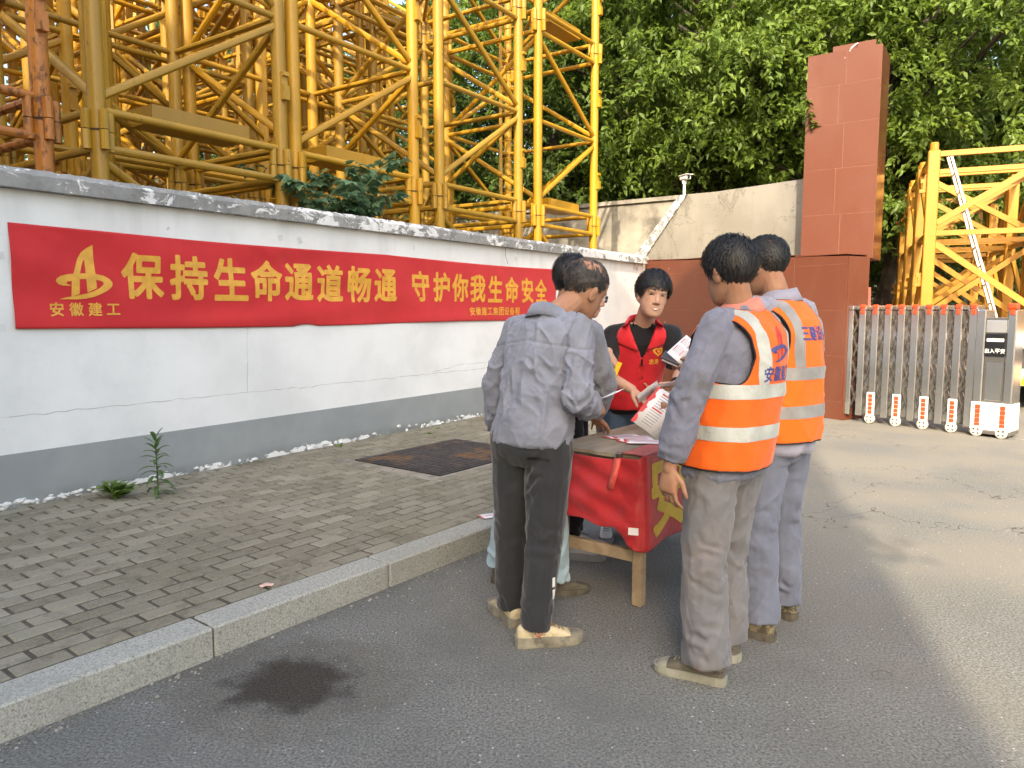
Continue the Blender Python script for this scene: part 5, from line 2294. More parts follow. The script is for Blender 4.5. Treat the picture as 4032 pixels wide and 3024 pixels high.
def hair_mesh(h, name, mat, length, n, seed, hairline=None, k=1.0, lift=0.012, puff=1.0, fringe=0.0):
    rg = random.Random(seed)

    def surf(az, el, e=0.0):
        # az 0 is the front, el is up
        x, y, z = math.sin(az) * math.cos(el), math.cos(az) * math.cos(el), math.sin(el)
        q = (0.0845 * puff + e) * x, -0.013 + (0.1065 * puff + e) * y, 0.040 + (0.0955 * puff + e) * z
        return q

    def ok(q):
        x, y, z = q
        a = abs(math.atan2(x, y + 0.012))
        if hairline:
            zm = hairline(a)
        else:
            t = a / PI
            if t < 0.28:
                zm = 0.070 - fringe
            elif t < 0.42:
                zm = 0.070 - fringe + (0.005 - 0.070 + fringe) * (t - 0.28) / 0.14
            elif t < 0.60:
                zm = 0.022
            else:
                zm = 0.022 - 0.085 * min(1, (t - 0.60) / 0.16)
        return z > zm + 0.006 * math.sin(a * 23) + 0.004 * math.sin(a * 51)
    mb = MB()
    na, ne = 56, 30
    idx = {}
    for i in range(na):
        for j in range(ne + 1):
            az, el = 2 * PI * i / na, -0.95 + (PI / 2 + 0.94) * j / ne
            q = surf(az, el)
            bump = 0.0035 * math.sin(az * 7 + 3 * math.sin(el * 4 + seed)) + 0.0028 * math.sin(az * 17 - el * 9 + seed) + 0.002 * math.sin(az * 31 + el * 21)
            q = surf(az, el, bump)
            idx[(i, j)] = (len(mb.v), q)
            mb.v.append(tuple(h.p(*[c * k for c in q])))
    for i in range(na):
        for j in range(ne):
            a, b, c, d = idx[(i, j)], idx[((i + 1) % na, j)], idx[((i + 1) % na, j + 1)], idx[(i, j + 1)]
            if ok(a[1]) and ok(b[1]) and ok(c[1]) and ok(d[1]):
                mb.f.append((a[0], b[0], c[0], d[0]))
                mb.m.append(0)
    # locks lying along the head, away from the crown
    crown = Vector((0.01, -0.065, 0.115))
    cnt = 0
    while cnt < n:
        az, el = rg.uniform(0, 2 * PI), math.asin(rg.uniform(-0.75, 1))
        q = surf(az, el)
        if not ok(q):
            continue
        cnt += 1
        nr = Vector((q[0] / 0.0845 ** 2, (q[1] + 0.013) / 0.1065 ** 2, (q[2] - 0.040) / 0.0955 ** 2)).normalized()
        d = Vector(q) - crown
        d = d - nr * d.dot(nr)
        if d.length < 0.01:
            d = Vector((rg.uniform(-1, 1), rg.uniform(-1, 1), 0))
        d.normalize()
        d = (d + Vector((rg.gauss(0, 0.35), rg.gauss(0, 0.35), rg.gauss(0, 0.25)))).normalized()
        d = (d - nr * d.dot(nr)).normalized()
        L = length * rg.uniform(0.55, 1.3)
        if q[1] > 0.055 and q[2] < 0.105:
            L *= 0.62
        w = rg.uniform(0.0011, 0.0034)
        s = d.cross(nr)
        lf = lift * rg.choice((0.3, 0.6, 1.0, 1.6)) * rg.uniform(0.7, 1.3)
        p0 = Vector(q) - nr * 0.003
        p1 = p0 + d * (L * 0.5) + nr * (lf * 0.8)
        p2 = p0 + d * L + nr * (lf * 0.5 - L * L * 2.6)
        b = len(mb.v)
        for p, ww in ((p0, w), (p1, w * 0.9), (p2, w * 0.15)):
            for sg in (-1, 1):
                mb.v.append(tuple(h.p(*[c * k for c in (p + s * (sg * ww))])))
        mb.f += [(b, b + 1, b + 3, b + 2), (b + 2, b + 3, b + 5, b + 4)]
        mb.m += [0, 0]
    return flat_mesh(mb, name, mat)


def hand_shapes(mb, wrist, d, n, side, curl, spread=0.12, thumb=0.5, k=1.0):
    """d: wrist to knuckles, n: out of the back of the hand, side: +1 right hand, -1 left; curl: four finger bends (radians)"""
    wrist, d, n = Vector(wrist), Vector(d).normalized(), Vector(n)
    n = (n - d * n.dot(d)).normalized()
    lat = d.cross(n) * side                                # towards the thumb
    rings = []
    for t, hw, hd in ((-0.015, 0.026, 0.021), (0.02, 0.030, 0.018), (0.055, 0.040, 0.0165), (0.088, 0.041, 0.0145), (0.097, 0.037, 0.011)):
        rings.append((wrist + d * (t * k), lat * (hw * k), n * (hd * k)))
    ring_loft(mb, rings, 16, True, 2.6)
    ls = ((0.044, 0.026, 0.021), (0.048, 0.030, 0.022), (0.045, 0.028, 0.021), (0.035, 0.021, 0.019))
    for i in range(4):
        off = (1.5 - i) / 1.5
        p = wrist + d * ((0.088 - 0.006 * abs(off - 0.3)) * k) + lat * (0.029 * off * k)
        c = curl[i] if hasattr(curl, '__len__') else curl
        dd = (d + lat * (spread * off)).normalized()
        a = 0.0
        r = 0.0092 if i < 3 else 0.0078
        for j, L in enumerate(ls[i]):
            a += c * (0.75, 1.0, 0.7)[j]
            v = (dd * math.cos(a) - n * math.sin(a)).normalized()
            q = p + v * (L * k)
            capsule(mb, p, r * (1 - 0.08 * j) * k, q, r * (0.94 - 0.08 * j) * k, 9, 3)
            p = q
    p = wrist + d * (0.022 * k) + lat * (0.024 * k) - n * (0.004 * k)
    v = (d * 0.72 + lat * (0.75 - 0.35 * thumb) - n * (0.15 + 0.5 * thumb)).normalized()
    q = p + v * (0.046 * k)
    capsule(mb, p, 0.0150 * k, q, 0.0112 * k, 10, 3)
    v2 = (d * 0.92 + lat * (0.28 - 0.3 * thumb) - n * (0.12 + 0.45 * thumb)).normalized()
    q2 = q + v2 * (0.032 * k)
    capsule(mb, q, 0.0108 * k, q2, 0.0098 * k, 10, 3)
    capsule(mb, q2, 0.0098 * k, q2 + (v2 - n * 0.2).normalized() * (0.022 * k), 0.0080 * k, 10, 3)


def torso_rings(P, N, fp, fc, table):
    P, N = Vector(P), Vector(N)
    out = []
    mid = (P + N) / 2 + (fp.f + fc.f) * 0.5 * -0.012
    for row in table:
        s, hw, hd = row[:3]
        of = row[3] if len(row) > 3 else 0.0
        t = s
        c = P * ((1 - t) ** 2) + mid * (2 * t * (1 - t)) + N * (t * t)
        tt = min(1, max(0, t))
        r = (fp.r * (1 - tt) + fc.r * tt).normalized()
        f = (fp.f * (1 - tt) + fc.f * tt).normalized()
        out.append((c + f * of, r * hw, f * hd))
    return out


BODY_T = [(-0.10, 0.09, 0.08), (0.0, 0.150, 0.100), (0.25, 0.136, 0.094), (0.5, 0.145, 0.105), (0.75, 0.158, 0.110), (0.89, 0.150, 0.085), (0.96, 0.10, 0.068), (1.02, 0.058, 0.056)]
JACK_T = [(-0.11, 0.166, 0.128), (-0.02, 0.176, 0.136), (0.25, 0.172, 0.132), (0.5, 0.178, 0.136), (0.72, 0.190, 0.136), (0.84, 0.192, 0.122), (0.92, 0.165, 0.104), (0.98, 0.105, 0.084), (1.03, 0.066, 0.064)]
BLOU_T = [(-0.090, 0.168, 0.132), (-0.055, 0.180, 0.146), (0.05, 0.180, 0.148), (0.25, 0.168, 0.134), (0.5, 0.168, 0.128), (0.72, 0.180, 0.130), (0.84, 0.182, 0.116), (0.92, 0.165, 0.104), (0.98, 0.105, 0.084), (1.03, 0.066, 0.064)]
TEE_T = [(-0.16, 0.165, 0.118), (0.0, 0.165, 0.120), (0.25, 0.155, 0.112), (0.5, 0.160, 0.122), (0.75, 0.172, 0.124), (0.86, 0.172, 0.105), (0.94, 0.13, 0.085), (1.0, 0.078, 0.066)]


def shoe(root, anchor, base, toe, kind, sc=1.0):
    """base: ground point under the ankle; toe: direction"""
    t = Vector((toe[0], toe[1], 0)).normalized()
    fr = Fr((base[0], base[1], 0), math.degrees(math.atan2(t.y, t.x)))
    spec = {
        'canvas': ('canvas', 'canvasdirty', 0.045, True, 'canvasdirty'),
        'khaki': ('khakishoe', 'palesole', 0.034, True, 'palesole'),
        'camo': ('camo', 'mudboot', 0.034, False, None),
        'boot': ('mudboot', 'mudboot', 0.032, True, None),
        'sneaker': ('sneaker', 'midsole', 0.046, True, None),
        'white': ('whitesneaker', 'midsole', 0.040, True, None),
    }[kind]

    def outline(grow, y0=-0.075, y1=0.205):
        pts = []
        for yy, xl, xr in ((-0.075, -0.012, 0.012), (-0.068, -0.026, 0.026), (-0.045, -0.034, 0.033), (0.0, -0.033, 0.032), (0.05, -0.034, 0.036), (0.10, -0.042, 0.043), (0.14, -0.045, 0.043), (0.17, -0.040, 0.037), (0.192, -0.028, 0.024), (0.203, -0.012, 0.010)):
            pts.append((yy, xl, xr))
        P = [(xr * (1 + grow / 0.04), yy + (grow if yy > 0.15 else -grow if yy < -0.06 else 0)) for yy, xl, xr in pts]
        P += [(xl * (1 + grow / 0.04), yy + (grow if yy > 0.15 else -grow if yy < -0.06 else 0)) for yy, xl, xr in reversed(pts)]
        return [(x * sc, y * sc) for x, y in P]
    sh = spec[2] * sc
    so = MB()
    q = outline(0.004)
    n = len(q)
    q2 = outline(0.001)
    vs = [fr.p(x * 0.97, y * 0.985, 0.001) for x, y in q] + [fr.p(x, y, 0.010) for x, y in q] + [fr.p(x, y, sh * (1 if y < 0.1 else 0.9)) for x, y in q] + [fr.p(x * 0.9, y * 0.97, sh * (1.02 if y < 0.1 else 0.92)) for x, y in q2]
    fs = [tuple(range(n - 1, -1, -1)), tuple(range(3 * n, 4 * n))]
    for L in range(3):
        fs += [(L * n + i, L * n + (i + 1) % n, (L + 1) * n + (i + 1) % n, (L + 1) * n + i) for i in range(n)]
    so.add(vs, fs)
    # upper: sections along the foot
    up = MB()
    rings = []
    for y, hw, top in ((-0.072, 0.018, 0.075), (-0.058, 0.029, 0.088), (-0.03, 0.033, 0.092), (0.02, 0.034, 0.094), (0.055, 0.035, 0.090), (0.085, 0.037, 0.078), (0.12, 0.040, 0.062), (0.155, 0.039, 0.050), (0.182, 0.031, 0.042), (0.199, 0.014, 0.030)):
        z0 = sh * 0.55 / sc
        c = fr.p(0, y * sc, (z0 + (top - z0) * 0.42) * sc)
        rings.append((c, fr.d(hw * sc, 0, 0), fr.d(0, 0, (top - z0) * 0.60 * sc)))
    ring_loft(up, rings, 20, True, 2.5)
    ume = fuse(up, 'shoe', 0.0055, CL[spec[0]], 3)
    P = coords(ume)
    P -= np.array(anchor)
    setco(ume, P)
    so.v = [tuple(Vector(v) - Vector(anchor)) for v in so.v]
    o = link('shoe', ume, root)
    link('sole', so.mesh('sole', CL[spec[1]], False), o)
    bv = BVHTree.FromPolygons([v.co for v in ume.vertices], [p.vertices for p in ume.polygons])
    if spec[4]:
        # rubber toe cap: a patch of the upper pushed out a little
        mb = MB()
        na, ny = 16, 7
        grid = []
        for j in range(ny + 1):
            y = 0.145 + 0.058 * j / ny
            row = []
            for i in range(na + 1):
                th = PI * i / na
                o0 = fr.p(math.cos(th) * 0.12, (y if y < 0.19 else y) * sc, 0.02 + math.sin(th) * 0.15) - Vector(anchor)
                c0 = fr.p(0, min(y, 0.185) * sc, 0.022) - Vector(anchor)
                hit = bv.ray_cast(o0, (c0 - o0).normalized())
                row.append(None if hit[0] is None else hit[0] + hit[1] * 0.0025)
            grid.append(row)
        ids = {}
        for j in range(ny + 1):
            for i in range(na + 1):
                if grid[j][i] is not None:
                    ids[(j, i)] = len(mb.v)
                    mb.v.append(tuple(grid[j][i]))
        for j in range(ny):
            for i in range(na):
                kk = [(j, i), (j, i + 1), (j + 1, i + 1), (j + 1, i)]
                if all(q in ids for q in kk):
                    mb.f.append(tuple(ids[q] for q in kk))
                    mb.m.append(0)
        link('toe_cap', flat_mesh(mb, 'toe_cap', CL[spec[4]]), o)
    if spec[3]:
        mb = MB()
        for j in range(5):
            y = 0.052 + 0.017 * j
            pts = []
            for x in (-0.020, -0.010, 0.0, 0.010, 0.020):
                hit = bv.ray_cast(fr.p(x * sc, y * sc, 0.2) - Vector(anchor), Vector((0, 0, -1)))
                if hit[0] is not None:
                    pts.append(hit[0] + Vector((0, 0, 0.0025)))
            if len(pts) > 2:
                mb.path(pts, 0.0026, 6)
        if kind == 'canvas':
            for s in (-1, 1):
                c = fr.p(0, 0.055, 0.095) - Vector(anchor)
                mb.path([c, c + fr.d(s * 0.016, 0.012, 0.016), c + fr.d(s * 0.034, 0.02, 0.006), c + fr.d(s * 0.022, 0.028, -0.006), c + fr.d(0, 0.012, 0)], 0.0026, 6)
        lm = CL['lace'] if kind == 'canvas' else CL['palesole'] if kind == 'khaki' else CL['midsole']
        link('lace', mb.mesh('lace', lm, True), o)
    if kind in ('canvas', 'khaki'):
        for s in (-1, 1):
            mb = MB()

            def f(x, y, s=s):
                hit = bv.ray_cast(fr.p(s * 0.15, (0.012 + (x * s if kind == 'canvas' else x)) * sc, 0.066 + y) - Vector(anchor), fr.d(-s, 0, 0))
                return (hit[0] + hit[1] * 0.0015) if hit[0] is not None else fr.p(s * 0.035, 0.012, 0.066) - Vector(anchor)
            if kind == 'canvas':
                # a ring with a bolt-like mark in it
                E = _poly_edges([[(math.cos(t) * 0.5, math.sin(t) * 0.5) for t in np.linspace(0, 2 * PI, 25)[:-1]], [(math.cos(t) * 0.36, math.sin(t) * 0.36) for t in np.linspace(0, 2 * PI, 25)[:-1]],
                                 [(-0.16, -0.05), (0.1, 0.22), (0.05, 0.03), (0.17, 0.05), (-0.1, -0.24), (-0.04, -0.04)]])
                put_polys(mb, field_mesh(E, 0.0, 26), lambda x, y: f(x * 0.032, y * 0.032))
            elif s < 0 or True:
                E = _poly_edges([[(-0.5, 0.1), (0.1, 0.25), (-0.1, 0.02), (0.5, -0.12), (0.0, -0.25), (0.1, -0.06)]])
                put_polys(mb, field_mesh(E, 0.0, 22), lambda x, y: f(x * 0.05, y * 0.05 - 0.006))
            link('side_logo', flat_mesh(mb, 'side_logo', CL['redlogo']), o)
            if kind == 'khaki':
                for q, ch in enumerate('ANTAI'):
                    mb = MB()
                    put_polys(mb, glyph(ch, 0.02, 20), lambda x, y: f(-0.052 - 0.0125 * q + 0.0 - x * 0.011 if s > 0 else -0.052 - 0.0125 * q - x * 0.011, y * 0.012 - 0.010))
                    link('side_letter', flat_mesh(mb, 'side_letter', CL['piping']), o)
    return o


def strip_loop(bv, fr, zs, off, n=72, a0=0.0, a1=2 * PI, zshift=None):
    """band round a garment: rays from outside to the body axis"""
    mb = MB()
    rows = []
    for z in zs:
        row = []
        for i in range(n + 1):
            a = a0 + (a1 - a0) * i / n
            dz = zshift(a) if zshift else 0.0
            o = fr.p(math.sin(a) * 0.6, math.cos(a) * 0.6, z + dz)
            c = fr.p(0, 0, z + dz)
            hit = bv.ray_cast(o, (c - o).normalized())
            row.append(None if hit[0] is None else hit[0] + hit[1] * off if hit[1].dot(o - c) > 0 else hit[0] - hit[1] * off)
        rows.append(row)
    ids = {}
    for j, row in enumerate(rows):
        for i, p in enumerate(row):
            if p is not None:
                ids[(j, i)] = len(mb.v)
                mb.v.append(tuple(p))
    for j in range(len(rows) - 1):
        for i in range(n):
            kk = [(j, i), (j, i + 1), (j + 1, i + 1), (j + 1, i)]
            if all(q in ids for q in kk):
                pts = [Vector(mb.v[ids[q]]) for q in kk]
                if max((pts[0] - pts[2]).length, (pts[1] - pts[3]).length) < 0.06:
                    mb.f.append(tuple(ids[q] for q in kk))
                    mb.m.append(0)
    return mb


def sweep_patch(bv, rays, off):
    """rays: rows of (origin, direction)"""
    mb = MB()
    ids = {}
    for j, row in enumerate(rays):
        for i, (o, d) in enumerate(row):
            hit = bv.ray_cast(o, d)
            if hit[0] is not None:
                nn = hit[1] if hit[1].dot(d) < 0 else -hit[1]
                ids[(j, i)] = len(mb.v)
                mb.v.append(tuple(hit[0] + nn * off))
    for j in range(len(rays) - 1):
        for i in range(len(rays[0]) - 1):
            kk = [(j, i), (j, i + 1), (j + 1, i + 1), (j + 1, i)]
            if all(q in ids for q in kk):
                pts = [Vector(mb.v[ids[q]]) for q in kk]
                if max((pts[0] - pts[2]).length, (pts[1] - pts[3]).length) < 0.09:
                    mb.f.append(tuple(ids[q] for q in kk))
                    mb.m.append(0)
    return mb


def vest_mesh(P, N, fp, fc, table, cut, amp, seed, mat, n=110, rows=90):
    tb = np.array([(r[0], r[1], r[2], r[3] if len(r) > 3 else 0) for r in table])
    s0, s1 = tb[0, 0], tb[-1, 0]
    ss = np.linspace(s0, s1, rows)
    tab2 = [(s,) + tuple(np.interp(s, tb[:, 0], tb[:, k]) for k in (1, 2, 3)) for s in ss]
    mb = MB()
    ring_loft(mb, torso_rings(P, N, fp, fc, tab2), n, False, 2.35)
    Vt = np.array([tuple(v) for v in mb.v])
    loc = fc.inv(Vt)
    keep = []
    for f in mb.f:
        c = loc[list(f)].mean(0)
        if not cut(c):
            keep.append(f)
    me = bpy.data.meshes.new('vest')
    me.from_pydata(mb.v, [], keep)
    bm = bmesh.new()
    bm.from_mesh(me)
    bmesh.ops.delete(bm, geom=[v for v in bm.verts if not v.link_faces], context='VERTS')
    bmesh.ops.recalc_face_normals(bm, faces=bm.faces)
    for _ in range(14):
        nb = {}
        for v in bm.verts:
            if v.is_boundary:
                q = [e.other_vert(v).co for e in v.link_edges if e.is_boundary]
                if len(q) == 2:
                    nb[v] = v.co * 0.4 + (q[0] + q[1]) * 0.3
        for v, c in nb.items():
            v.co = c
    bm.to_mesh(me)
    bm.free()
    me.materials.append(mat)
    me.polygons.foreach_set('use_smooth', [True] * len(me.polygons))
    me.update()
    # face normals outwards
    q = coords(me)
    nn = normals(me)
    ax = np.array((Vector(P) + Vector(N)) / 2)
    out = q - ax
    out[:, 2] = 0
    if (out * nn).sum() < 0:
        me.flip_normals()
    wrinkle(me, amp, 6.5, (1, 1, 0.5), seed)
    return me


def border_tubes(me, r, mat, name, zmin=None):
    """piping along the open edges of a garment"""
    bm = bmesh.new()
    bm.from_mesh(me)
    ed = {}
    for e in bm.edges:
        if e.is_boundary:
            a, b = e.verts[0].index, e.verts[1].index
            ed.setdefault(a, []).append(b)
            ed.setdefault(b, []).append(a)
    out = []
    seen = set()
    for s in list(ed):
        if s in seen:
            continue
        loop = [s]
        seen.add(s)
        cur = s
        while True:
            nx = [q for q in ed[cur] if q not in seen]
            if not nx:
                break
            cur = nx[0]
            seen.add(cur)
            loop.append(cur)
        if len(loop) > 8:
            pts = [me.vertices[i].co.copy() for i in loop]
            pts.append(pts[0])
            mb = MB()
            mb.path(pts, r, 6)
            out.append(mb.mesh(name, mat, True))
    bm.free()
    return out


def thick(o, t):
    md = o.modifiers.new('thick', 'SOLIDIFY')
    md.thickness = t
    md.offset = 1.0


def rebase(me, a):
    P = coords(me)
    setco(me, P - np.array(a))


def person(sp):
    A = Vector((sp['base'][0], sp['base'][1], 0))
    P, N = Vector(sp['P']), Vector(sp['N'])
    fp, fc = Fr(P, sp['yawP']), Fr(N, sp['yawC'])
    sw = sp.get('sw', 0.178)
    shR = N + fc.r * sw - Vector((0, 0, sp.get('drop', 0.065)))
    shL = N - fc.r * sw - Vector((0, 0, sp.get('drop', 0.065)))
    h = Fr(sp['H'], *sp['head'])
    hk = sp.get('hk', 1.0)
    hipR, hipL = P + fp.r * 0.085 - Vector((0, 0, 0.03)), P - fp.r * 0.085 - Vector((0, 0, 0.03))
    legs = []
    for hip, an, toe in ((hipR, sp['ankR'], sp['toeR']), (hipL, sp['ankL'], sp['toeL'])):
        an = Vector((an[0], an[1], 0.085))
        kn = hip * 0.48 + an * 0.52 + (fp.f * 0.6 + Vector((toe[0], toe[1], 0)).normalized() * 0.4) * sp.get('knee', 0.03)
        legs.append((hip, kn, an))
    arms = [(shR, Vector(sp['elR']), Vector(sp['wrR']), sp['hR'], 1), (shL, Vector(sp['elL']), Vector(sp['wrL']), sp['hL'], -1)]
    # ---- the body, one continuous skin
    mb = MB()
    head_shapes(mb, h, hk)
    capsule(mb, N - Vector((0, 0, 0.03)), 0.060, h.p(0, -0.022 * hk, -0.045 * hk), 0.052 * hk)
    ring_loft(mb, torso_rings(P, N, fp, fc, BODY_T), 24)
    for hip, kn, an in legs:
        capsule(mb, hip, 0.078, kn, 0.050)
        capsule(mb, kn, 0.050, an, 0.034)
        capsule(mb, an - Vector((0, 0, 0.01)), 0.032, an - Vector((0, 0, 0.04)), 0.026)
    for sh, el, wr, hd, side in arms:
        capsule(mb, N * 0.5 + sh * 0.5 - Vector((0, 0, 0.02)), 0.055, sh, 0.050)
        capsule(mb, sh, 0.050, el, 0.039)
        capsule(mb, el, 0.040, el * 0.6 + wr * 0.4, 0.040)
        capsule(mb, el * 0.6 + wr * 0.4, 0.040, wr, 0.027)
        hand_shapes(mb, wr, hd[0], hd[1], side, hd[2], hd[3] if len(hd) > 3 else 0.12, hd[4] if len(hd) > 4 else 0.5, sp.get('handk', 1.0))
    body = fuse(mb, 'person', sp.get('voxel', 0.0052), sp['skin'], 2, 0.4)
    rebase(body, A)
    root = link('person', body, None, A, 0, sp['label'], 'person', sp.get('group'))
    # ---- trousers
    tr = sp['trousers']
    mb = MB()
    ring_loft(mb, torso_rings(P, N, fp, fc, [(-0.26, 0.080, 0.088, 0.0), (-0.15, 0.160, 0.118, -0.004), (-0.06, 0.166, 0.124, -0.008), (min(0.06, tr.get('top', 0.14) - 0.02), 0.154, 0.112), (tr.get('top', 0.14), 0.148, 0.104)]), 24)
    for i, (hip, kn, an) in enumerate(legs):
        r0, r1, r2 = tr['r']
        up = hip * 0.72 + kn * 0.28
        capsule(mb, hip - fp.f * 0.012, r0, up, r0 * 0.95)
        capsule(mb, up, r0 * 0.95, kn, r1)
        end = an + Vector((0, 0, tr.get('end', 0.015)))
        low = kn * 0.35 + an * 0.65
        capsule(mb, kn, r1, low, (r1 + r2) / 2)
        mb.tube(low, end, (r1 + r2) / 2, r2, 16)
    me = fuse(mb, 'trousers', 0.0068, tr['mat'], 5, 0.5)
    wrinkle(me, tr.get('amp', 0.005), tr.get('freq', 7), (1, 1, 0.5), sp['seed'], None, 0.5)
    for hip, kn, an in legs:
        folds(me, an + Vector((0, 0, 0.06)), 0.11, tr.get('cuff', 0.007), 95, (0.25, -0.2, 1))
        folds(me, kn - fp.f * 0.05, 0.12, tr.get('kneef', 0.005), 80, (0.4, 0.3, 1))
        if tr.get('crease'):
            seam(me, Fr(kn, sp['yawP']), lambda q: np.where(q[:, 1] > 0.02, q[:, 0], 1.0), 0.008, -0.005)
    folds(me, P - fp.f * 0.10 - Vector((0, 0, 0.17)), 0.12, tr.get('seat', 0.005), 85)
    rebase(me, A)
    link('trousers', me, root)
    # ---- upper garment
    tp = sp['top']
    mb = MB()
    tabl = tp['table']
    ring_loft(mb, torso_rings(P, N, fp, fc, tabl), 32)
    for sh, el, wr, hd, side in arms:
        r0, r1, r2 = tp['r']
        capsule(mb, N * 0.45 + sh * 0.55 - Vector((0, 0, 0.025)), r0 * 1.02, sh, r0)
        if tp.get('short'):
            capsule(mb, sh, r0, sh * 0.5 + el * 0.5, r1)
            mb.tube(sh * 0.5 + el * 0.5, sh * 0.22 + el * 0.78, r1, r1 * 1.03, 18)
        else:
            capsule(mb, sh, r0, el, r1)
            t = tp.get('cuffat', 0.93)
            e2 = el * (1 - t) + wr * t
            m2 = el * 0.3 + wr * 0.7
            capsule(mb, el, r1, m2, (r1 * 0.5 + r2 * 0.5) * 1.06)
            mb.tube(m2, e2, (r1 * 0.5 + r2 * 0.5) * 1.06, r2, 16)
    me = fuse(mb, tp['name'], tp.get('voxel', 0.0072), tp['mat'], 4, 0.5)
    wrinkle(me, tp.get('amp', 0.007), tp.get('freq', 9), (1, 1, 0.62), sp['seed'] + 3, None, 0.35)
    if not tp.get('short'):
        for sh, el, wr, hd, side in arms:
            ax = (wr - sh).normalized()
            folds(me, el, 0.10, 0.006, 75, ax)
            folds(me, wr + (el - wr) * 0.25, 0.07, 0.005, 95, (wr - el).normalized())
    for fn, w_, am in tp.get('seams', ()):
        seam(me, fc, fn, w_, am)
    rebase(me, A)
    link(tp['name'], me, root)
    # collar: a band standing round the neck
    if tp.get('collar'):
        mb = MB()
        c0 = N + Vector((0, 0, -0.012)) + fc.f * 0.008
        rr = []
        for z, r_, d_ in ((-0.012, 0.086, 0.082), (0.012, 0.079, 0.076), (0.042, 0.070, 0.070), (0.046, 0.074, 0.074), (0.012, 0.090, 0.088), (-0.016, 0.104, 0.100)):
            rr.append((z, r_, d_))
        n = 40
        a0 = 0.42
        vs, fs = [], []
        tilt = tp.get('tilt', 0.28)
        for z, r_, d_ in rr:
            for i in range(n + 1):
                a = a0 + (2 * PI - 2 * a0) * i / n
                x, y = math.sin(a) * r_, math.cos(a) * d_
                vs.append(c0 + fc.r * x + fc.f * y + Vector((0, 0, z - tilt * y + 0.004 * math.sin(3 * a))))
        for q in range(len(rr) - 1):
            for i in range(n):
                fs.append((q * (n + 1) + i, q * (n + 1) + i + 1, (q + 1) * (n + 1) + i + 1, (q + 1) * (n + 1) + i))
        mb.add([v - A for v in vs], fs)
        o = link('collar', flat_mesh(mb, 'collar', tp['collar']), root)
        thick(o, 0.003)
    # ---- hair
    hr = sp['hair']
    me = hair_mesh(h, 'hair', hr.get('mat', HAIR), hr.get('len', 0.034), hr.get('n', 1500), int(sp['seed'] * 7), hr.get('line'), hk, hr.get('lift', 0.012), hr.get('puff', 1.0), hr.get('fringe', 0.0))
    rebase(me, A)
    link('hair', me, root)
    # ---- shoes
    for an, toe in ((sp['ankR'], sp['toeR']), (sp['ankL'], sp['toeL'])):
        shoe(root, A, an, toe, sp['shoe'], sp.get('shoesc', 1.0))
    sp.update(root=root, A=A, fp=fp, fc=fc, h=h, shR=shR, shL=shL, Pv=P, Nv=N)
    return sp


def safety_vest(sp, mat, tape, seed, hem=-0.10, hw=0.0):
    P, N, fp, fc, A, root = sp['Pv'], sp['Nv'], sp['fp'], sp['fc'], sp['A'], sp['root']
    tb = [(hem, 0.186 + hw, 0.150 + hw), (0.0, 0.190 + hw, 0.152 + hw), (0.25, 0.189 + hw, 0.149 + hw), (0.5, 0.193 + hw, 0.152 + hw), (0.72, 0.203 + hw, 0.152 + hw), (0.84, 0.203 + hw, 0.138 + hw), (0.92, 0.178, 0.120), (0.98, 0.120, 0.100), (1.005, 0.094, 0.086)]

    def cut(c):
        x, y, z = c
        arm = ((abs(x) - 0.225) / 0.072) ** 2 + ((z + 0.135) / 0.145) ** 2 < 1
        neck = y > 0 and abs(x) < 0.075 * (z + 0.20) / 0.2 and z > -0.2
        return arm or neck
    me = vest_mesh(P, N, fp, fc, tb, cut, 0.0075, seed, mat)
    bv = BVHTree.FromPolygons([v.co for v in me.vertices], [p.vertices for p in me.polygons])
    trim = border_tubes(me, 0.0042, CL['piping'], 'piping')
    rebase(me, A)
    vo = link('vest', me, root)
    thick(vo, 0.0025)
    for t in trim:
        rebase(t, A)
        link('piping', t, vo)
    H = N.z - P.z
    fm = Fr(N, sp['yawC'])

    def z_of(s):
        return (s - 1) * H
    # the axis leans with the spine: use a frame at each band
    for s in (0.15, 0.44):
        c = P * (1 - s) + N * s
        fb = Fr((c.x, c.y, c.z), sp['yawC'])
        zs = [-0.027 + 0.054 * k / 4 for k in range(5)]
        mb = strip_loop(bv, fb, zs, 0.0048, 90)
        tm = flat_mesh(mb, 'reflective_band', tape)
        rebase(tm, A)
        link('reflective_band', tm, vo)
    for sgn in (-1, 1):
        for side in (-1, 1):                                   # back, front
            rays = []
            for j in range(26):
                t = j / 25
                z = z_of(0.49) + (0.005 - z_of(0.49)) * t
                x0 = 0.118 - 0.012 * t
                row = []
                for i in range(5):
                    x = sgn * (x0 - 0.027 + 0.054 * i / 4)
                    row.append((fm.p(x, side * 0.5 + 0.0, z), fm.d(0, -side, 0)))
                rays.append(row)
            mb = sweep_patch(bv, rays, 0.0042)
            tm = flat_mesh(mb, 'reflective_strap', tape)
            rebase(tm, A)
            link('reflective_strap', tm, vo)
        rays = []
        for j in range(14):
            y = -0.12 + 0.24 * j / 13
            rays.append([(fm.p(sgn * (0.106 - 0.027 + 0.054 * i / 4), y, 0.3), Vector((0, 0, -1))) for i in range(5)])
        mb = sweep_patch(bv, rays, 0.0045)
        tm = flat_mesh(mb, 'reflective_strap', tape)
        rebase(tm, A)
        link('reflective_strap', tm, vo)
    sp['vest'], sp['bv'], sp['fm'] = vo, bv, fm
    return vo


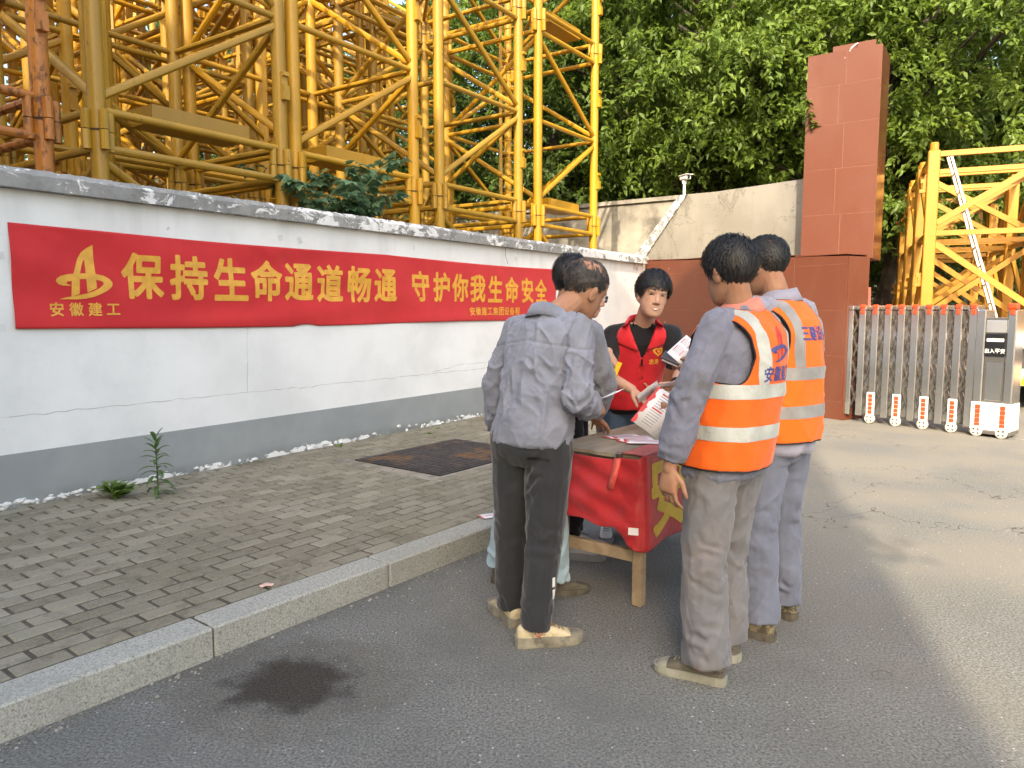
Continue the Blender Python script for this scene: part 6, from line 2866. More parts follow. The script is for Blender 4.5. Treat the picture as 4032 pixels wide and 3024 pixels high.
def back_print(sp, polys_fn, name, mat, off=0.0045):
    """lettering across the back of a garment; polys_fn(mb, f) with f(x, z) in the chest frame, x to the reader's right"""
    bv, fm, A = sp['bv'], sp['fm'], sp['A']
    mb = MB()

    def f(x, z):
        o = fm.p(x, -0.6, z)
        hit = bv.ray_cast(o, fm.d(0, 1, 0))
        p = hit[0] if hit[0] is not None else fm.p(x, -0.15, z)
        return tuple(p - fm.f * off - A)
    polys_fn(mb, f)
    return link(name, flat_mesh(mb, name, mat), sp['vest'])


D_ = Vector
HANG = (0.35, 0.45, 0.5, 0.55)
GW = 'people gathered round the table'
# ---- A: man in the pale grey shirt, back to us
pA = person(dict(
    label='man in wrinkled pale grey shirt and charcoal trousers with cream canvas shoes', seed=1.0, skin=SK1, base=(0.08, 3.22),
    P=(0.085, 3.235, 0.905), N=(0.155, 3.285, 1.425), yawP=66, yawC=50, H=(0.330, 3.385, 1.532), head=(36, -26, 8), hk=1.07,
    sw=0.172, ankR=(0.095, 3.085), toeR=(0.97, 0.20), ankL=(-0.005, 3.32), toeL=(-0.40, 0.91),
    elR=(0.272, 3.090, 1.085), wrR=(0.362, 3.315, 1.000), hR=((0.55, 0.80, 0.05), (0.75, -0.5, 0.35), (0.75, 0.8, 0.85, 0.9), 0.05, 0.9),
    elL=(-0.088, 3.43, 1.10), wrL=(-0.062, 3.475, 0.862), hL=((0.12, 0.05, -1), (-0.6, 0.6, 0.0), HANG),
    trousers=dict(mat=CL['trA'], r=(0.106, 0.086, 0.064), amp=0.0080, freq=6, seat=0.012, cuff=0.006, end=-0.012, top=0.02),
    top=dict(name='shirt', mat=CL['shirtA'], table=BLOU_T, r=(0.067, 0.062, 0.044), amp=0.0135, freq=12.5, collar=CL['shirtA'], voxel=0.0056, tilt=0.30, cuffat=0.88,
             seams=((lambda q: q[:, 2] + 0.105 + 0.03 * np.abs(q[:, 0]) / 0.2 + np.where(q[:, 1] > 0.02, 1.0, 0.0), 0.0055, 0.004), (lambda q: np.abs(q[:, 0]) - 0.158 - 0.10 * np.clip(q[:, 2] + 0.14, -0.1, 0.1) ** 1 + np.where(q[:, 2] < -0.24, 1.0, 0.0), 0.006, 0.008))),
    hair=dict(mat=HAIR2, len=0.016, n=4200, lift=0.004, puff=0.98), shoe='canvas', shoesc=1.06))
trme = [c for c in pA['root'].children if c.name.startswith('trousers')][0].data
bvT = BVHTree.FromPolygons([v.co + pA['A'] for v in trme.vertices], [p.vertices for p in trme.polygons])
for z in (0.285, 0.232):
    rays = []
    for j in range(4):
        row = []
        for i in range(4):
            c = Vector((0.105, 3.10, 0)) + Vector((0.90, 0.43, 0)) * ((i - 1.5) * 0.006)
            o0 = c + Vector((0.42, -0.50, 0)).normalized() * 0.5
            row.append((o0 + Vector((0.0, 0, z + 0.014 * (j - 1.5))) + Vector((0.035, 0.02, 0)), (c - o0).normalized()))
        rays.append(row)
    mb = sweep_patch(bvT, rays, 0.003)
    tm = flat_mesh(mb, 'reflective_tab', MT['whitepaint'])
    rebase(tm, pA['A'])
    link('reflective_tab', tm, [c for c in pA['root'].children if c.name.startswith('trousers')][0])
f2 = Fr(pA['Pv'], 72)
rays = []
for j in range(3):
    rays.append([(f2.p(0.018 + 0.0125 * i, -0.5, -0.082 + 0.004 * math.sin(i * 0.5) - 0.006 * j), f2.d(0, 1, 0)) for i in range(9)])
mb = sweep_patch(bvT, rays, 0.002)
tm = flat_mesh(mb, 'pocket', CL['piping'])
rebase(tm, pA['A'])
link('pocket', tm, [c for c in pA['root'].children if c.name.startswith('trousers')][0])
# ---- F: orange vest, near
pF = person(dict(
    label='man in stained orange safety vest with an emblem on its back, dusty grey trousers', seed=2.0, skin=SK1, base=(0.85, 2.86),
    P=(0.862, 2.925, 0.90), N=(0.925, 2.995, 1.445), yawP=132, yawC=133, H=(0.868, 2.985, 1.595), head=(119, -12, 0), hk=1.05,
    ankL=(0.762, 2.775), toeL=(-0.86, 0.50), ankR=(0.890, 2.985), toeR=(-0.53, 0.85),
    elL=(0.668, 2.800, 1.11), wrL=(0.606, 2.800, 0.845), hL=((-0.05, 0.0, -1), (-0.75, -0.65, 0), (0.4, 0.5, 0.55, 0.6), 0.12, 0.1),
    elR=(0.985, 3.29, 1.13), wrR=(0.755, 3.29, 1.035), hR=((-0.9, -0.15, 0.0), (0.1, -0.5, 0.85), (0.6, 0.6, 0.65, 0.7), 0.05, 0.8),
    trousers=dict(mat=CL['trF'], r=(0.108, 0.092, 0.094), amp=0.0125, freq=8, cuff=0.012, end=-0.015, kneef=0.007, top=0.05),
    top=dict(name='jacket', mat=CL['jacketF'], table=[(-0.20, 0.164, 0.132), (-0.165, 0.178, 0.144), (-0.08, 0.180, 0.142)] + JACK_T[1:], r=(0.073, 0.072, 0.051), amp=0.0120, freq=11, voxel=0.0062, collar=CL['pink'], tilt=0.25, cuffat=0.90),
    hair=dict(len=0.046, n=6000, lift=0.009, puff=1.04, fringe=0.008), shoe='khaki', shoesc=1.02))
safety_vest(pF, CL['vestO'], CL['refl'], 4.0, -0.105, 0.012)
# ---- G: orange vest, behind
pG = person(dict(
    label='man in clean bright orange safety vest and blue-grey trousers, camouflage shoes', seed=3.0, skin=SK1, base=(1.2, 3.28),
    P=(1.205, 3.30, 0.925), N=(1.222, 3.385, 1.492), yawP=128, yawC=127, H=(1.155, 3.415, 1.645), head=(124, -14, 0), hk=1.02,
    ankL=(1.095, 3.165), toeL=(-0.80, 0.55), ankR=(1.285, 3.395), toeR=(-0.55, 0.83),
    elL=(1.000, 3.400, 1.16), wrL=(0.925, 3.615, 1.185), hL=((-0.5, 0.75, 0.2), (0.3, -0.2, 0.9), (0.6, 0.65, 0.7, 0.7), 0.05, 0.8),
    elR=(1.400, 3.640, 1.17), wrR=(1.165, 3.735, 1.13), hR=((-0.95, 0.1, 0.1), (0.1, -0.2, 0.95), (0.6, 0.6, 0.65, 0.7), 0.05, 0.8),
    trousers=dict(mat=CL['trG'], r=(0.104, 0.086, 0.080), amp=0.0100, freq=7, cuff=0.012, end=-0.012, kneef=0.008, top=0.05, crease=True),
    top=dict(name='jacket', mat=CL['jacketG'], table=[(-0.19, 0.162, 0.130), (-0.155, 0.176, 0.142), (-0.08, 0.178, 0.142)] + JACK_T[1:], r=(0.074, 0.072, 0.050), amp=0.0100, freq=11, collar=CL['jacketG'], tilt=0.25),
    hair=dict(len=0.026, n=5500, lift=0.006, puff=1.0), shoe='camo'))
safety_vest(pG, CL['vestO2'], CL['refl2'], 7.0, -0.08, 0.008)


def pr_F(mb, f):
    put_polys(mb, logo_polys('S', 48), lambda x, y: f(-0.008 + x * 0.160, -0.125 + y * 0.155))


def pr_FA(mb, f):
    put_polys(mb, logo_polys('A', 48), lambda x, y: f(-0.008 + x * 0.160, -0.125 + y * 0.155))


back_print(pF, pr_FA, 'emblem', CL['redprint'], 0.0040)
back_print(pF, pr_F, 'emblem_swoosh', CL['blueprint'], 0.0050)
for i, ch in enumerate('安徽建工'):
    back_print(pF, lambda mb, f: put_polys(mb, glyph(ch, 0.03, 36), lambda x, y: f(-0.098 + 0.060 * i + x * 0.053, -0.240 + y * 0.058)), 'character', CL['blueprint'])
for i, ch in enumerate('三建设备'):
    back_print(pG, lambda mb, f: put_polys(mb, glyph(ch, 0.035, 36), lambda x, y: f(-0.070 + 0.056 * i + x * 0.050, -0.145 + y * 0.062)), 'character', CL['blueprint'])

# ---- E: smiling volunteer in the red vest, across the table
pE = person(dict(
    label='smiling volunteer in red vest with heart emblem over black shirt, standing behind the table', seed=4.0, skin=SK2, base=(0.70, 4.64), voxel=0.0042,
    P=(0.725, 4.60, 0.885), N=(0.778, 4.425, 1.365), yawP=-97, yawC=-98, H=(0.812, 4.300, 1.528), head=(-84, -4, -8), hk=1.06,
    sw=0.168, drop=0.078, ankR=(0.61, 4.66), toeR=(-0.15, -1), ankL=(0.80, 4.68), toeL=(0.05, -1),
    elR=(0.520, 4.330, 1.075), wrR=(0.680, 4.175, 1.000), hR=((0.62, -0.42, -0.55), (0.55, -0.3, 0.75), (0.30, 0.40, 0.45, 0.5), 0.10, 0.3),
    elL=(0.985, 4.300, 1.080), wrL=(0.915, 4.110, 1.030), hL=((-0.85, -0.35, -0.05), (0.1, -0.35, 0.9), (0.5, 0.6, 0.65, 0.7), 0.06, 0.8),
    trousers=dict(mat=CL['jeanE'], r=(0.100, 0.080, 0.070), amp=0.004),
    top=dict(name='shirt', mat=CL['tee'], table=TEE_T, r=(0.074, 0.070, 0.070), short=True, amp=0.004, freq=6),
    hair=dict(len=0.046, n=6000, lift=0.010, puff=1.05, fringe=0.004), shoe='white'))
P, N, fp, fc, A = pE['Pv'], pE['Nv'], pE['fp'], pE['fc'], pE['A']


def cutE(c):
    x, y, z = c
    arm = ((abs(x) - 0.222) / 0.062) ** 2 + ((z + 0.125) / 0.150) ** 2 < 1
    v = y > 0 and abs(x) < 0.003 + 0.080 * max(0, (z + 0.21) / 0.21)
    return arm or v


me = vest_mesh(P, N, fp, fc, [(-0.09, 0.188, 0.136), (0.0, 0.186, 0.136), (0.25, 0.180, 0.134), (0.5, 0.184, 0.142), (0.72, 0.192, 0.146), (0.84, 0.194, 0.132), (0.92, 0.170, 0.112), (0.98, 0.112, 0.092), (1.00, 0.094, 0.084)], cutE, 0.005, 5.5, CL['vestR'])
bvE = BVHTree.FromPolygons([v.co for v in me.vertices], [p.vertices for p in me.polygons])
rebase(me, A)
vE = link('vest', me, pE['root'])
thick(vE, 0.003)


def on_front(x, z, off=0.004):
    o = fc.p(x, 0.6, z)
    hit = bvE.ray_cast(o, fc.d(0, -1, 0))
    p = hit[0] if hit[0] is not None else fc.p(x, 0.13, z)
    return tuple(p + fc.f * off - A)


# turned-down collar: a band behind the neck and two wide points lying on the chest
mb = MB()
n = 24
for z, r_, d_, dy in ((-0.004, 0.088, 0.080, 0.0), (0.030, 0.078, 0.072, 0.004), (0.034, 0.084, 0.078, 0.002), (-0.022, 0.116, 0.108, 0.004)):
    for i in range(n + 1):
        a = 1.15 + (2 * PI - 2.3) * i / n
        x, y = math.sin(a) * r_, math.cos(a) * d_
        mb.v.append(tuple(fc.p(x, y + dy, z - 0.30 * y) - A))
for q in range(3):
    for i in range(n):
        mb.f.append((q * (n + 1) + i, q * (n + 1) + i + 1, (q + 1) * (n + 1) + i + 1, (q + 1) * (n + 1) + i))
        mb.m.append(0)
o = link('collar_band', flat_mesh(mb, 'collar_band', CL['vestR']), vE)
thick(o, 0.003)
for s in (-1, 1):
    mb = MB()
    ip = np.array([(0.086, 0.012, 0.010), (0.074, -0.030, 0.014), (0.054, -0.080, 0.013), (0.022, -0.150, 0.007)])
    op = np.array([(0.128, -0.018, 0.010), (0.142, -0.060, 0.011), (0.146, -0.112, 0.010), (0.034, -0.158, 0.006)])
    nt, nr = 15, 6
    for i in range(nt + 1):
        t = 3.0 * i / nt
        k0 = min(2, int(t))
        a_, b_ = ip[k0] + (ip[k0 + 1] - ip[k0]) * (t - k0), op[k0] + (op[k0 + 1] - op[k0]) * (t - k0)
        for j in range(nr + 1):
            q = a_ + (b_ - a_) * j / nr
            mb.v.append(tuple(on_front(s * q[0], q[1], q[2] + 0.006 * math.sin(PI * j / nr))))
    for i in range(nt):
        for j in range(nr):
            k0 = i * (nr + 1) + j
            mb.f.append((k0, k0 + 1, k0 + nr + 2, k0 + nr + 1))
            mb.m.append(0)
    o = link('collar_flap', flat_mesh(mb, 'collar_flap', CL['vestR']), vE)
    thick(o, 0.003)
# shirt collar points in the V
mb = MB()
for s in (-1, 1):
    mb.add([Vector(on_front(s * 0.058, 0.01, -0.004)), Vector(on_front(s * 0.012, -0.07, -0.006)), Vector(on_front(s * 0.040, -0.10, -0.006)), Vector(on_front(s * 0.066, -0.045, -0.006))], [(0, 1, 2, 3)])
o = link('shirt_collar', flat_mesh(mb, 'shirt_collar', CL['tee']), pE['root'])
thick(o, 0.003)
# zip
mb = MB()
mb.path([Vector(on_front(0.0, -0.21 - 0.03 * i, 0.003)) for i in range(12)], 0.004, 6)
link('zip', mb.mesh('zip', CL['redprint'], True), vE)
mb = MB()
mb.path([Vector(on_front(0.0, -0.205, 0.006)), Vector(on_front(0.002, -0.245, 0.009))], 0.006, 6)
link('zip_pull', mb.mesh('zip_pull', CL['piping'], True), vE)
# heart and lettering on his left breast
hp = []
for t in np.linspace(0, 2 * PI, 48)[:-1]:
    hp.append((0.5 * math.sin(t) ** 3, (13 * math.cos(t) - 5 * math.cos(2 * t) - 2 * math.cos(3 * t) - math.cos(4 * t)) / 32))
mb = MB()
put_polys(mb, field_mesh(_poly_edges([hp, [(x * 0.60, y * 0.60) for x, y in hp], [(x * 0.30 + 0.06, y * 0.30) for x, y in hp]]), 0.0, 40), lambda x, y: on_front(-0.092 - x * 0.062, -0.165 + y * 0.062))
link('heart_emblem', flat_mesh(mb, 'heart_emblem', CL['yellowprint']), vE)
for i, ch in enumerate('志愿者'):
    mb = MB()
    put_polys(mb, glyph(ch, 0.01, 32), lambda x, y: on_front(-0.056 - 0.033 * i - x * 0.030, -0.222 + y * 0.031))
    link('character', flat_mesh(mb, 'character', CL['yellowprint']), vE)
# face
h, hk = pE['h'], 1.06
EYE = simple('dark_eye', (0.012, 0.010, 0.010), 0.25)
BROW = simple('black_brow', (0.022, 0.018, 0.016), 0.7)
TEETH = simple('teeth', (0.74, 0.71, 0.66), 0.35)
LIP = simple('lips', (0.38, 0.165, 0.13), 0.5)
bvB = BVHTree.FromPolygons([v.co + A for v in pE['root'].data.vertices], [p.vertices for p in pE['root'].data.polygons])


def on_face(x, z, off):
    o = h.p(x * hk, 0.3, z * hk)
    hit = bvB.ray_cast(o, -h.f)
    return hit[0] + h.f * off - A


def face_stroke(name, pts, w, mat, off=0.0015):
    """pts (x, z, half height) across the face"""
    mb = MB()
    for x, z, hh in pts:
        for s in (-1, 0, 1):
            mb.v.append(tuple(on_face(x, z + s * hh, off if s == 0 else off * 0.4)))
    for i in range(len(pts) - 1):
        for j in range(2):
            a = i * 3 + j
            mb.f.append((a, a + 1, a + 4, a + 3))
            mb.m.append(0)
    return link(name, flat_mesh(mb, name, mat), pE['root'])


for s in (-1, 1):
    face_stroke('eye', [(s * (0.018 + 0.026 * t), 0.006 + 0.006 * math.sin(PI * t) - 0.002 * t, 0.0010 + 0.0032 * math.sin(PI * t)) for t in np.linspace(0, 1, 9)], 0, EYE, 0.0022)
    face_stroke('eyelid', [(s * (0.014 + 0.033 * t), 0.0125 + 0.007 * math.sin(PI * t), 0.0010) for t in np.linspace(0, 1, 9)], 0, BROW, 0.0022)
    face_stroke('eyebrow', [(s * (0.013 + 0.040 * t), 0.030 + 0.007 * math.sin(PI * (0.15 + 0.7 * t)), 0.0042 * (1 - 0.55 * t)) for t in np.linspace(0, 1, 9)], 0, BROW, 0.002)
face_stroke('lip', [(-0.026 + 0.052 * t, -0.060 - 0.007 * math.sin(PI * t), 0.0012 + 0.0060 * math.sin(PI * t)) for t in np.linspace(0, 1, 13)], 0, LIP, 0.0015)
face_stroke('teeth', [(-0.019 + 0.038 * t, -0.0605 - 0.005 * math.sin(PI * t), 0.0006 + 0.0028 * math.sin(PI * t)) for t in np.linspace(0, 1, 11)], 0, TEETH, 0.0030)
# wristband
w0, e0 = Vector((0.915, 4.110, 1.030)), Vector((0.985, 4.300, 1.080))
d = (w0 - e0).normalized()
mb = MB()
mb.tube(w0 - d * 0.035 - A, w0 - d * 0.012 - A, 0.0365, 0.0345, 18)
link('watch', mb.mesh('watch', CL['piping'], True), pE['root'])

# ---- B: volunteer in red vest and glasses, mostly hidden
pB = person(dict(
    label='volunteer with glasses in red vest over grey sleeves, black trousers and sneakers', seed=5.0, skin=SK2, base=(0.34, 4.36),
    P=(0.345, 4.37, 0.90), N=(0.405, 4.355, 1.385), yawP=-14, yawC=-18, H=(0.437, 4.325, 1.525), head=(-14, -12, 0), hk=1.0,
    sw=0.165, ankR=(0.345, 4.20), toeR=(0.95, -0.1), ankL=(0.385, 4.415), toeL=(0.95, -0.15),
    elR=(0.330, 4.115, 1.150), wrR=(0.535, 4.115, 1.215), hR=((0.55, 0.05, -0.85), (0.8, -0.3, 0.55), (0.55, 0.6, 0.65, 0.7), 0.05, 0.9),
    elL=(0.520, 4.550, 1.100), wrL=(0.700, 4.480, 1.020), hL=((0.9, -0.2, -0.1), (0.1, 0.3, 0.9), (0.4, 0.5, 0.5, 0.5)),
    trousers=dict(mat=CL['trB'], r=(0.092, 0.062, 0.044), amp=0.003, end=0.02),
    top=dict(name='shirt', mat=CL['jacketC'], table=TEE_T, r=(0.066, 0.060, 0.047), amp=0.006, freq=9, cuffat=0.93),
    hair=dict(len=0.04, n=1300, lift=0.010), shoe='sneaker'))
Pb, Nb, fpb, fcb, Ab = pB['Pv'], pB['Nv'], pB['fp'], pB['fc'], pB['A']
me = vest_mesh(Pb, Nb, fpb, fcb, [(-0.12, 0.190, 0.150), (0.25, 0.182, 0.146), (0.5, 0.184, 0.152), (0.72, 0.190, 0.150), (0.84, 0.190, 0.132), (0.92, 0.166, 0.112), (0.98, 0.112, 0.096), (1.005, 0.094, 0.086)], cutE, 0.006, 2.5, CL['vestR'])
rebase(me, Ab)
vb = link('vest', me, pB['root'])
thick(vb, 0.003)
h = pB['h']
mb = MB()
for s in (-1, 1):
    ring = []
    for k in range(13):
        t = 2 * PI * k / 12
        ring.append(h.p(s * 0.033 + 0.025 * math.cos(t), 0.112, 0.006 + 0.019 * math.sin(t)) - Ab)
    mb.path(ring, 0.0022, 6)
    mb.path([h.p(s * 0.058, 0.110, 0.012) - Ab, h.p(s * 0.080, 0.06, 0.012) - Ab, h.p(s * 0.084, -0.01, 0.008) - Ab], 0.0020, 6)
mb.path([h.p(-0.010, 0.114, 0.010) - Ab, h.p(0.010, 0.114, 0.010) - Ab], 0.002, 6)
link('glasses', mb.mesh('glasses', CL['piping'], True), pB['root'])

# ---- C: man in faded grey jacket and pale jeans, leaning on the table
pC = person(dict(
    label='man in faded grey jacket and pale blue jeans leaning one hand on the table', seed=6.0, skin=SK1, base=(0.10, 3.78),
    P=(0.085, 3.80, 0.885), N=(0.262, 3.875, 1.395), yawP=50, yawC=46, H=(0.312, 3.890, 1.590), head=(66, -14, 0), hk=1.05,
    ankR=(0.205, 3.650), toeR=(0.92, 0.28), ankL=(-0.055, 3.870), toeL=(0.45, 0.90),
    elR=(0.478, 3.830, 1.070), wrR=(0.455, 4.010, 0.868), hR=((0.28, 0.72, -0.52), (0.35, 0.45, 0.8), (0.16, 0.10, 0.14, 0.18), 0.30, 0.1),
    elL=(0.055, 4.080, 1.110), wrL=(0.200, 4.180, 0.960), hL=((0.7, 0.4, -0.5), (0.2, 0.5, 0.8), HANG),
    trousers=dict(mat=CL['jeanC'], r=(0.100, 0.082, 0.086), amp=0.007, freq=9, cuff=0.012, end=-0.01),
    top=dict(name='jacket', mat=CL['jacketC'], table=[(-0.16, 0.166, 0.130)] + JACK_T[1:], r=(0.076, 0.070, 0.050), amp=0.0085, freq=12, collar=CL['jacketC']),
    hair=dict(len=0.042, n=4000, lift=0.010, puff=1.02), shoe='boot'))
# ------------------------------------------------------------------ the table and what lies on it
TBA = R(52)
TC = Vector((0.620, 3.452, 0))                          # near corner of the top; own x along the table, own y across it


def tb(x, y, z=0.0):
    c, s = math.cos(TBA), math.sin(TBA)
    return Vector((TC.x + x * c - y * s, TC.y + x * s + y * c, z))


TLn, TWd, TZ = 1.22, 0.53, 0.757
o_tb = empty('wooden_table', TC, TBA, 'weathered wooden trestle table with a red cloth hung over its side', 'table')
yy = [0.0, 0.125, 0.27, 0.405, TWd]
rngt = random.Random(2)
for i in range(4):
    m = MB()
    e0, e1 = rngt.uniform(-0.012, 0.008), rngt.uniform(-0.01, 0.01)
    m.box(e0, TLn + e1, yy[i] + 0.0015, yy[i + 1] - 0.0015, TZ - 0.022, TZ + rngt.uniform(-0.0015, 0.0015), 0.0025)
    link('board', m.mesh('board', MT['oldwood']), o_tb)
for x, y, mt, top in ((0.035, 0.04, 'newwood', 0), (0.035, 0.49, 'redpaintwood', 0), (TLn - 0.08, 0.04, 'newwood', 0), (TLn - 0.08, 0.49, 'newwood', 0)):
    m = MB()
    m.box(x - 0.004, x + 0.048, y - 0.026, y + 0.026, 0.0, TZ - 0.0225, 0.004)
    link('leg', m.mesh('leg', MT[mt]), o_tb)
for x in (0.045, TLn - 0.07):
    m = MB()
    m.box(x - 0.004, x + 0.024, 0.0675, 0.4625, 0.215, 0.275, 0.003)
    link('stretcher', m.mesh('stretcher', MT['newwood']), o_tb)
    m = MB()
    m.box(x - 0.008, x + 0.020, 0.067, 0.463, TZ - 0.085, TZ - 0.023, 0.002)
    link('apron', m.mesh('apron', MT['oldwood']), o_tb)
for y in (0.033,):
    m = MB()
    m.box(0.085, TLn - 0.085, y - 0.012, y + 0.012, TZ - 0.085, TZ - 0.023, 0.002)
    link('apron', m.mesh('apron', MT['oldwood']), o_tb)
m = MB()
m.box(-0.016, 0.030, 0.112, 0.142, TZ - 0.030, TZ + 0.004, 0.004)
link('corner_bracket', m.mesh('corner_bracket', MT['steeldark']), o_tb)


def plastic(name, c):
    k = NT(name)
    cc = k.mix(k.ramp(k.noise(5, 5), 0.35, 0.7), c, tuple(min(1, x * 1.25) for x in c))
    cc = k.mix(k.math('MULTIPLY', k.ramp(k.noise(9, 7, 0.7), 0.55, 0.8), 0.3), cc, (0.42, 0.20, 0.17))
    k.col(cc)
    k.rough(0.48)
    k.p.inputs['Sheen Weight'].default_value = 0.1
    k.bump(k.noise(10, 4, 0.5, dist=1.0), 0.35, 0.02)
    return k.m


RC = plastic('red_table_cloth', (0.42, 0.022, 0.026))
# the cloth: a fold over the top, the long side with the big character, and a flap round the end
o_ct = empty('table_cloth', tb(0, 0, 0), TBA, 'red cloth with big yellow characters hung over the side of the wooden table', 'table cloth')
rg = np.random.default_rng(8)


def drop_pt(p, z):
    """the hanging cloth: p > 0 runs along the side that faces the road, p < 0 round the end of the table"""
    t = (TZ - z) / 0.5
    rc = 0.035
    if p > rc:
        bx, by, nx, ny = p, -0.014, 0.0, -1.0
    elif p < -rc:
        bx, by, nx, ny = -0.022, -p, -1.0, 0.0
    else:
        a = (p + rc) / (2 * rc) * PI / 2                   # 0 at the end, 90 degrees at the side
        nx, ny = -math.cos(a), -math.sin(a)
        bx, by = -0.022 + rc + 0.0 + nx * rc, -0.014 + rc + ny * rc
    if p > 0:
        w = 0.004 + 0.014 * t * (0.5 + 0.5 * math.sin(7.0 * p + 2.2 * t)) + 0.006 * t * t * math.sin(17 * p + 1.0)
    else:
        y = -p
        w = 0.004 + 0.024 * t * (0.5 + 0.5 * math.sin(10 * y + 1.0)) * min(1, y / 0.06) + (0.012 * math.sin(21 * y + 5 * z) * t + 0.009 * math.sin(30 * z + 15 * y) * (0.3 + t) + 0.006 * math.sin(55 * z - 22 * y)) * min(1, y / 0.08)
    w += 0.01 * t
    return (bx + nx * w, by + ny * w, z)


def side_pt(x, z):
    return drop_pt(x, z)


def end_pt(y, z):
    return drop_pt(-y, z)


def hem(p):
    if p > 0:
        return 0.300 + 0.010 * math.sin(9 * p) + 0.03 * min(p, 0.6)
    y = -p
    t = y / 0.46
    return 0.300 + 0.12 * min(1, max(0, y - 0.02) / 0.10) ** 1.3 - 0.02 * math.sin(PI * t) + 0.008 * math.sin(25 * y)


m = MB()
np_, nz = 170, 44
for i in range(np_ + 1):
    p = -0.475 + 1.665 * i / np_
    top = TZ + 0.003 if p > -0.005 else TZ - 0.010 - 0.006 * math.sin(-9 * p) - (0.0 if p > -0.12 else 0.014)
    for j in range(nz + 1):
        z = top - (top - hem(p)) * j / nz
        m.v.append(drop_pt(p, z))
for i in range(np_):
    for j in range(nz):
        a = i * (nz + 1) + j
        m.f.append((a, a + 1, a + nz + 2, a + nz + 1))
        m.m.append(0)
o = link('drop', flat_mesh(m, 'drop', RC), o_ct)
thick(o, 0.0012)
m = MB()
for i in range(61):
    x = -0.010 + 1.204 * i / 60
    wd = 0.112 + 0.010 * math.sin(6 * x) - 0.012 * math.sin(23 * x) * 0.3
    for j in range(7):
        y = -0.017 + (wd + 0.017) * j / 6
        m.v.append((x, y, TZ + 0.0045 + 0.0015 * math.sin(20 * x + 9 * y)))
for i in range(60):
    for j in range(6):
        a = i * 7 + j
        m.f.append((a, a + 7, a + 8, a + 1))
        m.m.append(0)
o = link('top_fold', flat_mesh(m, 'top_fold', plastic('faded_red_table_cloth', (0.44, 0.10, 0.085))), o_ct)
thick(o, 0.0012)
# the character on the long side (and the start of the next one)
for k, (ch, xc) in enumerate((('安', 0.225), ('全', 0.67))):
    m = MB()
    put_polys(m, glyph(ch, 0.036, 72), lambda x, y, xc=xc: tuple(np.array(side_pt(xc + x * 0.37, 0.560 + y * 0.385)) - [0, 0.0035, 0]))
    link('character', flat_mesh(m, 'character', simple('yellow_cloth_print', (0.70, 0.45, 0.03), 0.5, var=0.15, vscale=9)), o_ct)
# strap and a small white tag
m = MB()
pts = [(-0.024, 0.118, TZ - 0.018), (-0.036, 0.122, TZ - 0.07), (-0.048, 0.130, TZ - 0.12), (-0.050, 0.142, TZ - 0.165)]
for i, p in enumerate(pts):
    w = 0.020 - 0.001 * i
    m.v += [(p[0] - 0.006, p[1] - w, p[2]), (p[0] - 0.012, p[1], p[2]), (p[0] - 0.006, p[1] + w, p[2])]
for i in range(3):
    for j in range(2):
        a = i * 3 + j
        m.f.append((a, a + 1, a + 4, a + 3))
        m.m.append(0)
o = link('strap', flat_mesh(m, 'strap', plastic('pale_red_strap', (0.58, 0.08, 0.06))), o_ct)
thick(o, 0.0015)
m = MB()
q = [end_pt(0.012, 0.42), end_pt(0.042, 0.42), end_pt(0.042, 0.385), end_pt(0.012, 0.385)]
m.add([(x - 0.014, y - 0.004, z) for x, y, z in q], [(0, 1, 2, 3)])
link('white_tag', flat_mesh(m, 'white_tag', MT['paper'], False), o_ct)


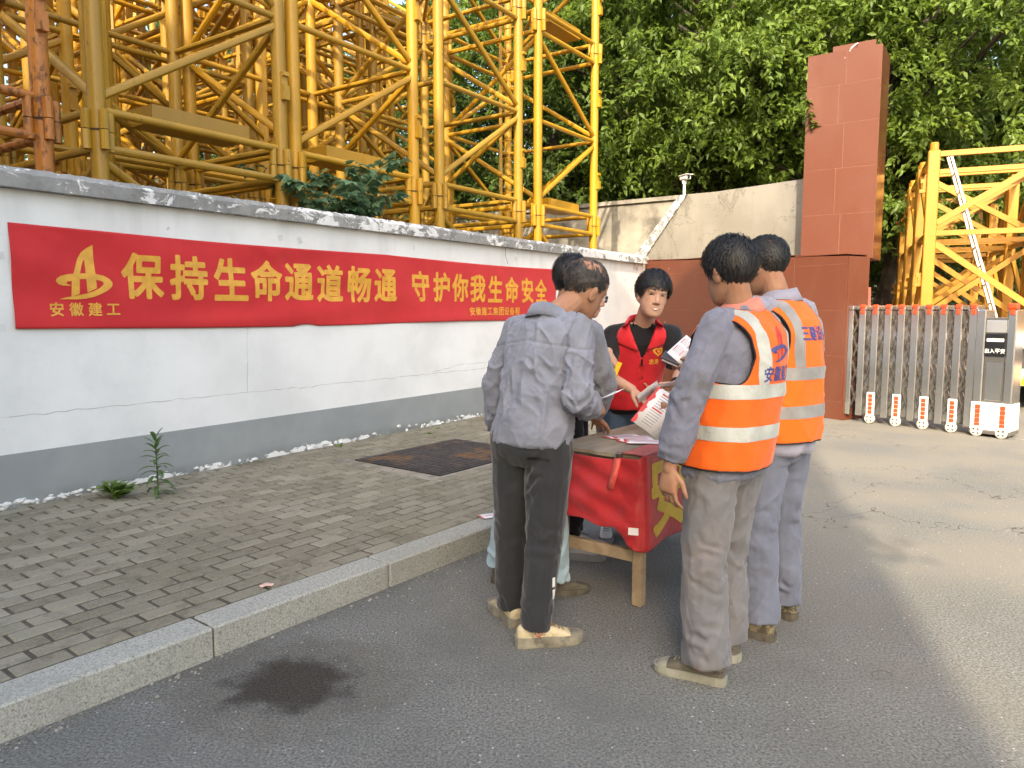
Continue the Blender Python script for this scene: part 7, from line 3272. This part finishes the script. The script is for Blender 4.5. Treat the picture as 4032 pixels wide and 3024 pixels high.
# ------------------------------------------------------------------ leaflets
def sheet(name, c, ux, uy, w, hgt, label, group, bend=0.0, red=True, lines=True, fold=0.0, seed=0):
    """a printed leaflet: c centre, ux along its width, uy along its height"""
    c, ux, uy = Vector(c), Vector(ux).normalized(), Vector(uy)
    uy = (uy - ux * uy.dot(ux)).normalized()
    nn = ux.cross(uy).normalized()
    rr = random.Random(seed)

    def pt(x, y, off=0.0):
        z = bend * (1 - (2 * x) ** 2) * w + fold * abs(x) * w
        return ux * (x * w) + uy * (y * hgt) + nn * (z + off)
    o = empty(name, c, 0, label, 'leaflet', group)

    def quad(mb, x0, x1, y0, y1, off, n=8):
        b0 = len(mb.v)
        for i in range(n + 1):
            x = x0 + (x1 - x0) * i / n
            mb.v += [tuple(pt(x, y0, off)), tuple(pt(x, y1, off))]
        for i in range(n):
            a = b0 + 2 * i
            mb.f.append((a, a + 2, a + 3, a + 1))
            mb.m.append(mb.cur)
    m = MB()
    quad(m, -0.5, 0.5, -0.5, 0.5, 0.0, 14)
    s = link('paper', flat_mesh(m, 'paper', MT['paper']), o)
    thick(s, 0.0006)
    m = MB()
    if red:
        b0 = len(m.v)
        # torn looking red edge along one side
        n = 22
        for i in range(n + 1):
            y = -0.5 + i / n
            e = -0.5 + 0.05 + 0.05 * rr.random() + 0.035 * math.sin(i * 0.9)
            for k in range(4):
                m.v.append(tuple(pt(-0.5 + (e + 0.5) * k / 3, y, 0.0012)))
        for i in range(n):
            for k in range(3):
                a = b0 + i * 4 + k
                m.f.append((a, a + 1, a + 5, a + 4))
                m.m.append(0)
        link('red_edge', flat_mesh(m, 'red_edge', MT['paperred']), o)
    if lines:
        m = MB()
        m.cur = 0
        for blk in ((-0.30, 0.06), (0.12, 0.44)):
            for k in range(13):
                y = 0.40 - 0.064 * k
                if k in (0, 6):
                    m.cur = 1
                    quad(m, blk[0], blk[0] + (blk[1] - blk[0]) * 0.75, y - 0.018, y + 0.018, 0.0012, 4)
                else:
                    m.cur = 0
                    quad(m, blk[0], blk[1] - rr.uniform(0, 0.08), y - 0.007, y + 0.007, 0.0012, 4)
        link('print', flat_mesh(m, 'print', [MT['ink'], MT['paperred']]), o)
    else:
        m = MB()
        quad(m, -0.25, 0.35, -0.12, 0.10, 0.0012, 4)
        link('print', flat_mesh(m, 'print', MT['paperpink']), o)
    return o


sx, sy = Vector((math.cos(TBA), math.sin(TBA), 0)), Vector((-math.sin(TBA), math.cos(TBA), 0))
GL = 'leaflets'
hh = Vector((1, 0.05, 0))
sheet('leaflet', (0.652, 3.90, TZ + 0.006), (0.97, 0.1, 0), (-0.2, 0.97, 0), 0.20, 0.17, 'white leaflet with red edge lying on the table boards, under the other', GL, 0.004, True, False, seed=1)
sheet('leaflet', (0.690, 3.80, TZ + 0.009), (0.98, -0.12, 0), (0.12, 0.97, 0), 0.21, 0.12, 'white leaflet with red edge lying on top of another on the table', GL, 0.004, True, False, seed=2)
sheet('leaflet', (0.60, 3.985, TZ + 0.005), (0.9, 0.4, 0), (-0.4, 0.9, 0), 0.20, 0.10, 'pink printed leaflet lying nearest the smiling volunteer on the table boards', GL, 0.003, True, False, seed=12)
# held open by the man in the stained vest
sheet('leaflet', (0.665, 3.235, 0.985), (0.62, -0.35, -0.45), (0.35, 0.30, 0.85), 0.20, 0.20, 'open printed leaflet with red edge held by the man in the stained orange vest', GL, 0.02, True, True, fold=-0.16, seed=3)
# between the grey shirt and the volunteer
sheet('leaflet', (0.420, 3.500, 1.035), (0.75, 0.62, 0.18), (0.5, -0.5, 0.25), 0.25, 0.10, 'folded leaflet passing between the man in grey shirt and the smiling volunteer', GL, 0.03, False, False, seed=4)
sheet('leaflet', (0.745, 4.03, 1.000), (0.75, 0.1, 0.55), (0.1, 0.7, -0.55), 0.14, 0.10, 'pink and white leaflet in the smiling volunteer\'s right hand', GL, 0.01, False, False, seed=5)
sheet('leaflet', (0.845, 4.03, 1.035), (0.9, 0.05, 0.25), (0.1, 0.8, -0.4), 0.16, 0.08, 'thin leaflet in the smiling volunteer\'s left hand with the watch', GL, 0.01, False, False, seed=6)
# held by the man in the clean vest
sheet('leaflet', (0.865, 3.70, 1.245), (0.6, 0.2, 0.5), (-0.55, 0.4, 0.6), 0.14, 0.11, 'white leaflet held up by the man in the clean orange vest', GL, 0.02, False, True, seed=7)
p = Vector((0.835, 3.70, 1.195))
o = empty('wallet', p, R(-20), 'dark folded wallet held with papers by the man in the clean orange vest', 'wallet')
m = MB()
m.box(-0.085, 0.06, -0.045, 0.045, -0.006, 0.004, 0.002)
k = link('cover', m.mesh('cover', simple('dark_wallet', (0.05, 0.035, 0.035), 0.5)), o)
m = MB()
m.box(-0.075, 0.055, -0.042, 0.042, -0.016, -0.0065, 0.001)
link('paper', m.mesh('paper', MT['paper']), o)
o.rotation_euler = (R(20), R(22), R(-20))
# the yellow thing in the volunteer's hand
o = empty('yellow_tag', (0.572, 4.08, 1.10), 0, 'narrow bright yellow card held by the volunteer in grey sleeves', 'card')
m = MB()
m.box(-0.013, 0.013, -0.003, 0.003, -0.065, 0.065, 0.001)
link('card', m.mesh('card', simple('yellow_card', (0.80, 0.50, 0.02), 0.4)), o)
m = MB()
m.box(-0.008, 0.008, -0.0042, -0.0031, -0.05, -0.01)
link('print', m.mesh('print', MT['ink']), o)
o.rotation_euler = (0, R(24), R(10))
# leaflet on the pavement edge behind the men
sheet('leaflet', (-0.135, 4.62, 0.14), (0.9, 0.4, 0), (-0.4, 0.9, 0), 0.15, 0.10, 'red and white leaflet dropped at the kerb behind the pale jeans', GL, 0.002, True, False, seed=9)
